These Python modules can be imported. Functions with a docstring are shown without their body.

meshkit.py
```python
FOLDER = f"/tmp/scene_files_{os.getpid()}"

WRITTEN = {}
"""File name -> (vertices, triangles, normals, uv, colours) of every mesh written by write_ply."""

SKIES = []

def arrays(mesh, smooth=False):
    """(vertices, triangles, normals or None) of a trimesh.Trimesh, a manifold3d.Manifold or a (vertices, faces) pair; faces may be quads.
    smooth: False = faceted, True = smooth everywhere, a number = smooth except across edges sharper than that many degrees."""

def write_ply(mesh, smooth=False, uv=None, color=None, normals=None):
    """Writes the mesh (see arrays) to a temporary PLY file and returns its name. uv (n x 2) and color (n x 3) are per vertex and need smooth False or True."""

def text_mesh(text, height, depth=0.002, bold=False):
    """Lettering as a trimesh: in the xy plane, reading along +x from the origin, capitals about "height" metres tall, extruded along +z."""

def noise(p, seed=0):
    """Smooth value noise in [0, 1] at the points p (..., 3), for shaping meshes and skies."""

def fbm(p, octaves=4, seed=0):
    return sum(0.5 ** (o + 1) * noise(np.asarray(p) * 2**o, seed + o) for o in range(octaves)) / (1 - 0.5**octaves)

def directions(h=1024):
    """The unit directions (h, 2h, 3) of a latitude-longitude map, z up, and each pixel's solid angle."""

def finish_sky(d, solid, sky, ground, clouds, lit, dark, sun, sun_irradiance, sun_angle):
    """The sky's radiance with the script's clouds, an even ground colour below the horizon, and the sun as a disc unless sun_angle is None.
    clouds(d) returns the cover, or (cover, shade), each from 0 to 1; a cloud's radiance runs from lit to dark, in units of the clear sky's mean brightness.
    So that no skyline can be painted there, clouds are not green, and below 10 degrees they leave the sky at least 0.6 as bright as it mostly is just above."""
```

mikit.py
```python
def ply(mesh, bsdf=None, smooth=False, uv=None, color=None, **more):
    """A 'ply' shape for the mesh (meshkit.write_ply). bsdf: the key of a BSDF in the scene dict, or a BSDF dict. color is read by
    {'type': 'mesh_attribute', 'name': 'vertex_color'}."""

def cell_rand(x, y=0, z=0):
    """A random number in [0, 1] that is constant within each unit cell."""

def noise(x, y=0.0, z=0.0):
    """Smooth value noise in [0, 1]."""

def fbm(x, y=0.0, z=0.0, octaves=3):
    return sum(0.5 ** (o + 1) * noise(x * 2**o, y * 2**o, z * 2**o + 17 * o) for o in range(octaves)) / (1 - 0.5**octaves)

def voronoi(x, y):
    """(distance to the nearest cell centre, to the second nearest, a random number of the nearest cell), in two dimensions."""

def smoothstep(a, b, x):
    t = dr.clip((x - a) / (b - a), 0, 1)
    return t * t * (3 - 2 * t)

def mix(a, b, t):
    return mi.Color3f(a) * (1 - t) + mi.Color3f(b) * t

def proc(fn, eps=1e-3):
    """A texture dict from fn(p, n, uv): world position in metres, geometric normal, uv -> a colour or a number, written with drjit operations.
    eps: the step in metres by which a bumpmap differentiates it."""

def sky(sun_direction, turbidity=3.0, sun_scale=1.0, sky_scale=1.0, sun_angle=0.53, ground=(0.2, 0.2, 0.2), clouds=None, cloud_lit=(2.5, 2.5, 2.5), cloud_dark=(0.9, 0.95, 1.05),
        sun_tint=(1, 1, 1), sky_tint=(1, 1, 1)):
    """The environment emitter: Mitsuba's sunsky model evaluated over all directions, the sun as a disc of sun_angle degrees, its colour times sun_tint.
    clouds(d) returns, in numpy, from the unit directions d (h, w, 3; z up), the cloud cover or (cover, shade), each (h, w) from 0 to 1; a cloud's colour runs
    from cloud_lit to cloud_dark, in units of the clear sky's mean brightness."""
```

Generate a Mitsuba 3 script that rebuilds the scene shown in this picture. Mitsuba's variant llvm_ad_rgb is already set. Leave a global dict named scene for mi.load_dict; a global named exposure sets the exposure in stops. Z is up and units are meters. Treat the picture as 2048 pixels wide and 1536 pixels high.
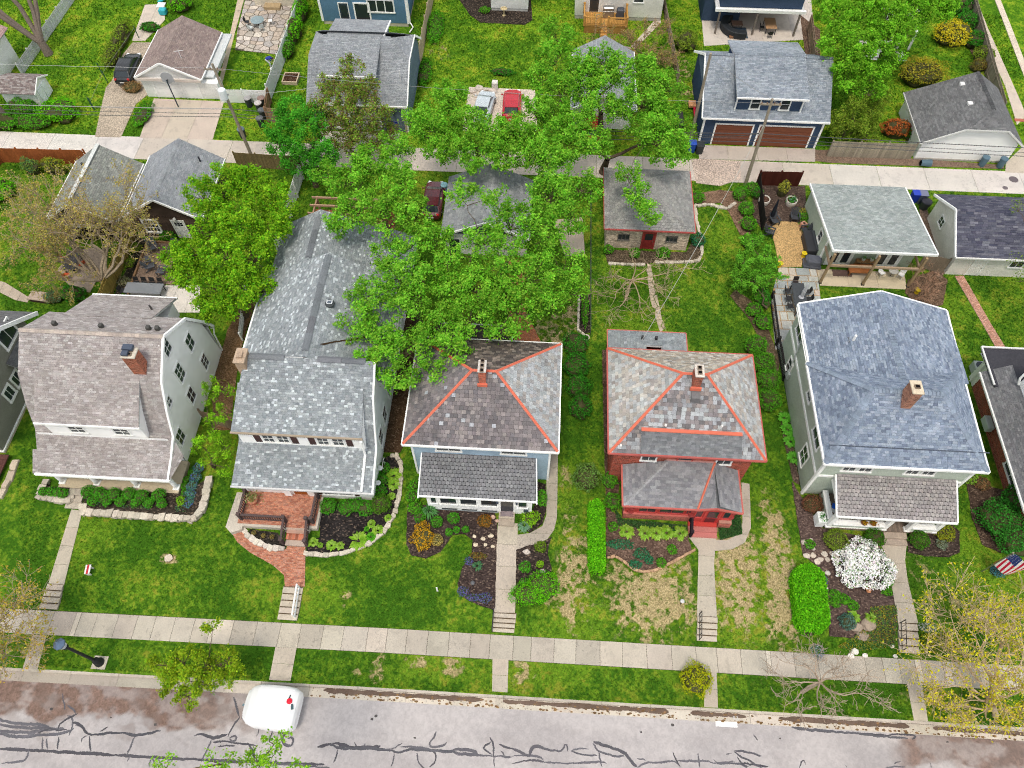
import math, random
import numpy as np, trimesh, shapely
from shapely.geometry import Polygon, LineString, Point
import drjit as dr
import mitsuba as mi
import mikit
from mikit import noise, fbm, voronoi, cell_rand, smoothstep, mix
scene, labels = {}, {}
T4 = mi.ScalarTransform4f
# camera, sky, exposure
TILT, YAW, CAMH = math.radians(31.85), math.radians(3.3), 50.0
_hd = np.array([-math.sin(YAW), math.cos(YAW), 0])
_fw = math.sin(TILT) * _hd + np.array([0, 0, -math.cos(TILT)])
_up = math.cos(TILT) * _hd + np.array([0, 0, math.sin(TILT)])
scene['camera'] = {'type': 'perspective', 'fov_axis': 'x', 'fov': math.degrees(2 * math.atan(1024 / 1500)),
     'near_clip': 0.1, 'far_clip': 600.0,
     'to_world': T4().look_at(origin=[0, 0, CAMH], target=[float(v) for v in np.array([0, 0, CAMH]) + 10 * _fw], up=[float(v) for v in _up])}
def cloud_cover(d):
 return np.ones(d.shape[:2]), np.clip(0.08 + 0.22 * d[..., 2], 0, 1)
scene['sky'] = mikit.sky((-0.08, -0.36, 0.93), turbidity=3, sun_scale=0.3, sun_angle=14, clouds=cloud_cover, cloud_lit=(1.95, 2.03, 2.15), sun_tint=(0.93, 1.0, 1.10), ground=(0.15, 0.17, 0.12))
exposure = 2.5
# materials
def unpack(uv):
 f = dr.floor(uv.x)
 return mi.Color3f(f / 255.0, (uv.x - f - 0.02) / 0.96, uv.y)
def pack(c):
 c = np.clip(np.atleast_2d(np.asarray(c, float)), 0, 0.999)
 return np.stack([np.floor(c[:, 0] * 255) + 0.02 + 0.96 * c[:, 1], c[:, 2]], 1)
def f_weather(p, n, uv):
 g = 0.80 + 0.40 * fbm(p.x * 0.9, p.y * 0.9, p.z * 0.9 + 3.1, 3)
 k = 0.84 + 0.32 * noise(p.x * 17, p.y * 17, p.z * 17)
 return unpack(uv) * (g * k)
def f_flat(p, n, uv):
 return unpack(uv) * (0.93 + 0.14 * fbm(p.x * 1.3, p.y * 1.3, p.z * 1.3, 2))
def f_leaf(p, n, uv):
 return unpack(uv)
def hcoord(p, n):
 return dr.select(dr.abs(n.x) > dr.abs(n.y), p.y, p.x)
def f_brick(p, n, uv):
 a, z = hcoord(p, n), p.z
 v = z / 0.085; row = dr.floor(v)
 u = a / 0.23 + 0.5 * (row - 2 * dr.floor(row / 2)); col = dr.floor(u)
 fu, fv = u - col, v - row
 m = dr.maximum(dr.maximum(smoothstep(0.93, 0.98, fu), 1 - smoothstep(0.02, 0.06, fu)), dr.maximum(smoothstep(0.84, 0.92, fv), 1 - smoothstep(0.04, 0.10, fv)))
 r = cell_rand(col, row, 5)
 b = unpack(uv) * (0.55 + 0.9 * r) * (0.85 + 0.3 * fbm(p.x, p.y, p.z, 2))
 return mix(b, mi.Color3f(0.42, 0.30, 0.24), m * 0.75)
def f_siding(p, n, uv):
 v = p.z / 0.125
 return (v - dr.floor(v)) * 1.0
def f_asphalt(p, n, uv):
 big = fbm(p.x * 0.22, p.y * 0.5 + 4, 1.0, 3)
 fine = noise(p.x * 14, p.y * 14, 2) * 0.5 + noise(p.x * 5, p.y * 5, 7) * 0.5
 c = mix((0.36, 0.335, 0.335), (0.44, 0.41, 0.405), smoothstep(0.3, 0.7, big)) * (0.86 + 0.28 * fine)
 # wheel tracks a little darker and smoother
 # brown silt washed along the kerb, ragged edge
 e = p.y - (5.6 + 1.3 * (fbm(p.x * 0.55, p.y * 0.55, 9, 4) - 0.5) * 2.4)
 west = smoothstep(-13.5, -19.5, p.x + 2 * noise(p.x * 0.9, p.y * 0.9, 3)) + 0.9 * smoothstep(22.6, 24.2, p.x + 0.5 * noise(p.x * 2, p.y * 2, 6))
 silt = smoothstep(-0.25, 0.35, e) * dr.clip(west, 0, 1)
 c = mix(c, mi.Color3f(0.185, 0.12, 0.095) * (0.6 + 0.8 * fine), silt * (0.55 + 0.4 * smoothstep(0.35, 0.6, fbm(p.x * 1.1, p.y * 1.6, 12, 3))))
 blot = smoothstep(0.60, 0.74, fbm(p.x * 0.8 + 31, p.y * 1.1, 5, 3)) * smoothstep(3.4, 6.0, p.y + 1.4 * noise(p.x * 0.4, 1, 2))
 return mix(c, mi.Color3f(0.17, 0.13, 0.115), blot * 0.45 * dr.clip(west + 0.15, 0, 1))
def f_concrete(p, n, uv):
 c = unpack(uv)
 g = 0.88 + 0.24 * fbm(p.x * 0.8, p.y * 0.8, p.z, 4)
 k = 0.90 + 0.20 * noise(p.x * 22, p.y * 22, p.z * 22)
 st = smoothstep(0.62, 0.76, fbm(p.x * 1.9 + 7, p.y * 1.9, 2, 3))
 sp = smoothstep(0.80, 0.88, noise(p.x * 9 + 3, p.y * 9, 4)) * smoothstep(0.45, 0.7, fbm(p.x * 0.5, p.y * 0.5 + 9, 1, 2))
 return c * (g * k) * (1 - 0.10 * st) * (1 - 0.22 * sp)
DRY = []      # (x, y, rx, ry, strength): worn, straw-coloured areas of the lawns
def f_lawn(p, n, uv):
 x, y = p.x, p.y
 a = fbm(x * 0.30 + 5, y * 0.30, 1, 3)
 b = fbm(x * 1.5, y * 1.5 + 8, 2, 3)
 d = fbm(x * 5.5, y * 5.5, 3, 2)
 f = noise(x * 16, y * 16, 4)
 g = mix((0.040, 0.112, 0.009), (0.118, 0.222, 0.016), smoothstep(0.30, 0.72, a * 0.6 + b * 0.4 + (d - .5) * .5))
 g = mix(g, mi.Color3f(0.215, 0.235, 0.028), smoothstep(0.54, 0.74, b * 0.6 + d * 0.4) * smoothstep(0.36, 0.6, a) * 0.8)
 # the far side of the alley is younger, lighter turf
 far = smoothstep(55.5, 57.5, y)
 g = mix(g, g * mi.Color3f(1.35, 1.3, 1.1), far * 1.0)
 dry = mi.Float(0)
 for (cx, cy, rx, ry, s) in DRY:
  q = dr.sqrt(dr.square((x - cx) / rx) + dr.square((y - cy) / ry))
  dry = dr.maximum(dry, s * (1 - smoothstep(0.35, 1.45, q + 0.7 * (b - 0.5))))
 straw = mix(mix((0.23, 0.21, 0.07), (0.33, 0.255, 0.12), d), (0.42, 0.335, 0.19), f * 0.7 + 0.3 * dry)
 clump = smoothstep(0.40, 0.66, fbm(x * 3.1 + 3, y * 3.1, 6, 3) * 0.85 + noise(x * 11, y * 11, 8) * 0.2 + (1 - dry) * 0.40 - 0.12)
 g = mix(g, mix(straw, g * mi.Color3f(1.1, 1.0, 1.0), clump), smoothstep(0.0, 0.55, dry))
 return g * (0.72 + 0.56 * f) * unpack(uv)
def f_mulch(p, n, uv):
 d1, d2, r = voronoi(p.x * 11, p.y * 16)
 k = 0.45 + 0.9 * r
 chip = smoothstep(0.86, 0.96, r) * 0.9
 c = unpack(uv) * k * (0.75 + 0.5 * fbm(p.x * 1.2, p.y * 1.2, 0, 2))
 return mix(c, mi.Color3f(0.30, 0.22, 0.16), chip * 0.5)
def f_gravel(p, n, uv):
 d1, d2, r = voronoi(p.x * 12, p.y * 12)
 return unpack(uv) * (0.62 + 0.65 * r) * (0.85 + 0.3 * fbm(p.x * 0.8, p.y * 0.8, 0, 2)) * (0.65 + 0.35 * smoothstep(0.0, 0.3, d2 - d1))
def f_gbump(p, n, uv):
 return noise(p.x * 9, p.y * 9, p.z * 9) * 0.7 + 0.3 * noise(p.x * 23, p.y * 23, p.z * 23)
def two(b): return {'type': 'twosided', 'inner': b}
def diffuse(fn): return two({'type': 'diffuse', 'reflectance': mikit.proc(fn)})
scene['matte'] = diffuse(f_weather)
scene['flat'] = two({'type': 'principled', 'base_color': mikit.proc(f_flat), 'roughness': 0.55, 'specular': 0.35})
scene['gloss'] = two({'type': 'principled', 'base_color': mikit.proc(f_leaf), 'roughness': 0.22, 'specular': 0.5, 'clearcoat': 0.8, 'clearcoat_gloss': 0.95})
scene['metal'] = two({'type': 'principled', 'base_color': mikit.proc(f_leaf), 'roughness': 0.38, 'metallic': 0.85, 'specular': 0.5})
scene['glass'] = two({'type': 'principled', 'base_color': {'type': 'rgb', 'value': [0.022, 0.03, 0.036]}, 'roughness': 0.08, 'specular': 0.6})
scene['leaf'] = {'type': 'principledthin', 'base_color': mikit.proc(f_leaf), 'roughness': 0.5, 'spec_trans': 0.0, 'diff_trans': 0.6, 'eta': 1.35}
scene['brick'] = diffuse(f_brick)
scene['siding'] = {'type': 'bumpmap', 'arbitrary': mikit.proc(f_siding, 0.004), 'scale': 0.016, 'bsdf': diffuse(f_weather)}
scene['asphalt'] = diffuse(f_asphalt)
scene['concrete'] = diffuse(f_concrete)
scene['lawn_cover'] = diffuse(f_lawn)
scene['mulch_cover'] = diffuse(f_mulch)
scene['gravel_cover'] = diffuse(f_gravel)
scene['stone_cover'] = {'type': 'bumpmap', 'arbitrary': mikit.proc(f_gbump, 0.01), 'scale': 0.03, 'bsdf': diffuse(f_weather)}
# mesh helpers
class MB:
 def __init__(s): s.v, s.f, s.c, s.n = [], [], [], 0
 def add(s, v, f, c):
  v = np.asarray(v, float); f = np.asarray(f, int)
  if f.ndim == 2 and f.shape[1] == 4: f = np.vstack([f[:, [0, 1, 2]], f[:, [0, 2, 3]]])
  c = np.asarray(c, float)
  s.v.append(v); s.f.append(f + s.n); s.c.append(np.broadcast_to(c, (len(v), 3))); s.n += len(v)
  return s
 def quad(s, a, b, c, d, col): return s.add([a, b, c, d], [[0, 1, 2, 3]], col)
 def obox(s, c, d, rz=0, col=(.5, .5, .5), bev=0):
  x, y, z = np.asarray(d, float) / 2
  if bev:
   b = min(bev, x * .9, y * .9, z * .9)
   v = np.array([[sx * xx, sy * yy, sz * zz] for sz in (-1, 1) for sy in (-1, 1) for sx in (-1, 1) for xx, yy, zz in ((x - b, y - b, z), (x, y - b, z - b), (x - b, y, z - b))])
   h = trimesh.convex.convex_hull(v); v, f = np.array(h.vertices), np.array(h.faces)
  else:
   v = np.array([[-x, -y, -z], [x, -y, -z], [x, y, -z], [-x, y, -z], [-x, -y, z], [x, -y, z], [x, y, z], [-x, y, z]])
   f = np.array([[0, 3, 2, 1], [4, 5, 6, 7], [0, 1, 5, 4], [1, 2, 6, 5], [2, 3, 7, 6], [3, 0, 4, 7]])
  ca, sa = math.cos(rz), math.sin(rz)
  v = v @ np.array([[ca, sa, 0], [-sa, ca, 0], [0, 0, 1]]) + np.asarray(c, float)
  return s.add(v, f, col)
 def box(s, a, b, col, bev=0):
  a, b = np.minimum(a, b), np.maximum(a, b)
  return s.obox((np.asarray(a, float) + b) / 2, np.asarray(b, float) - a, 0, col, bev)
 def beam(s, p, q, w, h, col):            # rectangular bar from p to q
  p, q = np.asarray(p, float), np.asarray(q, float); t = (q - p) / np.linalg.norm(q - p)
  a = np.cross(t, [0, 0, 1.0]); a = np.array([1.0, 0, 0]) if np.linalg.norm(a) < 1e-3 else a / np.linalg.norm(a)
  b = np.cross(a, t)
  r = [(-w / 2, -h / 2), (w / 2, -h / 2), (w / 2, h / 2), (-w / 2, h / 2)]
  v = [o + a * i + b * j for o in (p, q) for i, j in r]
  return s.add(v, [[0, 3, 2, 1], [4, 5, 6, 7], [0, 1, 5, 4], [1, 2, 6, 5], [2, 3, 7, 6], [3, 0, 4, 7]], col)
 def tube(s, pts, r, col, sides=6, cap=True):
  p = np.asarray(pts, float); r = np.broadcast_to(r, (len(p),)).astype(float)
  t = np.gradient(p, axis=0); t /= np.linalg.norm(t, axis=1, keepdims=True) + 1e-9
  ref = np.array([0, 0, 1.0]) if abs(t[:, 2]).mean() < .85 else np.array([1.0, 0, 0])
  a = np.cross(t, ref); a /= np.linalg.norm(a, axis=1, keepdims=True) + 1e-9; b = np.cross(t, a)
  g = np.arange(sides) * 2 * math.pi / sides
  v = p[:, None] + r[:, None, None] * (np.cos(g)[None, :, None] * a[:, None] + np.sin(g)[None, :, None] * b[:, None])
  i, j = np.meshgrid(np.arange(len(p) - 1), np.arange(sides), indexing='ij')
  q = np.stack([i * sides + j, i * sides + (j + 1) % sides, (i + 1) * sides + (j + 1) % sides, (i + 1) * sides + j], -1).reshape(-1, 4)
  f = np.vstack([q[:, [0, 1, 2]], q[:, [0, 2, 3]]])
  if cap:
   n = len(p) * sides
   f = np.vstack([f, [[0, k + 1, k] for k in range(1, sides - 1)], [[n - sides, n - sides + k, n - sides + k + 1] for k in range(1, sides - 1)]])
  return s.add(v.reshape(-1, 3), f, col)
 def lathe(s, prof, c, col, sides=12):     # prof: (r, z) bottom to top
  c = np.asarray(c, float)
  return s.tube([c + [0, 0, z] for r, z in prof], [r for r, z in prof], col, sides) if all(prof[k + 1][1] > prof[k][1] for k in range(len(prof) - 1)) else s._lathe(prof, c, col, sides)
 def _lathe(s, prof, c, col, sides):
  g = np.arange(sides) * 2 * math.pi / sides
  v = np.array([[r * math.cos(a), r * math.sin(a), z] for r, z in prof for a in g]) + c
  i, j = np.meshgrid(np.arange(len(prof) - 1), np.arange(sides), indexing='ij')
  q = np.stack([i * sides + j, i * sides + (j + 1) % sides, (i + 1) * sides + (j + 1) % sides, (i + 1) * sides + j], -1).reshape(-1, 4)
  return s.add(v, q, col)
 def prism(s, poly, z0, z1, col, side=None, bottom=False):
  pg = poly if hasattr(poly, 'geom_type') else Polygon(poly)
  if not pg.is_valid: pg = pg.buffer(0)
  for g in (pg.geoms if hasattr(pg, 'geoms') else [pg]):
   if g.is_empty: continue
   v, f = trimesh.creation.triangulate_polygon(g)
   zz = z1(v[:, 0], v[:, 1]) if callable(z1) else np.full(len(v), float(z1))
   s.add(np.c_[v, zz], f, col)
   if bottom: s.add(np.c_[v, np.full(len(v), z0)], f[:, ::-1], col)
   for ring in [g.exterior, *g.interiors]:
    r = np.array(ring.coords)
    if z0 is None: continue
    zt = z1(r[:, 0], r[:, 1]) if callable(z1) else np.full(len(r), float(z1))
    zb = z0(r[:, 0], r[:, 1]) if callable(z0) else np.full(len(r), float(z0))
    for k in range(len(r) - 1):
     s.quad([*r[k], zb[k]], [*r[k + 1], zb[k + 1]], [*r[k + 1], zt[k + 1]], [*r[k], zt[k]], side if side is not None else col)
  return s
 def face(s, pts, col):                    # flat 3-D polygon, convex
  return s.add(pts, [[0, k, k + 1] for k in range(1, len(pts) - 1)], col)
 def blob(s, c, r, col, sub=2, amp=.12, rng=None, fr=2.0):
  m = trimesh.creation.icosphere(subdivisions=sub); v = np.array(m.vertices)
  rng = rng or np.random.default_rng(1); o = rng.random(3) * 50
  d = meshnoise(v * fr + o)
  v = v * (1 + amp * (2 * d[:, None] - 1)) * np.asarray(r, float) + np.asarray(c, float)
  return s.add(v, m.faces, col)
 def arrays(s):
  return np.vstack(s.v), np.vstack(s.f), np.vstack(s.c)
 def tris(s): return sum(len(f) for f in s.f)
def meshnoise(p):
 import meshkit
 return np.asarray(meshkit.noise(p), float)
# names
def unique(key):
 k, i = key, 0
 while k in USED: i += 1; k = f'{key}_{i:03d}'
 USED.add(k); return k
USED = set()
def thing(name, label, cat, group=None, kind=None):
 k = unique(name); labels[k] = {'label': label, 'category': cat}
 if group: labels[k]['group'] = group
 if kind: labels[k]['kind'] = kind
 return k
def structure(name, label, kind='structure'):
 k = unique(name); labels[k] = {'label': label, 'kind': kind}; return k
def emit(key, mb, bsdf='matte', smooth=False, kind=None, label=None):
 v, f, c = mb.arrays(); scene[key] = mikit.ply((v, f), bsdf, smooth=smooth is True, uv=pack(c))
 if kind or label:
  labels.setdefault(key, {})
  if kind: labels[key]['kind'] = kind
  if label: labels[key]['label'] = label
 return key
def part(parent, name, mb, bsdf='matte', smooth=False, kind=None, label=None):
 return emit(unique(parent + '__' + name), mb, bsdf, smooth, kind, label)
def sub(parent, name):                        # the key of a part that only carries sub-parts
 return unique(parent + '__' + name)
def jit(c, rng, a=.12):
 return np.clip(np.asarray(c) * (1 + a * (2 * rng.random() - 1)) * (1 + .015 * (2 * rng.random(3) - 1)), 0.004, .95)
# tiled surfaces: shingles, slates, pavers, boards
def tile_plane(poly, course, width, cols, rng, thick=.02, gap=.006, stagger=.5, wj=.0, weights=None, round_=0, tilt=True, vary=.10, drop=0):
 """poly: coplanar 3-D points, the first two along the lower edge. Returns a list of (v, f, colour) tiles and a list of centres."""
 p = np.asarray(poly, float); u = p[1] - p[0]; u /= np.linalg.norm(u)
 n = np.cross(u, p[2] - p[1]); n /= np.linalg.norm(n)
 if n[2] < 0: n = -n
 v = np.cross(n, u)
 q = np.c_[(p - p[0]) @ u, (p - p[0]) @ v]
 if q[:, 1].max() <= 1e-6: v, q = -v, q * [1, -1]
 pg = Polygon(q).buffer(0)
 umin, vmin, umax, vmax = pg.bounds
 boxes, tone = [], []
 rows = int(math.ceil((vmax - vmin) / course))
 for k in range(rows):
  v0 = vmin + k * course
  x = umin - width * (1 + (stagger * (k % 2) if stagger < 1 else rng.random()))
  while x < umax:
   w = width * (1 + wj * (2 * rng.random() - 1))
   boxes.append((x + gap / 2, v0 + gap / 2, x + w - gap / 2, v0 + course - gap / 2)); x += w
 B = np.array(boxes)
 geo = shapely.box(B[:, 0], B[:, 1], B[:, 2], B[:, 3])
 shapely.prepare(pg)
 hit = shapely.intersects(pg, geo); full = shapely.contains(pg, geo)
 cols = np.asarray(cols, float); pick = rng.choice(len(cols), len(B), p=weights)
 out = []
 for i in np.nonzero(hit)[0]:
  x0, y0, x1, y1 = B[i]
  if drop and rng.random() < drop: continue
  if full[i]:
   if round_:
    r = round_ * (x1 - x0); ring = np.array([(x0, y0 + r), (x0 + r, y0), (x1 - r, y0), (x1, y0 + r), (x1, y1), (x0, y1)])
   else: ring = np.array([(x0, y0), (x1, y0), (x1, y1), (x0, y1)])
  else:
   g = pg.intersection(geo[i])
   if g.geom_type != 'Polygon' or g.area < course * width * .04: continue
   ring = np.array(g.exterior.coords)[:-1]
   if Polygon(ring).exterior.is_ccw is False: ring = ring[::-1]
  h = thick * (1 - .75 * (ring[:, 1] - y0) / course) if tilt else np.full(len(ring), thick)
  h = h + rng.random() * thick * .35
  m = len(ring)
  top = p[0] + ring[:, :1] * u + ring[:, 1:] * v + h[:, None] * n
  bot = top - n * (h[:, None] + .02)
  f = [[0, a, a + 1] for a in range(1, m - 1)]
  for a in range(m):
   b = (a + 1) % m
   if a == m // 2 and m == 4 and tilt: continue
   f += [[a, m + a, m + b], [a, m + b, b]]
  out.append((np.vstack([top, bot]), np.array(f), jit(cols[pick[i]], rng, vary)))
 return out
def join_tiles(tiles):
 mb = MB()
 for t in tiles: mb.add(*t)
 return mb
def one(t): return MB().add(*t)
CAMP = np.array([0, 0, CAMH])
def emit_tiles(parent, name, tiles, bsdf='matte', limit=300, mass=None):
 """The tiles nearest the camera as pieces of their own, the rest as one mass."""
 order = sorted(range(len(tiles)), key=lambda i: np.linalg.norm(tiles[i][0].mean(0) - CAMP))
 for i in order[:limit]: part(parent, name, one(tiles[i]), bsdf)
 if len(order) > limit: part(parent, mass or name + '_field', join_tiles([tiles[i] for i in order[limit:]]), bsdf, kind='stuff')
def poly_tiles(polys, z, thick, cols, rng, vary=.12, rough=.0):
 """Flat stones from 2-D polygons lying at height z (number or function)."""
 out = []
 for g in polys:
  ring = np.array(g.exterior.coords)[:-1]
  if not g.exterior.is_ccw: ring = ring[::-1]
  m = len(ring); c = ring.mean(0)
  zz = z(*c) if callable(z) else z
  t = thick * (1 + .3 * (2 * rng.random() - 1)); ins = c + (ring - c) * .93
  v = np.vstack([np.c_[ins, np.full(m, zz + t)], np.c_[ring, np.full(m, zz + t * .72)], np.c_[ring, np.full(m, zz - .03)]])
  f = [[0, a, a + 1] for a in range(1, m - 1)]
  for o in (0, m):
   for a in range(m):
    b = (a + 1) % m; f += [[o + a, o + m + a, o + m + b], [o + a, o + m + b, o + b]]
  out.append((v, np.array(f), jit(cols[rng.integers(len(cols))], rng, vary)))
 return out
def voronoi_cells(pg, size, rng, shrink=.05):
 from scipy.spatial import Voronoi
 x0, y0, x1, y1 = pg.bounds; m = size * 2
 nx, ny = int((x1 - x0 + 2 * m) / size) + 1, int((y1 - y0 + 2 * m) / size) + 1
 pts = np.array([(x0 - m + (i + .5 + .38 * (2 * rng.random() - 1)) * size, y0 - m + (j + .5 + .38 * (2 * rng.random() - 1)) * size) for i in range(nx) for j in range(ny)])
 vo = Voronoi(pts); out = []
 for r in vo.point_region:
  reg = vo.regions[r]
  if -1 in reg or not reg: continue
  g = Polygon(vo.vertices[reg]).intersection(pg).buffer(-shrink)
  if g.geom_type == 'Polygon' and g.area > size * size * .12: out.append(g)
 return out
# building helpers
GZ = 0.6                                    # level of the house lots above the pavement
def roof_plane(house_roof, poly, style, rng, mb=None):
 """One slope: a dark board sheet and its courses of shingles."""
 p = np.asarray(poly, float); n = np.cross(p[1] - p[0], p[2] - p[1]); n /= np.linalg.norm(n)
 if n[2] < 0: n = -n
 deck = MB(); q = p - n * .03
 deck.face(q, style.get('deck', np.array(style['cols'][0]) * .5));
 deck.face((p - n * .14)[::-1], (.3, .3, .3))
 m = len(p)
 for k in range(m):
  a, b = k, (k + 1) % m
  deck.quad(p[a] - n * .14, p[b] - n * .14, q[b], q[a], (.5, .5, .5))
 tiles = tile_plane(poly, style['course'], style['width'], style['cols'], rng, thick=style.get('thick', .03), gap=style.get('gap', .01), stagger=style.get('stagger', .5), wj=style.get('wj', 0), weights=style.get('w'), round_=style.get('round', 0), vary=style.get('vary', .1))
 return deck, tiles
def roof(house, planes, style, rng, name='roof', limit=0, tile='shingle'):
 """planes: list of polygons. Builds house__roof > board sheet and shingles."""
 r = sub(house, name); deck, tiles = MB(), []
 for pl in planes:
  d, t = roof_plane(r, pl, style, rng); tiles += t
  for v, f, c in zip(d.v, d.f, d.c): pass
  deck.v += d.v; deck.c += d.c; deck.f += [f + deck.n for f in d.f]; deck.n += d.n
 part(r, 'sheathing', deck, 'matte')
 emit_tiles(r, tile, tiles, style.get('bsdf', 'matte'), limit, mass=tile + ('s' if limit == 0 else '_field'))
 return r
def caps(r, pts, w, col, rng, name='ridge_cap', step=.3, h=.05, bsdf='matte'):
 """A run of cap shingles along a ridge or hip."""
 mb = MB(); pts = [np.asarray(p, float) for p in pts]
 for a, b in zip(pts[:-1], pts[1:]):
  L = np.linalg.norm(b - a); t = (b - a) / L; k = max(1, int(L / step))
  s = np.cross(t, [0, 0, 1.]); s /= np.linalg.norm(s); up = np.cross(s, t)
  for i in range(k):
   p, q = a + t * (L * i / k), a + t * (L * (i + 1) / k - .012)
   c = jit(col, rng, .15)
   hi, lo = h, h * .55
   v = [p - s * w / 2 - up * .05, p + up * hi, p + s * w / 2 - up * .05, q - s * w / 2 - up * .07, q + up * lo, q + s * w / 2 - up * .07]
   mb.add(v, [[0, 1, 4], [0, 4, 3], [1, 2, 5], [1, 5, 4], [0, 2, 1], [3, 4, 5]], c)
 return part(r, name, mb, bsdf)
def trim(house, pts, w, h, col, name='eave_trim', bsdf='flat'):
 mb = MB()
 for a, b in zip(pts[:-1], pts[1:]): mb.beam(a, b, w, h, col)
 return part(house, name, mb, bsdf)
def walls(house, x0, y0, x1, y1, z0, z1, col, bsdf='siding', name='wall', extra=None):
 mb = MB().prism([(x0, y0), (x1, y0), (x1, y1), (x0, y1)], z0, z1, col)
 if extra:
  for pts in extra: mb.face(pts, col)
 return part(house, name, mb, bsdf)
def window(house, c, axis, w, h, nx=1, ny=2, frame=(.78, .78, .76), depth=.06, bar=.045, fw=.10, pane_col=None, sill=True, name='window', label=None):
 """c: centre of the opening on the wall face; axis: outward normal '+x' '-x' '+y' '-y'."""
 k = sub(house, name); sgn = 1 if axis[0] == '+' else -1
 def P(a, o, z): return (c[0] + sgn * o, c[1] + a, c[2] + z) if axis[1] == 'x' else (c[0] + a, c[1] + sgn * o, c[2] + z)
 fr, pn = MB(), MB()
 def bx(m, a0, a1, z0, z1, o0, o1, col): m.box(P(a0, o0, z0), P(a1, o1, z1), col)
 W, H = w / 2, h / 2
 bx(pn, -W, W, -H, H, -.02, .018, (.5, .5, .5))
 bx(fr, -W - fw, -W, -H, H, -.02, depth, frame); bx(fr, W, W + fw, -H, H, -.02, depth, frame)
 bx(fr, -W - fw, W + fw, H, H + fw, -.02, depth + .01, frame)
 bx(fr, -W - fw - (.04 if sill else 0), W + fw + (.04 if sill else 0), -H - fw, -H, -.02, depth + (.05 if sill else 0), frame)
 for i in range(1, nx): a = -W + w * i / nx; bx(fr, a - bar / 2, a + bar / 2, -H, H, .018, .036, frame)
 for j in range(1, ny): z = -H + h * j / ny; bx(fr, -W, W, z - bar / 2, z + bar / 2, .018, .04, frame)
 part(k, 'frame', fr, 'flat', label=label); part(k, 'pane', pn, 'glass')
 return k
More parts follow.
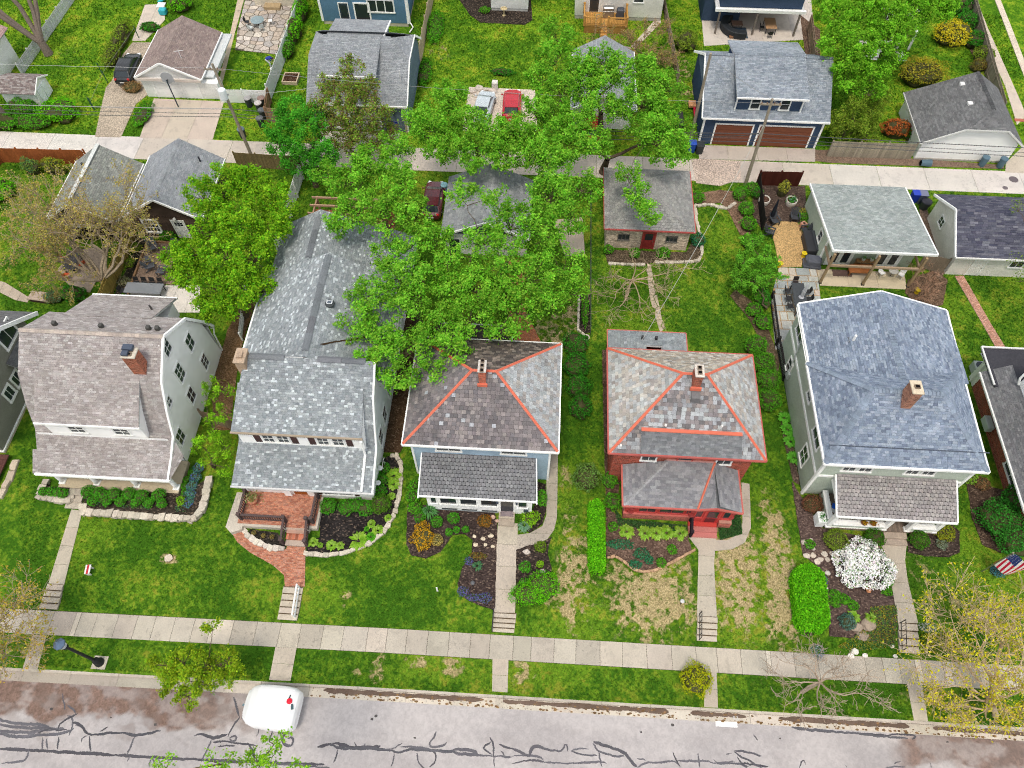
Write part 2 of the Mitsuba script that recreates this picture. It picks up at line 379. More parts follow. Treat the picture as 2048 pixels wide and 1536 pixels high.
def door(house, c, axis, w, h, col, frame=(.78, .78, .76), lights=None, name='door', label=None):
 """c: middle of the threshold."""
 k = sub(house, name); sgn = 1 if axis[0] == '+' else -1
 def P(a, o, z): return (c[0] + sgn * o, c[1] + a, c[2] + z) if axis[1] == 'x' else (c[0] + a, c[1] + sgn * o, c[2] + z)
 lf, fr, hd = MB(), MB(), MB(); W = w / 2
 lf.box(P(-W, -.02, .02), P(W, .03, h), col)
 for a, z0, z1 in ((-.28, .15, .45), (.28, .15, .45)):
  lf.box(P((a - .15) * w, .03, z0 * h), P((a + .15) * w, .045, z1 * h), np.array(col) * .92)
 fr.box(P(-W - .1, -.02, 0), P(-W, .06, h + .1), frame); fr.box(P(W, -.02, 0), P(W + .1, .06, h + .1), frame); fr.box(P(-W, -.02, h), P(W, .06, h + .1), frame)
 hd.box(P(W * .72, .03, .95), P(W * .84, .09, 1.05), (.3, .28, .25))
 part(k, 'leaf', lf, 'flat', label=label); part(k, 'frame', fr, 'flat'); part(k, 'handle', hd, 'metal')
 if lights:
  pn = MB(); nx, ny, z0, z1 = lights
  for i in range(nx):
   for j in range(ny):
    a0, a1 = (-.36 + .72 * i / nx) * w + .02, (-.36 + .72 * (i + 1) / nx) * w - .02
    q0, q1 = (z0 + (z1 - z0) * j / ny) * h + .02, (z0 + (z1 - z0) * (j + 1) / ny) * h - .02
    pn.box(P(a0, .03, q0), P(a1, .05, q1), (.5, .5, .5))
  part(k, 'pane', pn, 'glass')
 return k
def gutter_downpipe(house, pts, r, col, name='downpipe'):
 return part(house, name, MB().tube(pts, r, col, 6), 'flat')
def chimney(house, x, y, z0, z1, w, d, rng, col=(.30, .09, .05), cap=(.55, .5, .42), flues=2, flash=None):
 k = sub(house, 'chimney')
 part(k, 'stack', MB().box((x - w / 2, y - d / 2, z0), (x + w / 2, y + d / 2, z1), col), 'brick')
 m = MB().box((x - w / 2 - .05, y - d / 2 - .05, z1), (x + w / 2 + .05, y + d / 2 + .05, z1 + .12), cap, bev=.03)
 part(k, 'cap', m, 'stone_cover')
 f = MB()
 for i in range(flues):
  yy = y + (i - (flues - 1) / 2) * d * .42
  f.box((x - w * .28, yy - d * .16, z1 + .12), (x + w * .28, yy + d * .16, z1 + .2), (.22, .17, .13))
  f.box((x - w * .2, yy - d * .11, z1 + .2), (x + w * .2, yy + d * .11, z1 + .204), (.012, .01, .01))
 part(k, 'flue', f, 'matte')
 if flash is not None:
  g = MB()
  g.box((x - w / 2 - .1, y - d / 2 - .14, z0 + .0), (x + w / 2 + .1, y - d / 2 - .005, z0 + flash[0]), flash[1])
  part(k, 'flashing', g, 'flat')
 return k
# ground plan (metres; x along the street, y away from it)
D = {
'bed_h2':[(-14.82,20.09),(-11.02,20.16),(-10.9,21.01),(-10.9,23.37),(-10.5,23.88),(-9.91,24.12),(-9.49,23.25),(-9.3,21.1),(-9.41,19.58),(-9.91,18.19),(-11.06,17.11),(-12.34,16.54),(-13.66,16.26),(-14.86,16.26),(-15.13,17.06),(-14.24,17.47)],
'bed_h2b':[(-19.21,17.29),(-18.44,16.83),(-17.33,16.54),(-16.4,16.56),(-16.56,16.97),(-17.23,17.62),(-19.19,17.8)],
'bed_h3':[(-8.54,20.19),(-7.31,20.26),(-2.35,19.98),(-2.11,19.07),(-1.87,13.16),(-2.71,13.4),(-3.73,13.77),(-4.33,14.23),(-4.49,14.89),(-4.26,15.93),(-3.73,16.83),(-3.75,17.89),(-4.3,18.29),(-5.16,18.17),(-5.44,17.61),(-5.88,16.88),(-6.85,16.4),(-7.83,16.59),(-8.27,17.34)],
'bed_h3b':[(-0.69,17.36),(0.21,17.76),(1.16,18.03),(1.69,18.46),(1.51,17.84),(1.46,17.13),(1.73,16.27),(1.59,15.08),(1.03,14.21),(0.06,13.73),(-0.56,13.79)],
'bed_h3c':[(0.35,22.51),(1.15,22.36),(1.22,20.38),(1.01,19.33),(0.17,18.62),(-0.36,18.95),(0.11,19.94),(0.43,20.71)],
'bed_h4':[(5.42,20.92),(6.56,19.94),(10.96,19.83),(11.01,19.03),(11.25,18.01),(10.4,17.47),(9.53,16.97),(8.67,16.5),(7.83,16.35),(7.17,16.48),(6.67,16.91),(6.0,17.29),(5.39,17.18)],
'bed_h4b':[(13.16,19.73),(14.79,20.94),(14.74,19.39),(13.22,18.87)],
'bed_h5':[(18.74,23.69),(19.18,22.55),(20.38,20.11),(24.34,19.44),(24.07,18.93),(24.26,16.55),(24.26,14.34),(23.96,12.65),(19.84,12.95),(19.69,15.79),(19.53,17.47),(18.72,18.12),(18.72,20.27)],
'bed_h5b':[(26.14,19.9),(29.43,20.89),(29.77,20.47),(29.45,18.95),(28.69,18.56),(27.0,18.5),(25.89,18.75)],
'bed_h5c':[(18.66,29.4),(19.15,29.08),(19.3,23.33),(18.84,23.62),(18.6,26.92)],
'bed_h6':[(31.29,24.81),(32.99,23.93),(36.08,23.14),(34.82,19.05),(32.16,19.07),(31.12,19.55),(30.91,21.35),(31.16,23.63)],
'soil_h23':[(-11.38,29.09),(-11.14,35.27),(-10.37,40.55),(-9.73,40.59),(-9.68,33.38),(-9.42,24.89),(-9.63,24.26),(-10.95,24.18)],
'soil_h12':[(-24.93,29.67),(-25.12,34.46),(-24.46,37.59),(-23.54,37.64),(-23.54,32.58),(-23.04,28.41),(-22.56,25.39),(-23.68,25.32),(-24.6,27.88)],
'bed_g4a':[(5.5,44.84),(12.57,44.96),(13.28,46.46),(13.94,47.09),(13.9,44.75),(13.55,44.04),(12.42,43.92),(10.27,43.8),(8.97,43.44),(8.11,43.45),(5.74,43.42)],
'bed_g4b':[(13.59,52.14),(16.2,52.81),(18.25,52.6),(18.69,50.41),(18.36,47.34),(17.48,47.29),(16.66,50.29),(16.06,51.2),(13.98,50.64)],
'bed_g5':[(19.27,53.64),(24.12,53.79),(23.95,51.97),(23.57,49.45),(22.99,49.11),(21.23,49.2),(20.24,48.35),(19.35,48.3),(18.85,49.8)],
'bed_back45':[(16.42,41.01),(17.56,40.01),(18.56,37.99),(19.27,34.09),(18.83,32.19),(18.2,34.99),(17.33,37.92),(15.94,40.34)],
'bed_h3back':[(3.33,39.72),(4.25,39.77),(4.26,35.9),(3.57,35.72),(3.28,36.35)],
'bed_h1back':[(-35.29,43.95),(-34.54,43.29),(-34.41,38.73),(-35.03,37.51),(-35.53,37.48),(-35.36,41.34),(-35.58,43.76)],
'bed_g5r':[(33.98,51.29),(34.74,52.28),(34.52,43.96),(33.89,43.1),(33.3,44.17)],
'bed_brush':[(31.14,42.94),(33.73,44.2),(34.53,43.14),(33.45,40.4),(31.47,39.76),(30.63,41.56)],
'bed_whitehouse':[(-11.68,83.55),(-9.24,78.8),(-8.01,77.46),(-3.02,77.28),(-2.23,78.26),(-2.77,84.06)],
'bed_fenceR':[(47.27,84.95),(47.13,79.26),(46.3,71.38),(44.97,72.14),(44.79,76.42),(45.39,81.95)],
'bed_top5':[(27.55,80.92),(29.34,78.23),(28.5,72.88),(27.04,73.65)],
'walk1':[(-32.06,18.5),(-31.25,18.43),(-30.59,13.22),(-31.65,13.23)],
'walk2brick':[(-16.37,16.73),(-15.1,16.74),(-14.58,14.04),(-15.9,13.97),(-16.14,14.73),(-17.06,15.36),(-18.79,16.14),(-19.81,16.79),(-20.41,17.47),(-20.47,18.38),(-19.76,17.69),(-18.64,16.96),(-17.32,16.47),(-16.38,16.45)],
'walk3':[(-2.08,19.22),(-0.69,19.27),(-0.66,17.36),(-0.56,13.11),(-1.93,13.06),(-2.09,17.28)],
'walk3b':[(-0.72,18.43),(0.17,18.62),(1.01,19.18),(1.26,20.01),(1.1,24.88),(1.94,24.93),(2.0,19.86),(1.82,18.93),(1.39,18.26),(0.55,17.78),(-0.66,17.36)],
'walk4':[(11.04,19.03),(12.96,19.0),(12.82,18.14),(12.66,17.08),(12.54,13.32),(11.26,13.53),(11.69,18.07)],
'walk4b':[(12.88,18.85),(13.73,18.9),(14.56,19.38),(14.89,20.24),(15.14,23.29),(15.7,23.2),(15.44,19.9),(14.91,18.79),(14.01,18.27),(12.81,18.06)],
'walk5':[(24.18,19.14),(25.93,19.25),(25.59,18.17),(25.46,16.79),(25.52,13.97),(24.23,13.89),(24.33,16.55),(24.38,18.45)],
'strip1':[(-31.72,10.05),(-30.87,10.07),(-30.64,8.01),(-31.6,7.98)],
'strip2':[(-15.86,10.21),(-14.49,10.23),(-14.45,8.22),(-15.81,8.2)],
'strip3':[(-1.84,10.28),(-0.82,10.31),(-0.76,8.33),(-1.73,8.33)],
'strip4':[(11.6,10.35),(12.39,10.37),(12.3,8.18),(11.44,8.19)],
'strip5':[(24.29,10.3),(25.21,10.3),(25.09,8.15),(24.24,8.16)],
'alley_pad':[(13.81,56.82),(14.67,56.87),(18.45,56.81),(18.29,54.37),(16.25,53.33),(14.05,53.6)],
'driveL':[(-40.03,62.62),(-32.81,62.57),(-32.43,56.83),(-39.61,56.71)],
'gravelL':[(-45.24,71.67),(-43.24,71.79),(-41.62,65.49),(-40.86,63.13),(-41.58,61.68),(-41.43,56.67),(-43.98,56.6),(-44.76,60.19),(-45.49,64.05),(-45.24,65.28),(-45.59,69.46)],
'padcars':[(-8.25,66.28),(-1.46,66.19),(-0.95,59.95),(-8.3,59.53)],
'driveblue':[(14.67,58.83),(25.83,58.91),(25.55,57.09),(14.57,56.87)],
'driveR':[(43.64,58.06),(47.59,62.17),(48.21,56.63),(43.16,56.67)],
'drivegrey':[(-22.25,58.72),(-14.38,58.89),(-14.19,58.24),(-13.54,57.06),(-21.89,56.87)],
'gravel5':[(20.27,48.29),(21.03,49.06),(22.72,49.4),(23.12,47.56),(22.7,45.31),(22.37,43.88),(20.44,43.77),(20.42,45.93)],
'blue5':[(20.43,43.71),(23.66,43.73),(23.43,40.35),(21.59,38.16),(20.59,35.13),(19.04,35.04),(19.27,40.11)],
'porch5':[(23.62,43.72),(23.63,41.91),(30.87,41.9),(31.02,43.76)],
'gravel1':[(-34.51,43.35),(-32.28,43.36),(-30.77,38.88),(-34.31,38.68)],
'patio1':[(-34.36,38.57),(-28.63,38.9),(-27.84,36.08),(-33.8,35.74)],
'pathG4':[(8.97,43.61),(9.48,43.36),(9.79,40.62),(10.37,36.31),(9.88,36.28),(9.24,39.53)],
'brickR':[(35.23,43.62),(36.0,43.66),(36.93,38.54),(37.58,35.62),(36.78,35.58),(36.14,39.0)],
'patio0':[(-41.39,39.59),(-40.61,42.18),(-38.97,42.56),(-37.68,42.06),(-37.43,40.09),(-37.63,37.62),(-38.99,37.81)],
'path0':[(-46.16,38.48),(-45.2,38.27),(-42.43,36.76),(-42.45,36.28),(-43.59,36.48),(-45.7,37.43)],
'flagTL':[(-35.04,80.21),(-29.36,80.54),(-28.68,76.27),(-28.67,70.44),(-33.84,71.01),(-34.47,74.55)],
'walkTL':[(-35.89,80.16),(-35.15,80.2),(-34.62,74.09),(-33.75,65.54),(-34.17,65.76),(-35.18,74.51)],
'patTL':[(-46.08,78.6),(-43.88,78.92),(-42.96,75.91),(-43.97,72.02),(-45.38,71.93)],
'padnavy':[(16.65,85.18),(29.41,85.92),(28.54,76.55),(16.41,74.61)],
'pathdeck':[(11.92,81.94),(11.99,78.61),(8.98,73.65),(8.56,74.07),(11.34,79.05),(11.35,81.91)],
'patdeck':[(2.55,73.11),(5.23,74.85),(8.55,73.89),(9.11,69.24),(2.62,68.04)],
'brick3':[(-2.75,43.22),(-1.37,43.18),(-0.46,42.22),(-2.05,39.94),(-0.65,36.88),(0.46,34.45),(-1.74,34.33),(-2.82,38.83)],
'conc3':[(0.86,48.14),(3.55,48.6),(3.8,44.05),(2.07,43.95)],
'swTR':[(46.93,84.94),(48.01,85.0),(47.81,79.57),(47.69,66.9),(47.57,64.98),(46.27,63.56),(46.81,69.38)],
'kerbTR':[(50.1,85.51),(50.73,85.55),(49.95,71.59),(49.08,68.71)],
'roadTR':[(50.73,85.55),(56.48,85.88),(49.52,63.75),(49.95,71.59)],
'mudalleyR':[(25.8,58.77),(27.24,58.85),(35.12,58.05),(43.35,57.7),(43.2,57.15),(34.91,57.08),(27.23,57.05),(25.57,57.23)],
'bedSide4':[(5.22,34.24),(5.7,34.27),(5.68,25.14),(6.45,22.98),(6.23,21.04),(5.42,21.0),(5.32,25.32)],
'tar':[[(-31.49,3.38),(-31.19,3.38),(-29.82,3.44),(-28.66,3.44),(-27.35,3.44),(-25.6,3.47),(-23.45,3.46),(-22.23,3.48),(-20.47,3.48),(-18.81,3.53),(-17.06,3.52),(-15.58,3.59),(-13.67,3.62),(-11.42,3.69)],[(-32.2,5.04),(-31.87,4.98),(-30.86,4.83),(-29.84,4.82),(-29.24,4.89),(-28.79,4.74),(-28.29,4.66),(-27.7,4.76)],[(-32.07,4.72),(-31.75,4.71),(-30.94,4.65),(-30.0,4.63),(-29.08,4.68),(-28.11,4.6)],[(-31.92,4.38),(-31.6,4.36),(-30.58,4.35),(-29.59,4.41),(-28.96,4.59),(-28.41,4.58)],[(-31.88,4.28),(-31.55,4.23),(-30.71,4.1),(-29.71,4.12),(-29.09,4.33),(-28.46,4.3),(-27.46,4.53),(-27.09,4.8)],[(-30.32,4.09),(-29.61,4.27),(-29.05,4.62),(-28.43,4.62)],[(-29.26,4.36),(-28.77,4.7),(-27.94,4.58),(-27.52,4.7)],[(-28.11,4.6),(-28.1,4.99),(-27.69,5.37),(-27.16,5.61)],[(-27.81,5.47),(-27.36,5.31),(-27.28,4.89),(-27.3,4.33)],[(-28.59,6.69),(-28.08,5.77)],[(-28.1,6.03),(-27.66,5.91),(-27.35,5.6)],[(-27.36,5.1),(-26.77,4.99),(-26.29,4.53),(-25.96,4.48),(-25.22,4.58),(-24.48,4.7),(-23.54,4.67),(-23.29,4.6),(-22.55,4.73),(-21.81,4.96)],[(-27.15,4.97),(-26.48,4.83),(-26.2,4.5)],[(-25.48,4.65),(-25.05,4.99)],[(-26.05,4.41),(-25.7,3.6)],[(-23.27,4.57),(-23.34,4.08),(-23.39,3.53)],[(-27.89,4.23),(-27.7,3.55)],[(-28.84,4.17),(-28.62,3.43)],[(-28.62,4.12),(-28.31,3.52)],[(-29.44,3.45),(-29.34,2.85),(-30.14,2.73),(-30.86,2.62)],[(-26.42,4.04),(-26.44,4.31),(-26.16,4.4)],[(-17.82,7.09),(-17.39,6.32),(-17.15,5.97)],[(-17.15,5.97),(-17.48,5.46),(-17.59,4.82)],[(-17.06,5.94),(-16.44,5.94)],[(-19.66,4.77),(-19.36,4.94),(-19.04,4.91),(-18.6,4.7),(-18.24,4.79),(-17.67,4.97)],[(-18.58,4.63),(-18.71,4.0),(-18.85,3.38)],[(-18.47,4.5),(-17.73,4.61),(-16.93,4.51),(-16.24,4.49),(-15.78,4.44)],[(-17.46,4.76),(-17.29,5.01),(-17.02,4.86),(-17.1,4.57),(-17.42,4.62),(-17.55,4.83)],[(-18.09,4.24),(-17.81,4.33),(-17.05,4.37)],[(-16.24,4.49),(-15.85,4.17),(-15.72,3.63)],[(-21.89,2.9),(-21.98,3.41),(-21.7,3.35),(-21.52,2.92)],[(-23.22,3.47),(-23.32,3.19)],[(-15.77,5.7),(-15.86,4.92)],[(-14.95,5.67),(-15.03,4.66)],[(-14.0,5.41),(-14.34,5.01),(-14.19,4.67),(-13.77,4.49),(-13.58,4.71),(-13.65,5.12),(-13.98,4.96)],[(-12.07,4.59),(-11.49,4.79),(-10.68,4.91),(-10.02,4.67),(-9.12,4.77),(-8.22,4.87)],[(-11.41,4.76),(-10.46,4.58),(-9.34,4.71),(-8.2,4.71),(-7.43,4.65),(-7.04,4.54),(-6.55,4.84),(-5.93,4.81),(-4.88,4.83),(-3.66,4.83)],[(-8.05,4.72),(-7.45,4.75),(-6.96,5.12)],[(-7.43,4.65),(-7.32,4.39),(-7.5,3.77)],[(-7.08,4.88),(-6.26,4.99),(-5.41,4.87),(-4.41,4.76),(-3.88,4.79)],[(-3.9,4.92),(-3.07,5.0),(-2.23,4.88),(-2.6,4.73),(-3.5,4.71),(-3.9,4.89)],[(-4.99,5.86),(-5.1,5.47),(-5.34,5.25),(-5.28,5.01),(-4.59,5.02),(-4.21,5.32)],[(-5.18,4.85),(-4.82,4.67),(-4.87,4.12),(-5.22,3.9)],[(-6.02,4.6),(-5.84,4.07),(-5.44,3.85)],[(-10.83,4.52),(-10.82,4.05),(-10.96,3.77)],[(-3.65,4.73),(-2.52,4.73),(-1.76,4.71),(-1.01,4.75),(-0.27,4.72)],[(-1.69,5.78),(-1.44,5.41),(-1.35,4.8),(-1.31,4.13)],[(-1.59,5.47),(-2.03,5.24),(-1.93,4.97),(-1.47,4.83)],[(-1.13,5.39),(-0.3,5.17)],[(-14.36,3.58),(-12.54,3.55),(-11.03,3.53)],[(-9.85,4.99),(-9.73,4.72)],[(-9.15,4.96),(-9.34,4.71)],[(-0.95,5.03),(-0.71,4.77)],[(-0.3,5.2),(0.39,4.97),(0.78,4.79),(0.83,5.2),(1.05,5.45),(1.66,5.31),(2.5,5.19),(2.79,5.31),(2.94,5.76),(3.06,5.26)],[(3.25,5.27),(3.77,5.45),(4.38,5.43)],[(3.25,5.27),(3.93,5.1),(4.83,5.09)],[(-0.28,4.79),(0.47,4.9),(1.38,4.89),(1.69,4.63)],[(1.69,4.57),(3.48,4.6),(4.9,4.82),(5.43,4.72)],[(-0.25,4.39),(0.93,4.66),(1.69,4.57)],[(4.6,5.79),(4.83,5.36),(5.36,5.25),(6.18,5.1),(6.48,5.18)],[(4.6,5.83),(5.43,5.67),(6.34,5.45),(6.63,5.26),(6.92,4.87),(7.21,4.62)],[(7.21,4.62),(7.82,4.96),(8.56,4.9),(9.47,5.15),(9.68,4.89)],[(7.23,5.09),(7.82,4.99)],[(9.42,5.59),(9.48,5.29),(9.82,4.73)],[(10.92,5.57),(10.94,4.79)],[(9.69,5.1),(11.41,5.2),(11.85,5.09),(13.06,5.29)],[(13.04,5.83),(13.64,5.87),(14.74,5.66)],[(13.04,5.8),(13.53,5.52),(13.96,5.34),(14.66,5.01)],[(12.57,5.6),(12.96,5.76)],[(11.8,5.35),(12.0,5.03),(13.2,5.23),(13.77,4.96)],[(13.24,5.57),(13.42,5.18),(13.92,4.96)],[(4.91,5.36),(5.13,4.5)],[(14.35,6.8),(14.61,6.47)],[(12.0,5.09),(13.95,5.21),(15.03,5.07)],[(16.71,7.39),(17.57,7.27),(19.08,7.25),(20.59,7.27),(21.7,7.19),(22.82,7.15),(23.8,7.14)],[(21.71,7.23),(22.47,7.27),(23.62,7.37),(24.36,7.31),(23.94,7.11)],[(16.89,5.18),(17.14,5.63),(17.32,5.37)],[(22.55,5.67),(23.04,5.87)],[(22.03,5.47),(23.23,5.58)],[(24.78,5.9),(24.75,5.59)],[(19.64,5.47),(19.79,5.3)]]}
DRY[:] = [(*(3.31,15.85), 1.3, 3.4, .85), (*(2.67,14.47), 1.7, 1.3, .8), (*(8.60,14.81), 3.2, 2.9, 1.0), (*(9.87,16.92), 1.6, 1.5, .7),
   (*(14.01,16.47), 1.9, 4.2, 1.0), (*(17.01,16.64), 1.1, 5.5, .95), (*(16.83,13.98), 1.6, 1.8, .8), (*(14.14,17.86), 1.2, 1.5, .8), (*(26.37,17.18), 1.1, 2.2, .35), (*(27.30,15.56), 2.2, 1.6, .45),
   (*(-4.36,9.77), .7, .7, .8), (*(-6.60,9.79), .8, .5, .7), (*(-9.08,9.19), .5, .9, .8), (*(0.11,9.57), .8, 1.2, .7), (*(-10.32,8.97), .5, .3, .6),
   (*(2.50,22.75), .5, 2.0, .4), (*(2.75,18.99), .6, 2.2, .5), (*(1.22,35.98), 1.5, 1.6, .75), (*(2.62,37.07), .9, 2.2, .6), (*(-11.83,13.63), .4, .3, .6), (*(-11.56,13.06), .4, .2, .5),
   (*(-24.16,15.37), .55, .4, .9), (*(11.35,10.37), 1.0, .4, .3), (*(17.58,9.98), 3.2, .6, .3), (*(26.74,9.48), 4.0, .6, .45), (*(-32.70,9.05), 1.6, .5, .6),
   (*(13.63,71.17), 1.6, 3.5, .45), (*(14.15,67.09), .9, 2.0, .55), (*(-11.90,72.28), 1.6, 2.0, .35), (*(-51.71,69.11), 1.5, 3, .2), (*(10.17,41.73), 1.0, 5.5, .25)]
def yoff(x): return -0.007 * np.maximum(0, -9 - np.asarray(x, float))
def zg(x, y):
 x, y = np.asarray(x, float), np.asarray(y, float)
 y1 = np.interp(x, [-34, -30, -20, -16, -8, -2, 3, 11, 18, 24, 30], [13.5, 13.5, 14.1, 14.2, 13.6, 13.3, 13.5, 13.9, 14.0, 14.2, 14.1]); y0 = np.maximum(11.85, y1 - 1.9) + yoff(x)
 t = np.clip((y - y0) / (y1 - y0), 0, 1) ** 1.25
 return GZ * t * t * (3 - 2 * t)
def zstreet(y): return -0.14
R = np.random.default_rng(11)
# the earth and its turf
lawn_mb = MB()
xs = np.r_[np.arange(-150, -50, 10.), np.arange(-50, 56, 1.0), np.arange(60, 151, 10.)]
ys = np.r_[8.145, 9, 10, 11, 11.9, np.arange(12.1, 14.4, .2), 15, np.arange(20, 90, 5.), 120, 200.]
X, Y = np.meshgrid(xs, ys, indexing='ij'); Yw = Y + np.where(Y < 14, yoff(X), 0)
nx, ny = X.shape; idx = np.arange(nx * ny).reshape(nx, ny)
q = np.stack([idx[:-1, :-1], idx[1:, :-1], idx[1:, 1:], idx[:-1, 1:]], -1).reshape(-1, 4)
lawn_mb.add(np.c_[X.ravel(), Yw.ravel(), (zg(X, Yw) - .02).ravel()], q, (.999, .999, .999))
emit(structure('lawn', 'mown green lawns with worn straw patches around the houses'), lawn_mb, 'lawn_cover', smooth=True)
emit(structure('ground', 'earth under the street and the lots'), MB().box((-250, -160, -3), (250, 300, -.45), (.16, .12, .09)), 'matte')
emit(structure('street', 'grey asphalt street with dark crack seal'), MB().box((-150, -3.2, -.44), (150, 7.44, -.14), (.3, .3, .3)), 'asphalt')
def ribbon(mb, pts, w, z, col, rng, closed=False):
 p = np.asarray(pts, float)
 if len(p) > 2:                                # soften the corners
  for _ in range(2):
   p = np.vstack([p[:1], np.vstack([np.stack([.75 * p[:-1] + .25 * p[1:], .25 * p[:-1] + .75 * p[1:]], 1).reshape(-1, 2)]), p[-1:]])
 L = np.r_[0, np.cumsum(np.linalg.norm(np.diff(p, axis=0), axis=1))]
 s = np.arange(0, L[-1] + .1, .18); p = np.c_[np.interp(s, L, p[:, 0]), np.interp(s, L, p[:, 1])]
 if len(p) < 2: return
 p = p + rng.normal(0, .018, p.shape)
 t = np.gradient(p, axis=0); t /= np.linalg.norm(t, axis=1, keepdims=True) + 1e-9; n = np.c_[-t[:, 1], t[:, 0]]
 hw = w / 2 * (1 + .45 * (2 * meshnoise(np.c_[p * 1.7, np.full(len(p), 3.)]) - 1)) * np.clip(np.minimum(s + .08, s[-1] - s + .08) / .3, .3, 1)
 a, b = p + n * hw[:, None], p - n * hw[:, None]
 zz = z if np.isscalar(z) else np.array([z(*k) for k in p])
 v = np.vstack([np.c_[a, np.full(len(p), zz)], np.c_[b, np.full(len(p), zz)]]); m = len(p)
 mb.add(v, [[i, m + i, m + i + 1, i + 1] for i in range(m - 1)], col)
seal = MB()
for i, l in enumerate(D['tar']): ribbon(seal, l, (.15 if len(l) > 5 else .10), -.136 + .0004 * (i % 8), np.array((.105, .10, .112)) * R.uniform(.75, 1.35), R)
part('street', 'crack_seal', seal, 'matte', kind='stuff')
patch = MB()
for c, r in (((5.6, .95), (1.2, .45)), ((8.4, .7), (1.0, .3)), ((6.9, .35), (1.7, .4))):
 a = np.arange(0, 2 * math.pi, .25); k = 1 + .35 * (meshnoise(np.c_[np.cos(a) * 2 + c[0], np.sin(a) * 2, a * 0]) - .5) * 2
 patch.face(np.c_[c[0] + r[0] * k * np.cos(a), c[1] + r[1] * k * np.sin(a), np.full(len(a), -.1375)], (.15, .145, .155))
part('street', 'smeared_seal', patch, 'matte')
dots = MB()
for px in [(-22.23,5.27), (-9.01,6.34), (-8.79,6.53), (7.52,6.56), (9.46,7.07), (-28.94,5.77), (-25.09,5.50), (-6.23,5.44), (26.07,7.08), (15.95,6.69)]:
 a = np.arange(0, 6.28, .7); r = .05 + .06 * R.random()
 dots.face(np.c_[px[0] + r * np.cos(a), px[1] + r * .8 * np.sin(a), np.full(len(a), -.1335)], (.09, .08, .08))
part('street', 'oil_spot', dots, 'matte', kind='stuff')
# gutter pan and kerb in cast lengths
CON = np.array((.47, .42, .355))
gut, kx = sub('street', 'gutter'), np.arange(-62, 62, 3.05)
for i, x in enumerate(kx):
 o0, o1 = float(yoff(x)), float(yoff(x + 3.05))
 c = jit(CON * (1.12 if x > -20 else .8), R, .07)
 part('street', 'gutter_slab', MB().prism([(x + .01, 7.4 + o0), (x + 3.04, 7.4 + o1), (x + 3.04, 8.0 + o1), (x + .01, 8.0 + o0)], -.3, -.125, c), 'concrete')
structure('kerb', 'low concrete kerb along the street')
for i, x in enumerate(kx):
 o0, o1 = float(yoff(x)), float(yoff(x + 3.05)); c = jit(CON * .98, R, .08)
 m = MB(); dz = -.03 * R.random()
 a0, a1 = x + .012, x + 3.038
 prof = [(7.965, -.3), (7.985, -.03 + dz), (8.01, 0.0 + dz), (8.15, .005 + dz), (8.16, -.3)]
 for (y0, z0), (y1, z1) in zip(prof[:-1], prof[1:]):
  col = np.array((.20, .155, .125)) if z0 < -.2 and x > -16 else c
  m.quad((a0, y0 + o0, z0), (a1, y0 + o1, z0), (a1, y1 + o1, z1), (a0, y1 + o0, z1), col)
 m.face([(a0, y + o0, z) for y, z in prof], c); m.face([(a1, y + o1, z) for y, z in prof][::-1], c)
 part('kerb', 'kerbstone', m, 'concrete')
# pavement slabs
structure('pavement', 'public concrete pavement of square slabs')
SX = [-55.2, -53.8, -52.3, -50.9, -49.4, -47.9, -46.5, -45.0, -43.6, -42.1, -40.6, -39.2, -37.7, -36.3, -34.9, -33.42, -32.18, -31.81, -30.9, -29.4, -29.08, -28.0, -26.6, -25.3, -24.1, -22.8, -21.5, -20.37, -18.92, -17.37, -15.8, -14.46, -12.98, -11.64, -10.05, -8.78, -7.48, -6.12, -4.73, -3.34, -2.08, -.56, .59, 2.07, 3.48, 5.02, 6.46, 8.02, 9.61, 11.17, 12.5, 14.02, 15.63, 15.92, 17.4, 18.9, 20.4, 21.9, 23.0, 24.02, 25.05, 25.43, 26.8, 27.3, 28.98, 30.53, 31.71, 33.2, 34.7, 36.2, 37.7, 39.2, 40.7, 42.2, 43.7, 45.2, 46.7, 48.2]
for a, b in zip(SX[:-1], SX[1:]):
 tone = 1.28 if b - a < .6 else R.uniform(.9, 1.08)
 if -20.5 < a < -20: tone = 1.2
 if 9.6 < a < 11: tone = 1.03
 if -9 < a < 5: tone *= .93
 if 16 < a < 24: tone *= .96
 o0, o1 = float(yoff(a)), float(yoff(b)); t = .0 + .022 * R.random()
 c = np.array((.455, .41, .345)) * tone
 m = MB().prism([(a + .012, 10.27 + o0), (b - .012, 10.27 + o1), (b - .012, 11.79 + o1), (a + .012, 11.79 + o0)], -.12, t, jit(c, R, .03))
 part('pavement', 'slab', m, 'concrete')
part('pavement', 'joint_soil', MB().prism([(-60, 9.95), (-9, 10.25), (60, 10.25), (60, 11.81), (-9, 11.81), (-60, 11.5)], -.13, -.012, (.10, .085, .06)), 'mulch_cover')
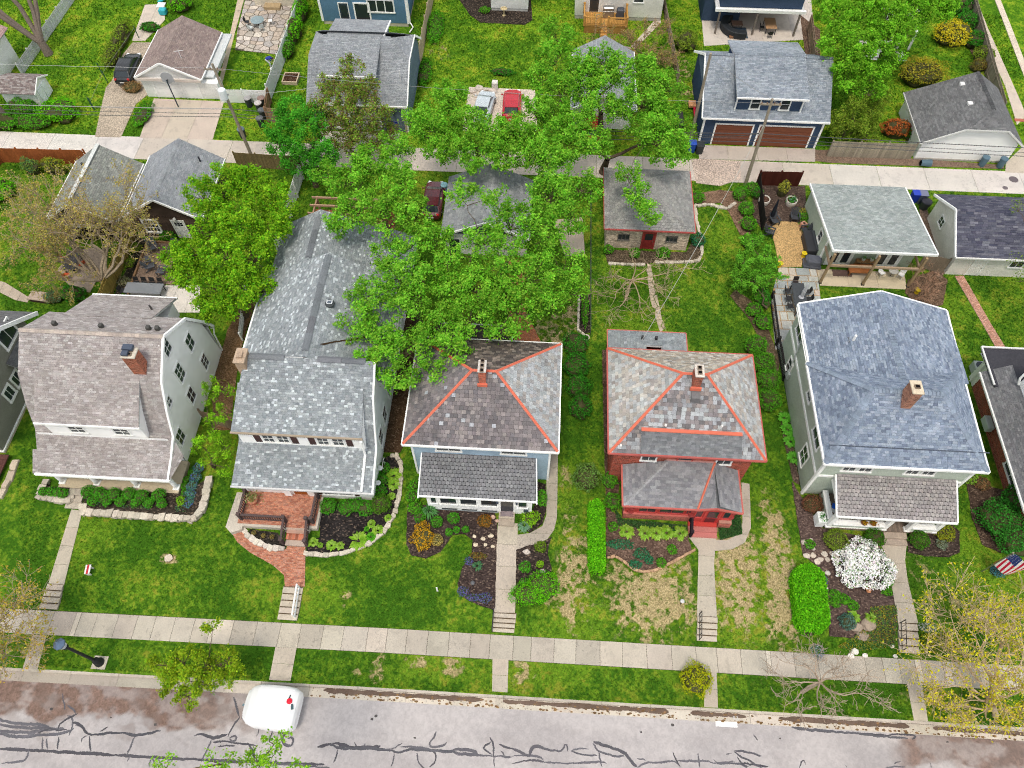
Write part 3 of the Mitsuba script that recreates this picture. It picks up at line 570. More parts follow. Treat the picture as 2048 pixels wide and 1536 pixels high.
# garden walks: strips cut into slabs across their run
def cut_walk(key, poly, step, z, thick, col, rng, axis=1, bs='concrete', jitter=.04, gap=.02, name='slab'):
 pg = Polygon(poly).buffer(0); b = pg.bounds; lo, hi = b[axis], b[axis + 2]; n = max(1, round((hi - lo) / step))
 for i in range(n):
  a0, a1 = lo + (hi - lo) * i / n + gap / 2, lo + (hi - lo) * (i + 1) / n - gap / 2
  g = pg.intersection(shapely.box(*( (b[0] - 1, a0, b[2] + 1, a1) if axis == 1 else (a0, b[1] - 1, a1, b[3] + 1))))
  for h in (g.geoms if hasattr(g, 'geoms') else [g]):
   if h.geom_type == 'Polygon' and h.area > .03: part(key, name, MB().prism(h, z - .1, z + thick * (.8 + .4 * rng.random()), jit(col, rng, jitter)), bs)
WALK = (.45, .395, .325)
def walk_steps(key, x0, x1, xb0, xb1, y0, y1, n, col, rng):
 """Cast steps climbing from the pavement (y0, level 0) to the lot (y1)."""
 for i in range(n):
  a, b = y0 + (y1 - y0) * i / n, y0 + (y1 - y0) * (i + 1) / n + .03
  f0, f1 = i / n, (i + 1) / n
  l, r = xb0 + (x0 - xb0) * f0, xb1 + (x1 - xb1) * f0
  z = GZ * (i + 1) / n + .015 if i < n - 1 else GZ + .015
  e = b if i < n - 1 else y1 + .05
  part(key, 'step', MB().box((l, a, z - .05), (r, e, z), jit(col, rng, .04), bev=.012), 'concrete'); part(key, 'riser', MB().box((l + .01, a + .02, -.15), (r - .01, e - .01, z - .05), np.array(col) * .7).box((l + .02, e - .08, z - .01), (r - .02, e + .01, z + .003), (.13, .10, .07)), 'concrete')  # darker risers and a dark strip behind each tread paint in the shadow lines
for nm, lab, poly, stp, x0, x1, xb0, xb1, yb, yt in (
  ('front_walk', 'concrete walk with steps up to the white house with the brown roof', 'walk1', 1.25, -31.65, -30.6, -31.95, -30.75, 11.72, 13.25),
  ('front_walk', 'concrete walk with steps up to the blue house with the slate roof', 'walk3', 1.5, -1.93, -.45, -1.97, -.55, 11.95, 13.05),
  ('front_walk', 'concrete walk with steps up to the red brick house', 'walk4', 1.5, 11.30, 12.6, 11.26, 12.55, 12.15, 13.6),
  ('front_walk', 'concrete walk with steps up to the pale green house', 'walk5', 1.35, 24.25, 25.45, 24.2, 25.45, 12.15, 13.9)):
 k = structure(nm, lab)
 pg = Polygon(D[poly]).intersection(shapely.box(-99, yt, 99, 99))
 cut_walk(k, pg, stp, GZ, .022, WALK, R)
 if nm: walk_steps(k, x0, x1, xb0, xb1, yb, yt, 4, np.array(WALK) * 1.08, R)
k = structure('side_walk', 'curved concrete walk along the right side of the blue house'); cut_walk(k, D['walk3b'], 1.3, GZ, .016, np.array(WALK) * .86, R)
k = structure('side_walk', 'curved concrete walk along the right side of the red brick house'); cut_walk(k, D['walk4b'], 1.2, GZ, .016, WALK, R)
for i, n in enumerate(('strip1', 'strip2', 'strip3', 'strip4', 'strip5')):
 k = structure('kerb_walk', ('first', 'second', 'third', 'fourth', 'fifth')[i] + ' concrete strip from the left between pavement and kerb')
 cut_walk(k, D[n], 1.1, -.01, .02, np.array(WALK) * (1.02 if i != 4 else 1.05), R)
k = structure('front_steps', 'concrete steps below the brick walk of the grey shingled house')
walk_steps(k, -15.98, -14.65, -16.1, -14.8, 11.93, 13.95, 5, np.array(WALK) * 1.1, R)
# alley
structure('alley', 'pale concrete alley behind the lots')
ax = np.r_[np.arange(-70, 70, 4.4)]
for i, x in enumerate(ax):
 t = np.array((.60, .56, .52)) if (x > 24 or x < -42) else np.array((.53, .465, .405)) * R.uniform(.95, 1.05)
 part('alley', 'slab', MB().box((x + .015, 53.9 - .12 * (x < 10), .3), (x + 4.385, 56.85, GZ + .012 + .003 * R.random()), jit(t, R, .03)), 'concrete')
for nm, lab, key, col, bs in (('driveway', 'stained concrete driveway in front of the white garage with the brown roof', 'driveL', (.50, .43, .36), 'concrete'), ('driveway', 'concrete apron in front of the navy garage', 'driveblue', (.47, .41, .36), 'concrete'),
  ('driveway', 'concrete driveway at the right end of the alley', 'driveR', (.5, .43, .36), 'concrete'), ('driveway', 'concrete apron in front of the blue grey garage', 'drivegrey', (.52, .47, .42), 'concrete'), ('parking_pad', 'concrete pad under the parked silver and red cars', 'padcars', (.56, .49, .42), 'concrete')):
 k = structure(nm, lab); cut_walk(k, D[key], 2.7, GZ, .02, col, R, axis=0, bs=bs)
for nm, lab, key, col in (('gravel_drive', 'pale gravel track where the black car stands', 'gravelL', (.46, .385, .30)), ('gravel_lot', 'leaf littered gravel lot beside the alley', 'alley_pad', (.56, .45, .38)), ('gravel_patio', 'tan pea gravel patio with black chairs', 'gravel5', (.55, .36, .165)),
  ('gravel_patio', 'brown gravel patio with grey chairs', 'gravel1', (.34, .24, .18)), ('verge', 'bare leaf littered strip along the alley fence', 'mudalleyR', (.23, .16, .12))):
 emit(structure(nm, lab), MB().prism(D[key], .5, GZ + .022, col), 'gravel_cover')
# mulch beds
for lab, key, col in (('black mulch bed in front of the grey shingled house', 'bed_h2', (.030, .024, .024)), ('mulch strip under the brick porch', 'bed_h2b', (.035, .028, .024)), ('brown mulch bed in front of the blue house', 'bed_h3', (.062, .042, .038)), ('mulch bed right of the blue house walk', 'bed_h3b', (.050, .036, .032)), ('mulch bed beside the white porch', 'bed_h3c', (.042, .030, .026)),
  ('leafy bed in front of the red brick house', 'bed_h4', (.135, .085, .065)), ('ivy bed right of the red porch', 'bed_h4b', (.06, .05, .03)), ('large mulch bed in front of the pale green house', 'bed_h5', (.105, .070, .062)), ('mulch bed right of the pale green porch', 'bed_h5b', (.055, .040, .034)), ('mulch strip left of the pale green house', 'bed_h5c', (.10, .07, .055)), ('mulch bed beside the red brick wall at the right edge', 'bed_h6', (.085, .055, .042)),
  ('bare soil passage left of the blue house', 'soil_h23', (.085, .05, .03)), ('bare soil passage right of the white house', 'soil_h12', (.16, .095, .05)), ('planting bed around the cream brick garage', 'bed_g4a', (.10, .075, .05)), ('planting bed behind the back lawn', 'bed_g4b', (.20, .125, .085)), ('dark bed with planters beside the green garage', 'bed_g5', (.08, .055, .045)), ('bed along the back lawn', 'bed_back45', (.11, .08, .05)),
  ('narrow bed along the back fence of the blue house', 'bed_h3back', (.035, .028, .022)), ('dark bed left of the gravel patio', 'bed_h1back', (.03, .026, .02)), ('leafy passage right of the green garage', 'bed_g5r', (.16, .11, .085)), ('dry bed around the bare brush', 'bed_brush', (.14, .09, .06)), ('dark bed below the white house', 'bed_whitehouse', (.045, .035, .03)), ('bed inside the corner fence', 'bed_fenceR', (.11, .07, .05)), ('bare ground behind the navy garage', 'bed_top5', (.14, .09, .065)), ('bare strip left of the red brick house', 'bedSide4', (.11, .07, .05))):
 pg = Polygon(D[key]).buffer(0).buffer(.12).buffer(-.12)
 pg = pg if pg.geom_type == 'Polygon' else max(pg.geoms, key=lambda g: g.area)
 pg = shapely.segmentize(pg, .35)
 pg2 = Polygon([(x + .06 * (R.random() - .5), y + .06 * (R.random() - .5)) for x, y in pg.exterior.coords[:-1]]).buffer(0)
 mb = MB(); b = pg2.bounds; cuts = [b[1] - .1, *[c for c in np.arange(11.8, 14.5, .2) if b[1] < c < b[3]], b[3] + .1]
 for c0, c1 in zip(cuts[:-1], cuts[1:]):
  g = pg2.intersection(shapely.box(b[0] - 1, c0, b[2] + 1, c1))
  if g.area > 1e-4: mb.prism(g, lambda x, y: zg(x, y) - .2, lambda x, y: zg(x, y) + .03, col)
 emit(structure('mulch_bed', lab), mb, 'mulch_cover')
# far right street corner
emit(structure('street', 'side street at the top right corner'), MB().prism(D['roadTR'], .3, GZ - .1, (.3, .3, .3)), 'asphalt')
k = structure('pavement', 'pavement beside the corner fence'); cut_walk(k, D['swTR'], 1.6, GZ, .02, (.56, .48, .40), R)
part(k, 'brick_inset', MB().box((*(46.23,64.08), GZ), (*(47.23,64.51), GZ + .03), (.42, .14, .10)), 'concrete')
k = structure('kerb', 'pale kerb of the side street'); cut_walk(k, D['kerbTR'], 2.5, GZ, .05, (.6, .52, .42), R, name='kerbstone')
# paved terraces
for nm, lab, key, col, stp in (('terrace', 'concrete slab under the green garage porch', 'porch5', (.56, .475, .345), 2.2), ('terrace', 'pale concrete terrace with a long dark table', 'patio1', (.66, .62, .57), 1.2), ('terrace', 'concrete terrace with the orange chairs', 'patio0', (.36, .29, .23), 1.4),
  ('garden_path', 'concrete path at the left edge', 'path0', (.42, .35, .28), 1.0), ('terrace', 'pale terrace behind the hedge at the top left', 'patTL', (.56, .48, .41), 1.8), ('terrace', 'concrete terrace below the navy house', 'padnavy', (.56, .50, .45), 3.), ('garden_path', 'pale slanting path from the timber deck', 'pathdeck', (.58, .50, .42), 1.1),
  ('terrace', 'grey gravel terrace below the timber deck', 'patdeck', (.42, .36, .33), 2.5), ('terrace', 'concrete slab behind the blue house', 'conc3', (.45, .38, .31), 1.5)):
 k = structure(nm, lab); cut_walk(k, D[key], stp, GZ, .024, col, R, axis=0)
k = structure('garden_path', 'straight concrete path beside the flagstone patio'); cut_walk(k, D['walkTL'], 2.0, GZ, .02, (.52, .43, .33), R)
k = structure('flagstone_patio', 'patio of irregular flagstones at the top left')
emit_tiles(k, 'flagstone', poly_tiles(voronoi_cells(Polygon(D['flagTL']).buffer(0), .8, R, .045), GZ + .01, .03, [(.50, .44, .39), (.42, .37, .34), (.56, .50, .44), (.38, .35, .33), (.47, .40, .33)], R), 'stone_cover')
part(k, 'joint_bed', MB().prism(D['flagTL'], .5, GZ + .012, (.17, .14, .11)), 'gravel_cover')
k = structure('stone_path', 'path of irregular stepping stones to the cream garage')
emit_tiles(k, 'stepping_stone', poly_tiles(voronoi_cells(Polygon(D['pathG4']).buffer(0), .62, R, .03), GZ + .005, .03, [(.52, .43, .33), (.46, .38, .29), (.58, .48, .37)], R), 'stone_cover')
# bluestone patio with sandy joints
k = structure('bluestone_patio', 'patio of grey bluestone pavers with sandy joints')
part(k, 'joint_bed', MB().prism(D['blue5'], .5, GZ + .012, (.48, .30, .15)), 'gravel_cover')
pg = Polygon(D['blue5']).buffer(0); b = pg.bounds; cells = []; y = b[1]
while y < b[3]:
 h = R.choice([.62, .9, .9, 1.2]); x = b[0] - R.random()
 while x < b[2]:
  w = R.choice([.6, .9, 1.2, .9]); c = shapely.box(x + .035, y + .035, x + w - .035, y + h - .035).intersection(pg)
  if c.geom_type == 'Polygon' and c.area > .08: cells.append(c)
  x += w
 y += h
emit_tiles(k, 'paver', poly_tiles(cells, GZ + .012, .03, [(.36, .38, .37), (.42, .43, .41), (.47, .47, .43), (.33, .35, .35), (.50, .45, .38)], R), 'stone_cover')
# brick walks
BR = [(.40, .155, .095), (.46, .19, .12), (.35, .13, .085), (.50, .23, .15), (.43, .20, .14)]
def brick_paving(key, poly, z, rng, cols=BR, w=.22, h=.11, ang=0, clip=None):
 pg = Polygon(poly).buffer(0) if not isinstance(poly, Polygon) else poly
 c, s = math.cos(ang), math.sin(ang); r = np.array(pg.exterior.coords)[:-1] @ np.array([[c, -s], [s, c]])
 lo, hi = r.min(0), r.max(0); base = [(lo[0] - .01, lo[1] - .01), (hi[0] + .01, lo[1] - .01), (hi[0] + .01, hi[1] + .01), (lo[0] - .01, hi[1] + .01)]
 out, pg_r = [], Polygon(r)
 rows = int((hi[1] - lo[1]) / h) + 1
 for k_ in range(rows):
  y = lo[1] + k_ * h; x = lo[0] - w * (.5 if k_ % 2 else 0)
  while x < hi[0]:
   g = shapely.box(x + .008, y + .008, x + w - .008, y + h - .008)
   if pg_r.intersects(g):
    g = g.intersection(pg_r)
    if g.geom_type == 'Polygon' and g.area > w * h * .15:
     ring = np.array(g.exterior.coords)[:-1]
     if not g.exterior.is_ccw: ring = ring[::-1]
     m = len(ring); q = ring @ np.array([[c, s], [-s, c]]); t = z + .012 * rng.random()
     v = np.vstack([np.c_[q, np.full(m, t)], np.c_[q, np.full(m, z - .04)]])
     f = [[0, a, a + 1] for a in range(1, m - 1)] + [[a, m + a, m + (a + 1) % m] for a in range(m)] + [[a, m + (a + 1) % m, (a + 1) % m] for a in range(m)]
     out.append((v, np.array(f), jit(cols[rng.integers(len(cols))], rng, .15)))
   x += w
 part(key, 'brick_field', join_tiles(out), 'matte', kind='stuff')
 part(key, 'mortar_bed', MB().prism(pg, z - .15, z - .012, (.42, .32, .26)), 'matte')
k = structure('brick_walk', 'curving red brick walk to the brick porch'); brick_paving(k, D['walk2brick'], GZ + .03, R)
k = structure('brick_path', 'straight pink brick path across the right back lawn'); brick_paving(k, D['brickR'], GZ + .03, R, [(.47, .26, .19), (.52, .30, .23), (.42, .22, .16)])
k = structure('brick_terrace', 'red brick terrace under the big maple'); brick_paving(k, D['brick3'], GZ + .03, R, [(.47, .17, .08), (.42, .15, .08)])
# houses
ST = dict(
 brown=dict(course=.155, width=.30, wj=.35, thick=.016, gap=.008, cols=[(.305,.272,.262),(.36,.33,.32),(.25,.22,.213),(.43,.405,.395)], w=[.35,.3,.22,.13], deck=(.12,.09,.085)),
 grey=dict(course=.165, width=.23, wj=.25, thick=.016, gap=.008, cols=[(.215,.238,.255),(.255,.278,.295),(.30,.325,.34),(.49,.53,.55)], w=[.34,.31,.23,.12], deck=(.10,.105,.11), vary=.14),
 slateF=dict(course=.27, width=.29, wj=.12, thick=.028, gap=.014, cols=[(.17,.15,.155),(.21,.185,.188),(.14,.128,.135),(.26,.23,.225),(.38,.40,.43)], w=[.34,.27,.22,.145,.025], deck=(.07,.06,.06), vary=.16, stagger=.5),
 slateR=dict(course=.27, width=.29, wj=.12, thick=.028, gap=.014, cols=[(.32,.345,.365),(.385,.41,.43),(.33,.30,.28),(.26,.25,.25),(.43,.43,.415)], w=[.32,.22,.18,.18,.10], deck=(.09,.09,.10), vary=.16),
 slateL=dict(course=.27, width=.29, wj=.12, thick=.028, gap=.014, cols=[(.35,.37,.38),(.44,.46,.46),(.36,.32,.28),(.28,.25,.23),(.50,.47,.43)], w=[.25,.22,.2,.16,.17], deck=(.09,.09,.09), vary=.16),
 slateD=dict(course=.27, width=.29, wj=.12, thick=.028, gap=.014, cols=[(.095,.08,.075),(.14,.115,.10),(.20,.17,.15),(.27,.22,.19)], w=[.4,.3,.2,.1], deck=(.05,.045,.045), vary=.16),
 blue=dict(course=.17, width=.28, wj=.4, thick=.02, gap=.01, cols=[(.185,.225,.30),(.24,.285,.36),(.305,.35,.42),(.135,.165,.23)], w=[.34,.3,.21,.15], deck=(.10,.115,.15), vary=.1),
 oct=dict(course=.265, width=.27, thick=.026, gap=.022, round=.24, cols=[(.205,.205,.215),(.235,.235,.245),(.185,.185,.195)], deck=(.06,.06,.065), vary=.08),
 octB=dict(course=.265, width=.27, thick=.026, gap=.022, round=.24, cols=[(.30,.275,.275),(.34,.315,.31),(.27,.25,.25)], deck=(.09,.08,.08), vary=.08),
 dark=dict(course=.15, width=.3, thick=.012, gap=.006, cols=[(.165,.165,.175),(.195,.195,.205),(.145,.145,.155)], deck=(.09,.09,.1), vary=.1),
 steel=dict(course=.15, width=.32, wj=.2, thick=.014, gap=.007, cols=[(.26,.275,.295),(.29,.305,.325),(.235,.25,.27)], deck=(.13,.14,.15), vary=.08),
 steelN=dict(course=.17, width=.34, wj=.2, thick=.016, gap=.009, cols=[(.255,.285,.325),(.30,.33,.37),(.215,.245,.285)], deck=(.11,.125,.15), vary=.1),
 green=dict(course=.16, width=.3, thick=.014, gap=.008, cols=[(.285,.315,.31),(.33,.36,.355),(.25,.28,.275)], deck=(.14,.16,.155), vary=.08),
 oldgreen=dict(course=.17, width=.32, thick=.014, gap=.008, cols=[(.235,.245,.225),(.27,.28,.255),(.21,.215,.20)], deck=(.12,.125,.115), vary=.1),
 black=dict(course=.2, width=.5, wj=.4, thick=.02, gap=.008, cols=[(.085,.085,.115),(.11,.11,.14),(.07,.07,.10),(.15,.15,.18)], w=[.4,.3,.2,.1], deck=(.04,.04,.05), vary=.12),
 charcoal=dict(course=.15, width=.3, thick=.012, gap=.006, cols=[(.155,.155,.16),(.185,.185,.19),(.135,.135,.14)], deck=(.08,.08,.085), vary=.1),
 taupe=dict(course=.15, width=.3, thick=.014, gap=.008, cols=[(.255,.20,.185),(.29,.23,.21),(.225,.175,.165)], deck=(.12,.1,.09), vary=.08),
 hipgrey=dict(course=.24, width=.3, thick=.018, gap=.01, cols=[(.26,.255,.25),(.29,.285,.275),(.23,.225,.22)], deck=(.12,.12,.115), vary=.07),
)
for q_, f_ in (('brown', .7), ('grey', .85), ('blue', .8), ('slateL', .7), ('slateR', .7), ('slateF', .85)):
 a_ = np.array(ST[q_]['cols']); ST[q_]['cols'] = a_.mean(0) + (a_ - a_.mean(0)) * f_
WHT, RED, CAPRED = (.85,.85,.84), (.40,.045,.04), (.60,.15,.09)
RH = np.random.default_rng(21)
# --- white house with brown gambrel roof
h = thing('white_house', 'white house with steep brown shingle roof, long front dormer and column porch', 'house')
X0, X1 = -34.45, -24.72
PF = [(27.5, 9.5), (25.0, 7.85), (23.75, 5.95), (22.9, 4.2), (21.6, 3.55), (20.05, 2.98)]
PB = [(27.5, 9.5), (30.3, 7.75), (31.9, 5.2), (32.6, 3.7)]
pl = []
for (a, b) in zip(PF[:-1], PF[1:]):
 lo = (X0 + .3, X1 + .1) if b[0] < 22 else (X0, X1)
 pl.append([(lo[0], b[0], b[1]), (lo[1], b[0], b[1]), (X1, a[0], a[1]), (X0, a[0], a[1])])
for (a, b) in zip(PB[:-1], PB[1:]): pl.append([(X1, b[0], b[1]), (X0, b[0], b[1]), (X0, a[0], a[1]), (X1, a[0], a[1])])
pl.append([(-33.3, 22.4, 6.05), (-26.2, 22.4, 6.05), (-26.2, 25.3, 8.08), (-33.3, 25.3, 8.08)])        # front dormer
pl.append([(-26.9, 33.3, 6.05), (-33.2, 33.3, 6.05), (-33.2, 29.9, 8.05), (-26.9, 29.9, 8.05)])        # rear dormer
r = roof(h, pl, ST['brown'], RH)
caps(r, [(X0, 27.5, 9.53), (X1, 27.5, 9.53)], .34, (.42, .36, .32), RH, step=.26, h=.09)
wm = MB()
for x in (X0 + .25, X1 - .28):
 out = [(22.55, .5), (32.35, .5)] + [(y - .0, z - .14) for y, z in PB[::-1] if y < 32.4] + [(y, z - .14) for y, z in PF[1:] if y > 22.6]
 v, f = trimesh.creation.triangulate_polygon(Polygon(out)); wm.add([(x, p[0], p[1]) for p in v], f, WHT)
wm.quad((X0 + .25, 22.55, .5), (X1 - .28, 22.55, .5), (X1 - .28, 22.55, 4.3), (X0 + .25, 22.55, 4.3), WHT)
wm.quad((X0 + .25, 32.35, .5), (X1 - .28, 32.35, .5), (X1 - .28, 32.35, 4.2), (X0 + .25, 32.35, 4.2), WHT)
part(h, 'wall', wm, 'flat')
dm = MB(); dm.box((-33.1, 22.62, 3.9), (-26.4, 25.2, 5.85), WHT); dm.face([(-26.38, 22.6, 4.0), (-26.38, 25.2, 7.8), (-26.38, 22.6, 5.9)], WHT); dm.face([(-26.38, 22.6, 5.9), (-26.38, 25.2, 7.8), (-26.38, 25.2, 7.95)], WHT)
part(h, 'rear_dormer', MB().box((-33.0, 30.0, 4.5), (-27.1, 32.95, 5.9), WHT), 'flat')
part(h, 'dormer', dm, 'flat')
for x in (-31.0, -27.9): window(h, (x, 22.62, 4.95), '-y', 1.0, .8, 2, 2)
tr = [((X1 + .0, y, z - .05)) for y, z in PF]; trim(h, tr, .14, .2, WHT, 'bargeboard'); trim(h, [(X1, y, z - .05) for y, z in PB], .14, .2, WHT, 'bargeboard')
trim(h, [(-33.35, 22.37, 5.97), (-26.15, 22.37, 5.97)], .12, .18, WHT); trim(h, [(-33.25, 33.34, 5.98), (-26.85, 33.34, 5.98)], .12, .18, WHT); trim(h, [(X0 + .45, 20.02, 2.93), (X1 + .15, 20.02, 2.93)], .14, .2, WHT)
for (y, z), w, hh, nx, ny in (((27.46,8.35), .85, 1.45, 2, 3), ((29.71,5.67), .85, 1.35, 2, 2), ((29.96,2.76), .75, 1.3, 2, 3), ((27.14,5.60), .85, 1.5, 2, 3), ((24.70,5.71), .55, .75, 2, 2), ((23.57,2.74), .8, 1.3, 2, 2), ((26.80,3.10), .8, 1.3, 2, 2)):
 window(h, (X1 - .28, y, z), '+x', w, hh, nx, ny)
chimney(h, -26.15, 25.7, 7.9, 10.0, .85, .75, RH, flues=2)
ck = MB().box((-26.55, 25.75, 10.2), (-25.9, 26.15, 10.42), (.06, .075, .11)).box((-26.5, 25.35, 10.2), (-26.1, 25.7, 10.36), (.06, .075, .11)); part(h + '__chimney', 'cowl', ck, 'flat')
for px in ((92, 646), (185, 650), (279, 656), (297, 656)):
 x = -34.2 + (px[0] - 45) * .0345; part(h, 'roof_vent', MB().box((x - .13, 28.2, 8.95), (x + .13, 28.5, 9.35), (.07, .065, .06), bev=.03), 'flat')
part(h, 'vent_pipe', MB().tube([(-27.6, 31.3, 7.1), (-27.6, 31.3, 7.75)], .07, (.08, .07, .07)), 'flat')
pf = MB().box((-33.4, 19.98, .5), (-24.75, 22.5, .97), (.50, .42, .30)); part(h, 'porch_floor', pf, 'concrete')
for x in (-33.2, -30.7, -27.8, -24.98):
 c = sub(h, 'porch_column'); part(c, 'shaft', MB().lathe([(.15, 1.07), (.16, 1.6), (.13, 2.75)], (x, 20.42, 0), WHT, 14), 'flat', smooth=True)
 part(c, 'base', MB().box((x - .22, 20.2, .95), (x + .22, 20.64, 1.08), WHT, bev=.02).box((x - .19, 20.23, 2.72), (x + .19, 20.61, 2.84), WHT), 'flat')
part(h, 'porch_beam', MB().box((-33.4, 20.27, 2.8), (-24.75, 20.57, 2.98), WHT).box((-25.05, 20.5, 2.8), (-24.75, 22.5, 2.98), WHT), 'flat')
# return of the porch roof round the corner
r2 = roof(h, [[(-24.62, 20.05, 2.95), (-24.12, 21.9, 3.05), (-24.85, 22.9, 4.1), (-24.85, 21.5, 3.5)]], ST['brown'], RH, name='porch_roof_return')
door(h, (-29.2, 22.55, .97), '-y', .95, 2.05, (.12, .05, .03));
for x in (-31.6, -26.7): window(h, (x, 22.55, 2.1), '-y', 1.3, 1.2, 2, 2)
gutter_downpipe(h, [(-24.9, 32.5, 3.6), (-24.85, 32.7, 3.3), (-24.9, 32.45, 2.9), (-24.95, 32.4, .7)], .06, WHT)
fs = structure('porch_steps', 'concrete steps up to the column porch between stone planters')
for i in range(3): part(fs, 'step', MB().box((-32.55, 18.55 + .45 * i, .5), (-31.45, 19.95, GZ + .12 * (i + 1)), jit(WALK, RH), bev=.015), 'concrete')
# --- grey shingled house with long rear wing
h = thing('grey_shingled_house', 'white house under a long speckled grey shingle roof with dark shuttered front windows', 'house')
pl = []
PF = [(26.8, 8.75), (24.7, 7.35), (23.6, 5.6), (22.85, 4.1), (19.95, 2.98)]
XL = [-19.3, -19.7, -20.0, -20.15, -20.3]; XR = [-10.7] * 4 + [-10.55]
for i in range(4): pl.append([(XL[i + 1], *PF[i + 1]), (XR[i + 1], *PF[i + 1]), (XR[i], *PF[i]), (XL[i], *PF[i])])
pl.append([(-20.0, 22.48, 6.05), (-11.25, 22.48, 6.05), (-11.25, 25.2, 7.85), (-19.65, 25.2, 7.85)])
# rear wing, ridge running back
yb, yc = 36.0, 41.4
pl.append([(-20.75, yb, 6.0), (-20.75, 28.2, 6.0), (-15.4, 26.9, 8.78), (-15.4, yb, 8.78)])
pl.append([(-10.25, 26.8, 6.0), (-10.25, yb, 6.0), (-15.4, yb, 8.78), (-15.4, 26.9, 8.78)])
pl.append([(-19.3, 26.8, 8.75), (-20.75, 28.2, 6.0), (-15.4, 26.9, 8.78)][::1])
pl.append([(-20.6, yc, 5.7), (-20.6, yb, 5.7), (-17.3, yb, 7.6), (-17.3, yc, 7.6)])
pl.append([(-9.9, yb, 5.0), (-9.9, yc, 5.0), (-17.3, yc, 7.6), (-17.3, yb, 7.6)])
r = roof(h, pl, ST['grey'], RH)
for pts in ([(-19.0, 26.8, 8.8), (-16.6, 26.8, 8.8)], [(-14.4, 26.8, 8.8), (-11.2, 26.8, 8.8)], [(-15.4, 27.4, 8.82), (-15.4, 35.8, 8.82)], [(-17.3, 36.5, 7.64), (-17.3, 40.6, 7.64)]):
 mb = MB(); a, b = map(np.array, pts); n = max(1, int(np.linalg.norm(b - a) / 1.2)); t = (b - a) / n
 for i in range(n):
  p, q = a + t * i, a + t * (i + 1) * .999 - t * .01; s = np.cross(t, [0, 0, 1.]); s = s / np.linalg.norm(s) * .24
  c = jit((.165, .175, .19), RH, .15)
  mb.add([p - s - [0, 0, .06], p + [0, 0, .07], p + s - [0, 0, .06], q - s - [0, 0, .06], q + [0, 0, .07], q + s - [0, 0, .06]], [[0, 1, 4], [0, 4, 3], [1, 2, 5], [1, 5, 4], [0, 2, 1], [3, 4, 5]], c)
 part(r, 'ridge_vent', mb, 'matte')
wm = MB().box((-19.9, 20.42, .5), (-10.85, 23.4, 3.0), WHT).box((-19.9, 23.4, .5), (-10.85, 41.2, 5.0), WHT)
v, f = trimesh.creation.triangulate_polygon(Polygon([(20.42, .5), (41.2, .5), (41.2, 5.0), (28, 5.75), (26.8, 8.5), (24.7, 7.2), (23.6, 5.45), (22.85, 3.95), (20.42, 3.05)])); wm.add([(-10.845, p[0], p[1]) for p in v], f, WHT)
wm.face([(-20.3, 41.2, 5), (-10.6, 41.2, 5), (-17.3, 41.2, 7.4)], WHT); wm.face([(-20.3, 36.1, 5.7), (-10.6, 36.1, 5.7), (-15.4, 36.1, 8.5)], WHT)
part(h, 'wall', wm, 'flat')
dm = MB().box((-19.85, 22.72, 3.8), (-11.35, 25.0, 5.9), WHT); dm.face([(-11.3, 22.7, 4.0), (-11.3, 25.2, 7.5), (-11.3, 22.7, 5.95)], WHT); dm.face([(-11.3, 22.7, 5.95), (-11.3, 25.2, 7.5), (-11.3, 25.2, 7.75)], WHT)
part(h, 'dormer', dm, 'flat')
def shutter(x, z, w, hh, y): part(h, 'shutter', MB().box((x - w / 2, y - .05, z - hh / 2), (x + w / 2, y, z + hh / 2), (.055, .02, .018)).box((x - w / 2 + .05, y - .06, z - hh / 2 + .06), (x + w / 2 - .05, y - .05, z - .03), (.04, .016, .014)), 'flat')
for px, w in ((535, .8), (565, .8), (647, .8), (678, .8)): window(h, (-20.0 + (px - 470) * .0333, 22.72, 4.9), '-y', w - .1, .95, 2, 2)
for px in (512, 588, 624, 701): shutter(-20.0 + (px - 470) * .0333, 4.9, .42, 1.1, 22.72)
trim(h, [(-20.05, 22.44, 5.98), (-11.2, 22.44, 5.98)], .14, .14, (.34, .27, .20), 'gutter'); trim(h, [(-20.35, 19.88, 2.92), (-10.5, 19.88, 2.92)], .12, .13, (.55, .55, .55), 'gutter')
trim(h, [(-10.62, y, z - .06) for y, z in PF], .12, .18, WHT, 'bargeboard'); trim(h, [(-20.85, 28.0, 5.9), (-20.85, 36.0, 5.9)], .12, .14, WHT, 'gutter'); trim(h, [(-10.15, 27.5, 5.9), (-10.15, 36.0, 5.9)], .12, .14, (.3, .3, .3), 'gutter')
gutter_downpipe(h, [(-11.3, 22.3, 5.85), (-11.32, 22.3, 4.0), (-11.35, 19.95, 3.1)], .09, WHT)
for x in (-13.85, -12.75): window(h, (x, 20.42, 1.9), '-y', .95, 1.15, 1, 1)
for x in (-14.55, -12.02): shutter(x, 1.9, .36, 1.2, 20.42)
door(h, (-16.0, 20.42, 1.06), '-y', .95, 1.85, (.30, .085, .015), label='varnished brown wooden front door')
part(h, 'door_surround', MB().box((-17.1, 20.2, 1.06), (-16.62, 20.42, 2.9), WHT), 'flat'); part(h, 'door_surround', MB().box((-15.4, 20.27, 1.06), (-14.9, 20.42, 2.9), WHT), 'flat')
for y, z in ((24.6, 2.4), (26.4, 2.4), (28.6, 2.6), (33, 2.8)): window(h, (-10.845, y, z), '+x', .9, 1.5, 1, 2)
k = sub(h, 'chimney'); part(k, 'stack', MB().box((-19.75, 26.0, 7.0), (-19.1, 27.1, 9.0), (.42, .31, .22), bev=.03), 'stone_cover'); part(k, 'cap', MB().box((-19.82, 25.95, 9.0), (-19.05, 27.15, 9.12), (.45, .34, .25), bev=.03).box((-19.6, 26.3, 9.1), (-19.25, 26.7, 9.3), (.4, .3, .22)), 'stone_cover')
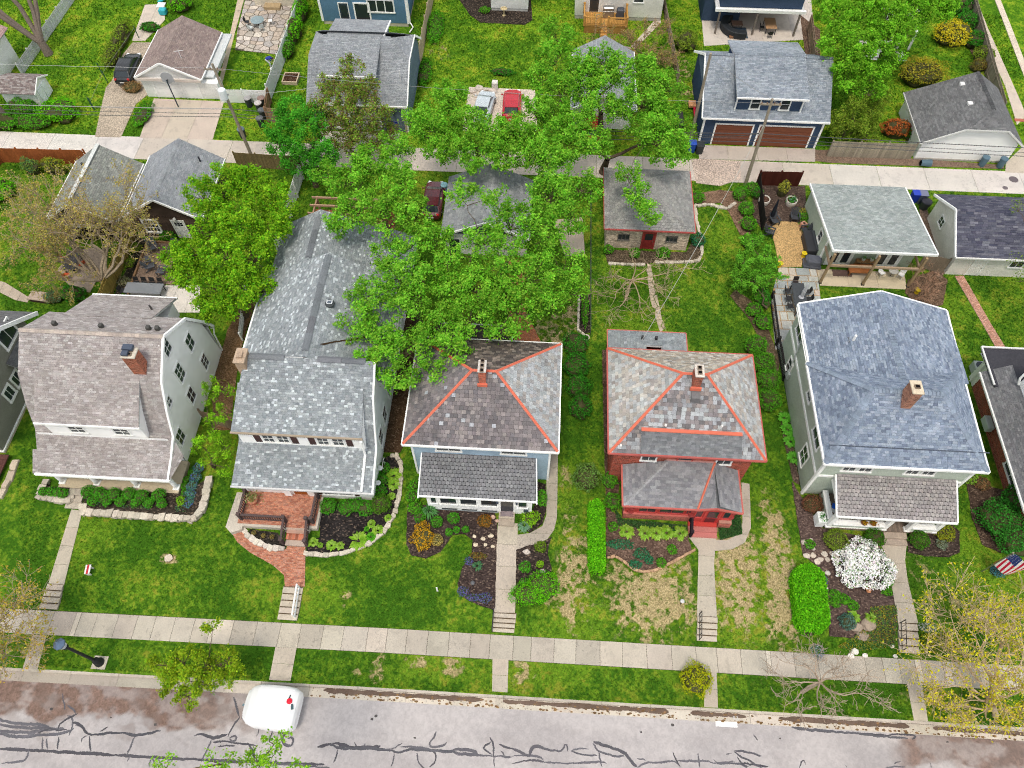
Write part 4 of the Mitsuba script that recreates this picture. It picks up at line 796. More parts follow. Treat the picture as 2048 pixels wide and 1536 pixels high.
part(h, 'roof_fan', MB().lathe([(.32, 0), (.34, .12), (.2, .25)], (-14.55, 31.6, 8.42), (.05, .055, .06), 14).box((-14.75, 31.45, 8.66), (-14.35, 31.75, 8.69), (.75, .78, .8)).box((-14.7, 31.49, 8.69), (-14.4, 31.71, 8.7), (.10, .12, .15)), 'flat')
mb = MB(); ribbon(mb, [(-14.6, 28.2), (-13.6, 28.9), (-12.6, 29.5), (-11.6, 30.3)], .16, lambda x, y: 8.83 - (x + 15.4) * .54, (.06, .04, .025), RH); part(r, 'leaf_litter', mb, 'matte')
for p in ((-10.75, 21.3, 1.6), (-10.72, 22.3, 1.9)): part(h, 'utility_meter', MB().lathe([(.17, 0), (.19, .06), (.12, .22)], (p[0] + .12, p[1], p[2]), (.62, .64, .65), 12), 'flat')
part(h, 'hose', MB().tube([(-10.5 + .0 * a, 22.9 + .4 * math.cos(a), 1.5 + .35 * math.sin(a)) for a in np.arange(0, 5.6, .3)], .025, (.6, .6, .6), 5), 'flat')
# brick terrace in front of it, with dark rails and stone sides
t = structure('porch_terrace', 'raised red brick terrace with dark wooden rails and stone edges')
TP = [(-20.0, 18.0), (-16.6, 18.0), (-16.6, 17.9), (-15.15, 17.9), (-15.15, 18.1), (-14.6, 18.1), (-14.6, 20.4), (-20.0, 20.4)]
brick_paving(t, TP, 1.05, RH); part(t, 'stone_side', MB().prism(Polygon(TP).buffer(.16, join_style=2).union(Polygon([(-20.75, 17.7), (-20.3, 17.3), (-19.6, 17.6), (-19.6, 20.4), (-20.6, 20.4)])).difference(shapely.box(-30, 20.29, 0, 30)), .5, 1.02, (.50, .45, .38)), 'stone_cover')
for i in range(3):
 part(t, 'step', MB().box((-16.5, 16.75 + .38 * i, .5), (-15.1, 17.92, GZ + .14 * (i + 1)), (.45, .36, .30) if i == 0 else (.42, .15, .09), bev=.012), 'brick' if i else 'concrete')
def rail(key, p, q, post_p=True, post_q=True, hgt=.85, col=(.105, .075, .072), n=None, bal=.05, name='rail'):
 p, q = np.asarray(p, float), np.asarray(q, float); L = np.linalg.norm((q - p)[:2]); n = n or int(L / .16)
 k = sub(key, name); m = MB(); m.beam(p + [0, 0, hgt], q + [0, 0, hgt], .15, .07, col); m.beam(p + [0, 0, .12], q + [0, 0, .12], .07, .06, col); part(k, 'top_rail', m, 'matte')
 m = MB()
 for i in range(1, n): c = p + (q - p) * i / n; m.box((c[0] - bal / 2, c[1] - bal / 2, c[2] + .1), (c[0] + bal / 2, c[1] + bal / 2, c[2] + hgt), col)
 part(k, 'baluster', m, 'matte', kind='stuff')
 for e, on in ((p, post_p), (q, post_q)):
  if on: part(k, 'post', MB().box((e[0] - .09, e[1] - .09, e[2] - .05), (e[0] + .09, e[1] + .09, e[2] + hgt + .1), col).box((e[0] - .12, e[1] - .12, e[2] + hgt + .1), (e[0] + .12, e[1] + .12, e[2] + hgt + .15), col), 'matte')
 return k
rail(t, (-19.75, 20.1, 1.06), (-19.75, 18.3, 1.06)); rail(t, (-19.75, 18.3, 1.06), (-16.65, 18.3, 1.06), False); rail(t, (-14.75, 20.2, 1.06), (-14.75, 18.3, 1.06)); rail(t, (-14.75, 18.3, 1.06), (-15.1, 18.3, 1.06), False); rail(t, (-16.65, 18.3, 1.0), (-16.62, 16.85, .62), False); rail(t, (-15.05, 18.3, 1.0), (-15.0, 16.85, .62), False)
# --- blue house with stained slate hip roof
h = thing('blue_house', 'pale blue house with brown stained slate hip roof and white glazed porch', 'house')
BLU = (.38, .50, .60)
E, W_, S_, N_, zE, zR, yR = 1.72, -8.5, 22.25, 30.85, 6.0, 8.75, 26.5
rl, rr = (-4.15, yR, zR), (-2.55, yR, zR)
FR = [(W_, S_, zE), (E, S_, zE), rr, rl]; RT = [(E, S_, zE), (E, N_, zE), rr]; BK = [(E, N_, zE), (W_, N_, zE), rl, rr]; LF = [(W_, N_, zE), (W_, S_, zE), rl]
r = sub(h, 'roof')
def multi_roof(r, sets, rng, tile, limit):
 deck, tl = MB(), []
 for pl_, st in sets:
  d, t_ = roof_plane(r, pl_, st, rng); tl += t_
  deck.v += d.v; deck.c += d.c; deck.f += [f + deck.n for f in d.f]; deck.n += d.n
 part(r, 'sheathing', deck, 'matte'); emit_tiles(r, tile, tl, 'matte', limit, mass=tile + '_field')
multi_roof(r, [(FR, ST['slateF']), (RT, ST['slateR']), (BK, ST['slateD']), (LF, ST['slateF'])], RH, 'slate', 300)
def red_caps(r, lines, w=.20):
 for a, b in lines:
  m = MB(); a, b = np.asarray(a, float), np.asarray(b, float); t_ = (b - a) / np.linalg.norm(b - a); s = np.cross(t_, [0, 0, 1.]); s = s / np.linalg.norm(s) * w / 2
  m.add([a - s + [0, 0, .01], a + [0, 0, .10], a + s + [0, 0, .01], b - s + [0, 0, .01], b + [0, 0, .10], b + s + [0, 0, .01]], [[0, 1, 4], [0, 4, 3], [1, 2, 5], [1, 5, 4], [0, 2, 1], [3, 4, 5]], CAPRED)
  m.tube([a + [0, 0, .10], b + [0, 0, .10]], .035, np.array(CAPRED) * 1.08, 6); part(r, 'hip_cap', m, 'flat')
red_caps(r, [((W_, S_, zE), rl), ((E, S_, zE), rr), ((E, N_, zE), rr), ((W_, N_, zE), rl), (rl, rr)])
trim(h, [(W_ - .05, S_ - .05, zE - .08), (E + .05, S_ - .05, zE - .08), (E + .05, N_ + .05, zE - .08), (W_ - .05, N_ + .05, zE - .08), (W_ - .05, S_ - .05, zE - .08)], .12, .16, WHT)
part(h, 'soffit', MB().box((W_, S_, zE - .2), (E, N_, zE - .16), WHT), 'flat')
walls(h, -8.1, 22.72, 1.25, 30.4, .5, zE - .18, BLU)
part(h, 'corner_board', MB().box((1.17, 22.66, .5), (1.31, 22.8, 5.8), WHT), 'flat'); part(h, 'corner_board', MB().box((-8.16, 22.66, .5), (-8.02, 22.8, 5.8), WHT), 'flat')
for x in (-5.6, -1.2): window(h, (x, 22.72, 5.0), '-y', 1.6, 1.1, 2, 2)
for y in (24.8, 28.0): window(h, (1.25, y, 4.6), '+x', .9, 1.3, 1, 2); window(h, (1.25, y, 2.0), '+x', .9, 1.3, 1, 2)
for y in (25, 28): window(h, (-8.1, y, 4.6), '-x', .9, 1.3, 1, 2)
chimney(h, -3.42, 26.15, 8.2, 9.75, .45, .85, RH, col=(.46, .12, .07), cap=(.62, .58, .54), flues=3, flash=(.25, CAPRED))
# porch
multi_roof(sub(h, 'porch_roof'), [([(-7.4, 19.86, 3.24), (.46, 19.86, 3.24), (.3, 22.72, 3.95), (-7.45, 22.72, 3.95)], ST['oct'])], RH, 'shingle', 300)
trim(h, [(-7.46, 19.82, 3.18), (.52, 19.82, 3.18)], .1, .14, WHT); trim(h, [(-7.46, 19.66, 3.2), (-7.5, 22.7, 3.9)], .08, .14, WHT, 'bargeboard'); trim(h, [(.52, 19.66, 3.2), (.36, 22.7, 3.9)], .08, .14, WHT, 'bargeboard')
pm = MB().box((-7.0, 20.0, .5), (.22, 22.7, 3.12), WHT); part(h, 'porch_wall', pm, 'flat')
part(h, 'porch_skirting', MB().box((-7.03, 19.955, .55), (-2.1, 19.99, .8), (.55, .6, .62)), 'siding')
def on_front(px): return -7.0 + (px - 852) * .0337
for a, b in ((861, 871), (880, 912), (921, 953), (963, 995), (1039, 1055)):
 window(h, ((on_front(a) + on_front(b)) / 2, 20.0, 2.25), '-y', on_front(b) - on_front(a), .95, 1, 1, fw=.07, sill=True, name='porch_window')
for a, b in ((880, 912), (921, 953), (963, 995)): part(h, 'porch_vent', MB().box((on_front(a), 19.93, .86), (on_front(b), 19.99, .93), (.05, .055, .06)), 'flat')
k = sub(h, 'door'); part(k, 'opening', MB().box((-1.93, 19.97, 1.0), (-1.05, 20.01, 3.0), (.035, .03, .032)), 'glass'); part(k, 'frame', MB().box((-2.03, 19.93, .95), (-1.93, 20.01, 3.05), WHT).box((-1.05, 19.93, .95), (-.95, 20.01, 3.05), WHT), 'flat'); part(k, 'threshold', MB().box((-1.95, 19.6, .9), (-1.03, 20.0, .97), (.22, .18, .19)), 'concrete')
for x in (-2.15, -.83): part(h, 'porch_lantern', MB().box((x - .07, 19.85, 2.4), (x + .07, 19.97, 2.7), (.05, .06, .09), bev=.02), 'flat')
part(h, 'letter_box', MB().box((-.35, 19.8, 1.35), (-.02, 20.0, 1.7), (.03, .04, .055), bev=.02), 'flat')
k = structure('porch_steps', 'weathered concrete steps to the white glazed porch')
for i in range(2): part(k, 'step', MB().box((-2.05, 19.0 + .48 * i, .5), (-.95, 19.95, GZ + .17 * (i + 1)), jit((.40, .34, .27), RH), bev=.015), 'concrete')
# rear flat part
zf = 4.1
part(h, 'rear_flat_roof', MB().box((-7.6, 30.8, zf - .2), (-1.85, 33.6, zf), (.055, .048, .046)), 'matte')
trim(h, [(-7.6, 33.6, zf), (-1.85, 33.6, zf), (-1.85, 30.8, zf)], .1, .12, (.6, .6, .58), 'roof_edge'); trim(h, [(-7.6, 32.15, zf + .02), (-1.85, 32.15, zf + .02)], .08, .06, (.55, .55, .53), 'roof_edge')
walls(h, -7.4, 30.4, -2.05, 33.4, .5, zf - .2, BLU, name='rear_wall')
# --- red brick house
h = thing('brick_house', 'red brick house with weathered slate hip roof and red trimmed enclosed porch', 'house')
E, W_, S_, N_, zE, zR, yR = 15.22, 5.08, 22.4, 30.66, 6.0, 9.5, 26.55
rl, rr = (9.45, yR, zR), (11.0, yR, zR)
r = sub(h, 'roof')
SF2 = dict(ST['slateL'], cols=[(.30, .31, .33), (.37, .385, .40), (.22, .20, .205), (.27, .235, .225), (.16, .15, .155)], w=[.26, .22, .2, .2, .12])
multi_roof(r, [([(W_, S_, zE), (E, S_, zE), rr, rl], SF2), ([(E, S_, zE), (E, N_, zE), rr], ST['slateL']), ([(E, N_, zE), (W_, N_, zE), rl, rr], dict(ST['slateL'], cols=[(.42, .36, .29), (.36, .31, .26), (.48, .43, .36), (.30, .28, .25), (.5, .48, .44)])), ([(W_, N_, zE), (W_, S_, zE), rl], ST['slateL'])], RH, 'slate', 300)
red_caps(r, [((W_, S_, zE), rl), ((E, S_, zE), rr), ((E, N_, zE), rr), ((W_, N_, zE), rl), (rl, rr)])
trim(h, [(W_ - .05, S_ - .05, zE - .07), (E + .05, S_ - .05, zE - .07), (E + .05, N_ + .05, zE - .07), (W_ - .05, N_ + .05, zE - .07), (W_ - .05, S_ - .05, zE - .07)], .12, .14, (.42, .10, .085))
part(h, 'soffit', MB().box((W_, S_, zE - .2), (E, N_, zE - .16), RED), 'flat')
BRK = (.36, .062, .036)
walls(h, 5.55, 22.9, 14.75, 30.3, .5, zE - .2, BRK, bsdf='brick')
multi_roof(sub(h, 'eyebrow_roof'), [([(7.05, 22.2, 6.42), (13.55, 22.2, 6.42), (13.55, 23.62, 7.1), (7.05, 23.62, 7.1)], dict(ST['steel'], cols=[(.17, .175, .185), (.20, .205, .215), (.15, .155, .165)], vary=.12))], RH, 'shingle', 0)
trim(h, [(7.05, 23.64, 7.14), (13.55, 23.64, 7.14)], .3, .05, CAPRED, 'flashing'); trim(h, [(7.0, 22.16, 6.34), (13.6, 22.16, 6.34)], .1, .16, (.42, .10, .085))
part(h, 'eyebrow_cheek', MB().box((7.1, 22.4, 5.9), (13.5, 23.3, 6.4), RED), 'flat')
for x in (7.9, 12.9): window(h, (x, 22.9, 4.85), '-y', .9, 1.3, 2, 2)
window(h, (10.3, 22.9, 4.85), '-y', .9, 1.1, 1, 2, frame=RED)
for y in (24.5, 28.4): window(h, (5.55, y, 4.4), '-x', .9, 1.4, 1, 2, frame=RED); window(h, (14.75, y, 4.4), '+x', .9, 1.4, 1, 2, frame=RED)
chimney(h, 10.3, 26.2, 8.9, 10.35, .5, .85, RH, col=(.33, .09, .055), cap=(.62, .56, .50), flues=2, flash=(.3, CAPRED))
part(h, 'roof_flange', MB().box((10.05, 25.1, 8.28), (10.6, 25.7, 8.85), (.18, .175, .18)), 'matte')
for x, y in ((8.6, 23.9), (12.2, 24.0), (5.8, 22.75)): part(h, 'vent_cap', MB().lathe([(.08, 0), (.08, .15), (.02, .2)], (x, y, 6.0 + (y - 22.4) * .84), (.7, .7, .68), 8), 'flat')
# porch
P0, zT, zP = 19.85, 4.35, 3.42
SG = dict(ST['steel'], cols=[(.225, .225, .24), (.26, .26, .272), (.195, .195, .21)], vary=.12, course=.2, width=.34)
multi_roof(sub(h, 'porch_roof'), [([(6.28, P0, zP), (11.2, P0, zP), (12.3, 22.85, zT), (9.2, 22.85, zT)], SG), ([(6.28, 22.85, zP), (6.28, P0, zP), (9.2, 22.85, zT)], SG), ([(12.3, 22.85, zT + .02), (11.2, P0, zP + .02), (12.3, P0 - .1, 4.0)], SG), ([(14.1, P0 - .1, zP), (14.1, 22.85, zP), (12.3, 22.85, zT + .02), (12.3, P0 - .1, 4.0)], SG)], RH, 'shingle', 0)
red_caps(h + '__porch_roof', [((11.2, P0, zP + .02), (12.35, 22.85, zT + .04))], .16)
caps(h + '__porch_roof', [(6.3, P0, zP + .03), (9.2, 22.85, zT + .03)], .3, (.31, .31, .32), RH, step=.22, h=.03)
trim(h, [(9.1, 22.9, zT + .05), (12.4, 22.9, zT + .05)], .12, .2, (.55, .28, .25), 'flashing')
trim(h, [(6.22, 22.85, zP - .06), (6.22, P0 - .05, zP - .06), (11.2, P0 - .05, zP - .06), (12.3, P0 - .15, 3.92), (14.15, P0 - .15, zP - .06), (14.15, 22.85, zP - .06)], .1, .16, (.48, .12, .10))
walls(h, 6.55, 20.1, 11.2, 22.9, .5, 1.5, (.42, .10, .075), bsdf='brick', name='porch_wall'); walls(h, 13.05, 19.75, 13.9, 22.9, .5, 1.45, (.44, .12, .09), bsdf='brick', name='porch_wall')
pm = MB().box((6.6, 20.16, 1.5), (11.2, 22.9, 3.3), RED).box((11.2, 19.98, .9), (13.85, 22.9, 3.35), RED); pm.face([(11.2, 19.95, 3.35), (13.85, 19.95, 3.35), (12.3, 19.95, 3.95)], RED)
pm.box((6.5, 20.02, 1.5), (11.25, 20.2, 1.58), (.50, .13, .11)); part(h, 'porch_frame', pm, 'flat')
for x, w in ((8.05, 1.1), (9.7, 1.6), (10.85, .3)): window(h, (x, 20.16, 2.45), '-y', w, 1.2, 2, 1, frame=RED, name='porch_window', fw=.06)
for x in (11.5, 13.35): window(h, (x, 19.98, 2.4), '-y', .42, 1.1, 1, 1, frame=(.46, .05, .045), name='porch_window', fw=.06)
for x in (6.95, 11.15 - .1, 13.75):
 m = MB()
 for a in (2.0, 2.75): m.lathe([(.16, 0), (.2, .02), (.2, .05), (.16, .07)], (x, 20.02, a), (.25, .03, .028), 10); m.box((x - .25, 20.08, a - .28), (x + .25, 20.13, a - .22), (.25, .03, .028))
 part(h, 'porch_grille', m, 'flat')
k = door(h, (12.42, 19.98, .95), '-y', .95, 2.05, (.38, .03, .03), frame=(.46, .05, .045), label='red front door with a dark glass upper half'); part(k, 'pane', MB().box((12.08, 19.925, 1.9), (12.76, 19.96, 2.85), (.5, .5, .5)), 'glass'); part(k, 'grille', MB().box((12.08, 19.92, 1.1), (12.76, 19.955, 1.75), (.10, .015, .018)), 'flat')
import meshkit
def letters(text, hgt, o, ux, uy, bold=True, depth=.015):
 m = meshkit.text_mesh(text, hgt, depth, bold); v = np.array(m.vertices); w = v[:, 0].max() - v[:, 0].min(); v[:, 0] -= v[:, 0].min() + w / 2
 ux, uy = np.asarray(ux, float), np.asarray(uy, float); n = np.cross(ux, uy)
 return np.asarray(o, float) + v[:, :1] * ux + v[:, 1:2] * uy + v[:, 2:] * n, np.array(m.faces)
v, f = letters('1525', .17, (12.3, 19.93, 3.42), (1, 0, 0), (0, 0, 1)); part(h, 'house_number', MB().add(v, f, (.8, .8, .78)), 'flat')
k = structure('porch_steps', 'pink painted concrete steps to the red porch')
for i in range(3): part(k, 'step', MB().box((11.05, 18.95 + .36 * i, .5), (13.0, 20.0, GZ + .13 * (i + 1)), jit((.46, .17, .15), RH, .08) if i < 2 else (.50, .06, .05), bev=.015), 'concrete')
rail(k, (11.15, 19.0, .7), (11.2, 20.0, 1.0), hgt=.75, col=(.03, .02, .025), bal=.025, n=7, name='handrail')
zf = 4.2
rx = [(5.3, 33.6, zf), (11.1, 33.6, zf), (11.1, 30.3, zf), (5.3, 30.3, zf)]; ra, rb = (7.9, 31.6, 5.3), (9.1, 31.6, 5.3)
SR = dict(ST['steel'], cols=[(.26, .285, .30), (.30, .325, .34), (.23, .25, .265)], course=.24, width=.34)
multi_roof(sub(h, 'rear_roof'), [([(11.1, 33.6, zf), (5.3, 33.6, zf), ra, rb], SR), ([(11.1, 30.3, zf), (11.1, 33.6, zf), rb, (9.1, 30.3, 5.3)], SR), ([(5.3, 33.6, zf), (5.3, 30.3, zf), (7.9, 30.3, 5.3), ra], SR)], RH, 'shingle', 0)
trim(h, [(5.25, 30.6, zf - .05), (5.25, 33.65, zf - .05), (11.15, 33.65, zf - .05), (11.15, 30.6, zf - .05)], .08, .12, (.45, .13, .11))
walls(h, 5.6, 30.3, 10.8, 33.3, .5, zf - .1, BRK, bsdf='brick', name='rear_wall')
for x in (7.75, 8.75): part(h, 'roof_vent', MB().box((x - .1, 32.4, 4.85), (x + .1, 32.6, 5.15), (.04, .04, .045), bev=.03), 'flat')
# --- pale green house
h = thing('pale_green_house', 'pale green house with a blue grey shingle hip roof and white post porch', 'house')
GRN = (.52, .585, .50)
E, W_, S_, N_, zE, zR, yR = 29.3, 18.95, 22.3, 30.1, 6.2, 9.25, 26.2
rl, rr = (21.6, yR, zR), (25.95, yR, zR)
r = roof(h, [[(W_, S_, zE), (E, S_, zE), rr, rl], [(E, S_, zE), (E + .25, N_, zE), rr], [(E + .25, N_, zE), (W_, N_, zE), rl, rr], [(W_, N_, zE), (W_, S_, zE), rl],
 [(W_ + .15, 35.3, zE), (W_ + .15, 29.0, zE), (24.35, 27.3, 8.05), (24.35, 35.3, 8.05)], [(29.8, 29.0, zE), (29.8, 35.3, zE), (24.35, 35.3, 8.05), (24.35, 27.3, 8.05)]], ST['blue'], RH)
CB = (.225, .27, .34)
for pts in ([(W_, S_, zE + .03), rl], [(E, S_, zE + .03), rr], [(W_, N_, zE + .03), rl], [(E + .25, N_, zE + .03), rr], [rl, rr], [(24.35, 27.9, 8.08), (24.35, 35.25, 8.08)]): caps(r, pts, .42, CB, RH, step=.24, h=.075)
mb = MB(); mb.beam((W_ + .1, 23.25, 7.0), (E - .1, 23.25, 7.0), .05, .05, (.10, .115, .15)); part(r, 'course_ridge', mb, 'matte')
trim(h, [(W_ + .1, 35.3, zE - .05), (W_ + .1, 30.2, zE - .05), (W_ - .05, 30.1, zE - .05), (W_ - .05, S_ - .05, zE - .05), (E + .05, S_ - .05, zE - .05), (E + .3, N_, zE - .05), (29.85, 35.3, zE - .05)], .12, .18, WHT, 'gutter')
trim(h, [(W_ + .15, 35.33, zE), (24.35, 35.33, 8.0), (29.8, 35.33, zE)], .1, .16, WHT, 'bargeboard')
part(h, 'soffit', MB().box((W_, S_, zE - .2), (E, N_ + 5, zE - .17), WHT), 'flat')
m = MB().prism([(19.27, 22.65), (28.95, 22.65), (28.95, 35.0), (19.27, 35.0)], .75, zE - .2, GRN); m.face([(19.27, 35, zE - .2), (28.95, 35, zE - .2), (24.35, 35, 7.9)], GRN); part(h, 'wall', m, 'siding')
part(h, 'foundation', MB().box((19.33, 22.72, .4), (28.9, 34.9, .75), (.38, .36, .33)), 'concrete')
part(h, 'corner_board', MB().box((19.2, 22.57, .7), (19.38, 22.76, 6.0), WHT), 'flat'); part(h, 'corner_board', MB().box((28.84, 22.57, .7), (29.02, 22.76, 6.0), WHT), 'flat')
part(h, 'band_board', MB().box((19.2, 22.7, 3.62), (19.27, 35.0, 3.85), WHT), 'flat'); part(h, 'band_board', MB().box((19.3, 22.58, 3.62), (20.5, 22.65, 3.85), WHT), 'flat'); part(h, 'band_board', MB().box((28.3, 22.58, 3.62), (28.9, 22.65, 3.85), WHT), 'flat')
for y, z, w, hh, ny in ((33.4, 5.25, 1.5, 1.15, 1), (28.15, 5.2, .8, 1.1, 3), (24.9, 5.1, 1.5, 1.2, 1), (32.4, 2.3, .8, 1.3, 2), (24.85, 2.3, 1.0, 1.5, 2)): window(h, (19.27, y, z), '-x', w, hh, 2 if w > .9 else 1, ny)
for x in (21.5, 25.6): window(h, (x - .5, 22.65, 5.2), '-y', .75, 1.0, 2, 2); window(h, (x + .55, 22.65, 5.2), '-y', .75, 1.0, 2, 2)
chimney(h, 23.65, 25.75, 8.55, 10.35, .62, .9, RH, col=(.33, .15, .10), cap=(.62, .53, .40), flues=1)
part(r, 'vent_pipe', MB().tube([(22.0, 31.5, 7.1), (22.0, 31.5, 7.75)], .09, (.78, .78, .76), 8).box((21.7, 31.3, 7.1), (22.2, 31.8, 7.16), (.1, .11, .13)), 'flat')
part(h, 'meter_box', MB().box((19.1, 31.6, 1.6), (19.27, 32.1, 2.3), (.35, .38, .38), bev=.02).tube([(19.15, 31.9, 2.3), (19.15, 32.6, 5.6)], .05, (.4, .43, .43)), 'flat')
# porch
multi_roof(sub(h, 'porch_roof'), [([(20.28, 19.85, 3.6), (27.98, 19.82, 3.6), (28.35, 22.62, 4.15), (20.5, 22.62, 4.15)], ST['octB'])], RH, 'shingle', 300)
trim(h, [(20.22, 19.8, 3.52), (28.04, 19.76, 3.52)], .12, .16, WHT, 'gutter'); trim(h, [(20.22, 19.8, 3.52), (20.44, 22.6, 4.07)], .1, .16, WHT, 'bargeboard'); trim(h, [(28.04, 19.8, 3.52), (28.41, 22.6, 4.07)], .1, .16, WHT, 'bargeboard')
part(h, 'porch_beam', MB().box((20.45, 20.05, 3.2), (27.85, 20.3, 3.5), WHT).box((20.45, 20.3, 3.2), (20.7, 22.6, 3.5), WHT).box((27.6, 20.3, 3.2), (27.85, 22.6, 3.5), WHT), 'flat')
dk = sub(h, 'porch_floor')
for i, x in enumerate(np.arange(20.4, 27.85, .14)): part(dk, 'board', MB().box((x + .006, 20.0, .9), (x + .134, 22.6, 1.02), jit((.20, .155, .125), RH, .2)), 'matte')
for x in (20.58, 24.35, 25.9, 27.72): part(h, 'porch_post', MB().box((x - .14, 20.05, 1.0), (x + .14, 20.33, 3.2), WHT).box((x - .18, 20.01, 1.0), (x + .18, 20.37, 1.15), WHT), 'flat')
for a, b in ((20.72, 24.2), (26.05, 27.58)):
 part(h, 'porch_parapet', MB().box((a, 20.1, 1.0), (b, 20.28, 1.62), GRN).box((a, 19.98, 1.62), (b, 20.4, 1.72), WHT).box((a, 20.06, .95), (b, 20.1, 1.1), WHT), 'flat')
part(h, 'porch_parapet', MB().box((20.5, 20.4, 1.0), (20.66, 22.5, 1.62), GRN).box((20.4, 20.4, 1.62), (20.76, 22.5, 1.72), WHT), 'flat')
part(h, 'porch_skirting', MB().box((20.55, 20.12, .5), (24.3, 20.2, .95), (.6, .62, .6)).box((26, 20.12, .5), (27.7, 20.2, .95), (.6, .62, .6)), 'flat')
door(h, (25.1, 22.65, 1.02), '-y', .95, 2.05, (.10, .11, .14)); window(h, (22.4, 22.65, 2.2), '-y', 1.6, 1.2, 2, 1)
k = structure('porch_steps', 'wooden steps to the pale green porch')
for i in range(2): part(k, 'step', MB().box((24.4, 19.15 + .42 * i, .5), (25.95, 20.05, GZ + .15 * (i + 1)), jit((.36, .29, .24), RH, .08), bev=.02), 'matte')
# --- house at the left edge
h = thing('olive_house', 'olive grey house at the left edge with white framed windows', 'house')
OLV = (.235, .23, .195); X1 = -38.55
m = MB().box((-48, 22.6, .75), (X1, 31.6, 5.2), OLV); m.face([(X1, 22.6, 5.2), (X1, 31.6, 5.2), (X1, 27.1, 8.6)], OLV); part(h, 'wall', m, 'matte')
part(h, 'foundation', MB().box((-48, 22.55, .4), (X1 + .05, 31.7, .78), (.52, .45, .36)), 'concrete')
part(h, 'water_table', MB().box((-48, 22.5, .78), (X1 + .08, 31.7, .9), WHT), 'flat')
r = roof(h, [[(-48, 21.9, 4.7), (-37.9, 21.9, 4.7), (-37.9, 27.1, 8.75), (-48, 27.1, 8.75)], [(-37.9, 32.4, 4.7), (-48, 32.4, 4.7), (-48, 27.1, 8.75), (-37.9, 27.1, 8.75)]], ST['charcoal'], RH)
trim(h, [(-37.86, 21.9, 4.6), (-37.86, 27.1, 8.65), (-37.86, 32.4, 4.6)], .12, .3, WHT, 'bargeboard')
for (y, z), w, hh in (((29.74,5.53), 1.7, 1.35), ((27.64,2.78), .75, 1.0), ((26.35,2.83), .75, 1.0), ((23.52,-0.00), .9, .8)): window(h, (X1, y, z), '+x', w, hh, 2, 1, fw=.16)
multi_roof(sub(h, 'bay_roof'), [([(-37.6, 27.9, 3.7), (-37.6, 31.1, 3.7), (-38.5, 31.1, 4.4), (-38.5, 27.9, 4.4)], ST['charcoal'])], RH, 'shingle', 0)
part(h, 'bay_wall', MB().box((-38.55, 28.2, .6), (-37.85, 30.8, 3.7), OLV), 'matte')
k = structure('deck', 'dark red brown deck at the left edge');
for i in range(8): part(k, 'board', MB().box((-44, 18.9 + .42 * i, .9), (-37.9, 19.3 + .42 * i, 1.0), jit((.10, .045, .04), RH, .15)), 'matte')
# --- house at the right edge
h = thing('brick_and_stucco_house', 'house at the right edge with red brick walls below a white upper storey', 'house')
X0 = 33.75
walls(h, X0, 20.6, 46, 32.4, .5, 3.2, (.29, .060, .038), bsdf='brick', name='wall'); walls(h, X0 + .05, 28.6, 46, 33.4, .5, 3.5, WHT, name='rear_wall')
multi_roof(sub(h, 'eave_roof'), [([(32.9, 32.0, 3.3), (32.9, 20.9, 3.3), (34.6, 20.9, 4.4), (34.6, 32.0, 4.4)], ST['dark'])], RH, 'shingle', 0)
trim(h, [(32.85, 32.0, 3.25), (32.85, 20.9, 3.25)], .12, .14, (.75, .75, .74), 'gutter')
walls(h, 34.6, 20.9, 46, 30.4, 3.8, 7.2, WHT, bsdf='flat', name='upper_wall')
part(h, 'flat_roof', MB().box((33.3, 30.5, 3.5), (46, 33.9, 3.75), (.055, .055, .065)), 'matte'); trim(h, [(33.25, 30.6, 3.8), (33.25, 33.95, 3.8), (46, 33.95, 3.8)], .12, .1, (.7, .7, .7), 'roof_edge')
part(h, 'main_roof', MB().box((34.3, 20.6, 7.2), (46, 30.7, 7.4), (.1, .1, .11)), 'matte')
window(h, (X0, 24.4, 2.2), '-x', 1.9, 1.3, 2, 1); window(h, (34.6, 26.4, 5.6), '-x', 1.0, 1.0, 1, 1); window(h, (X0 + .05, 31.6, 2.6), '-x', 1.2, .9, 2, 1)
part(h, 'downpipe', MB().tube([(33.3, 33.6, 3.5), (33.7, 33.0, 3.0), (33.7, 32.9, .7)], .07, WHT), 'flat'); part(h, 'downpipe', MB().tube([(34.45, 30.6, 7.1), (34.2, 30.3, 5.2), (34.4, 30.2, 4.6)], .08, WHT), 'flat')
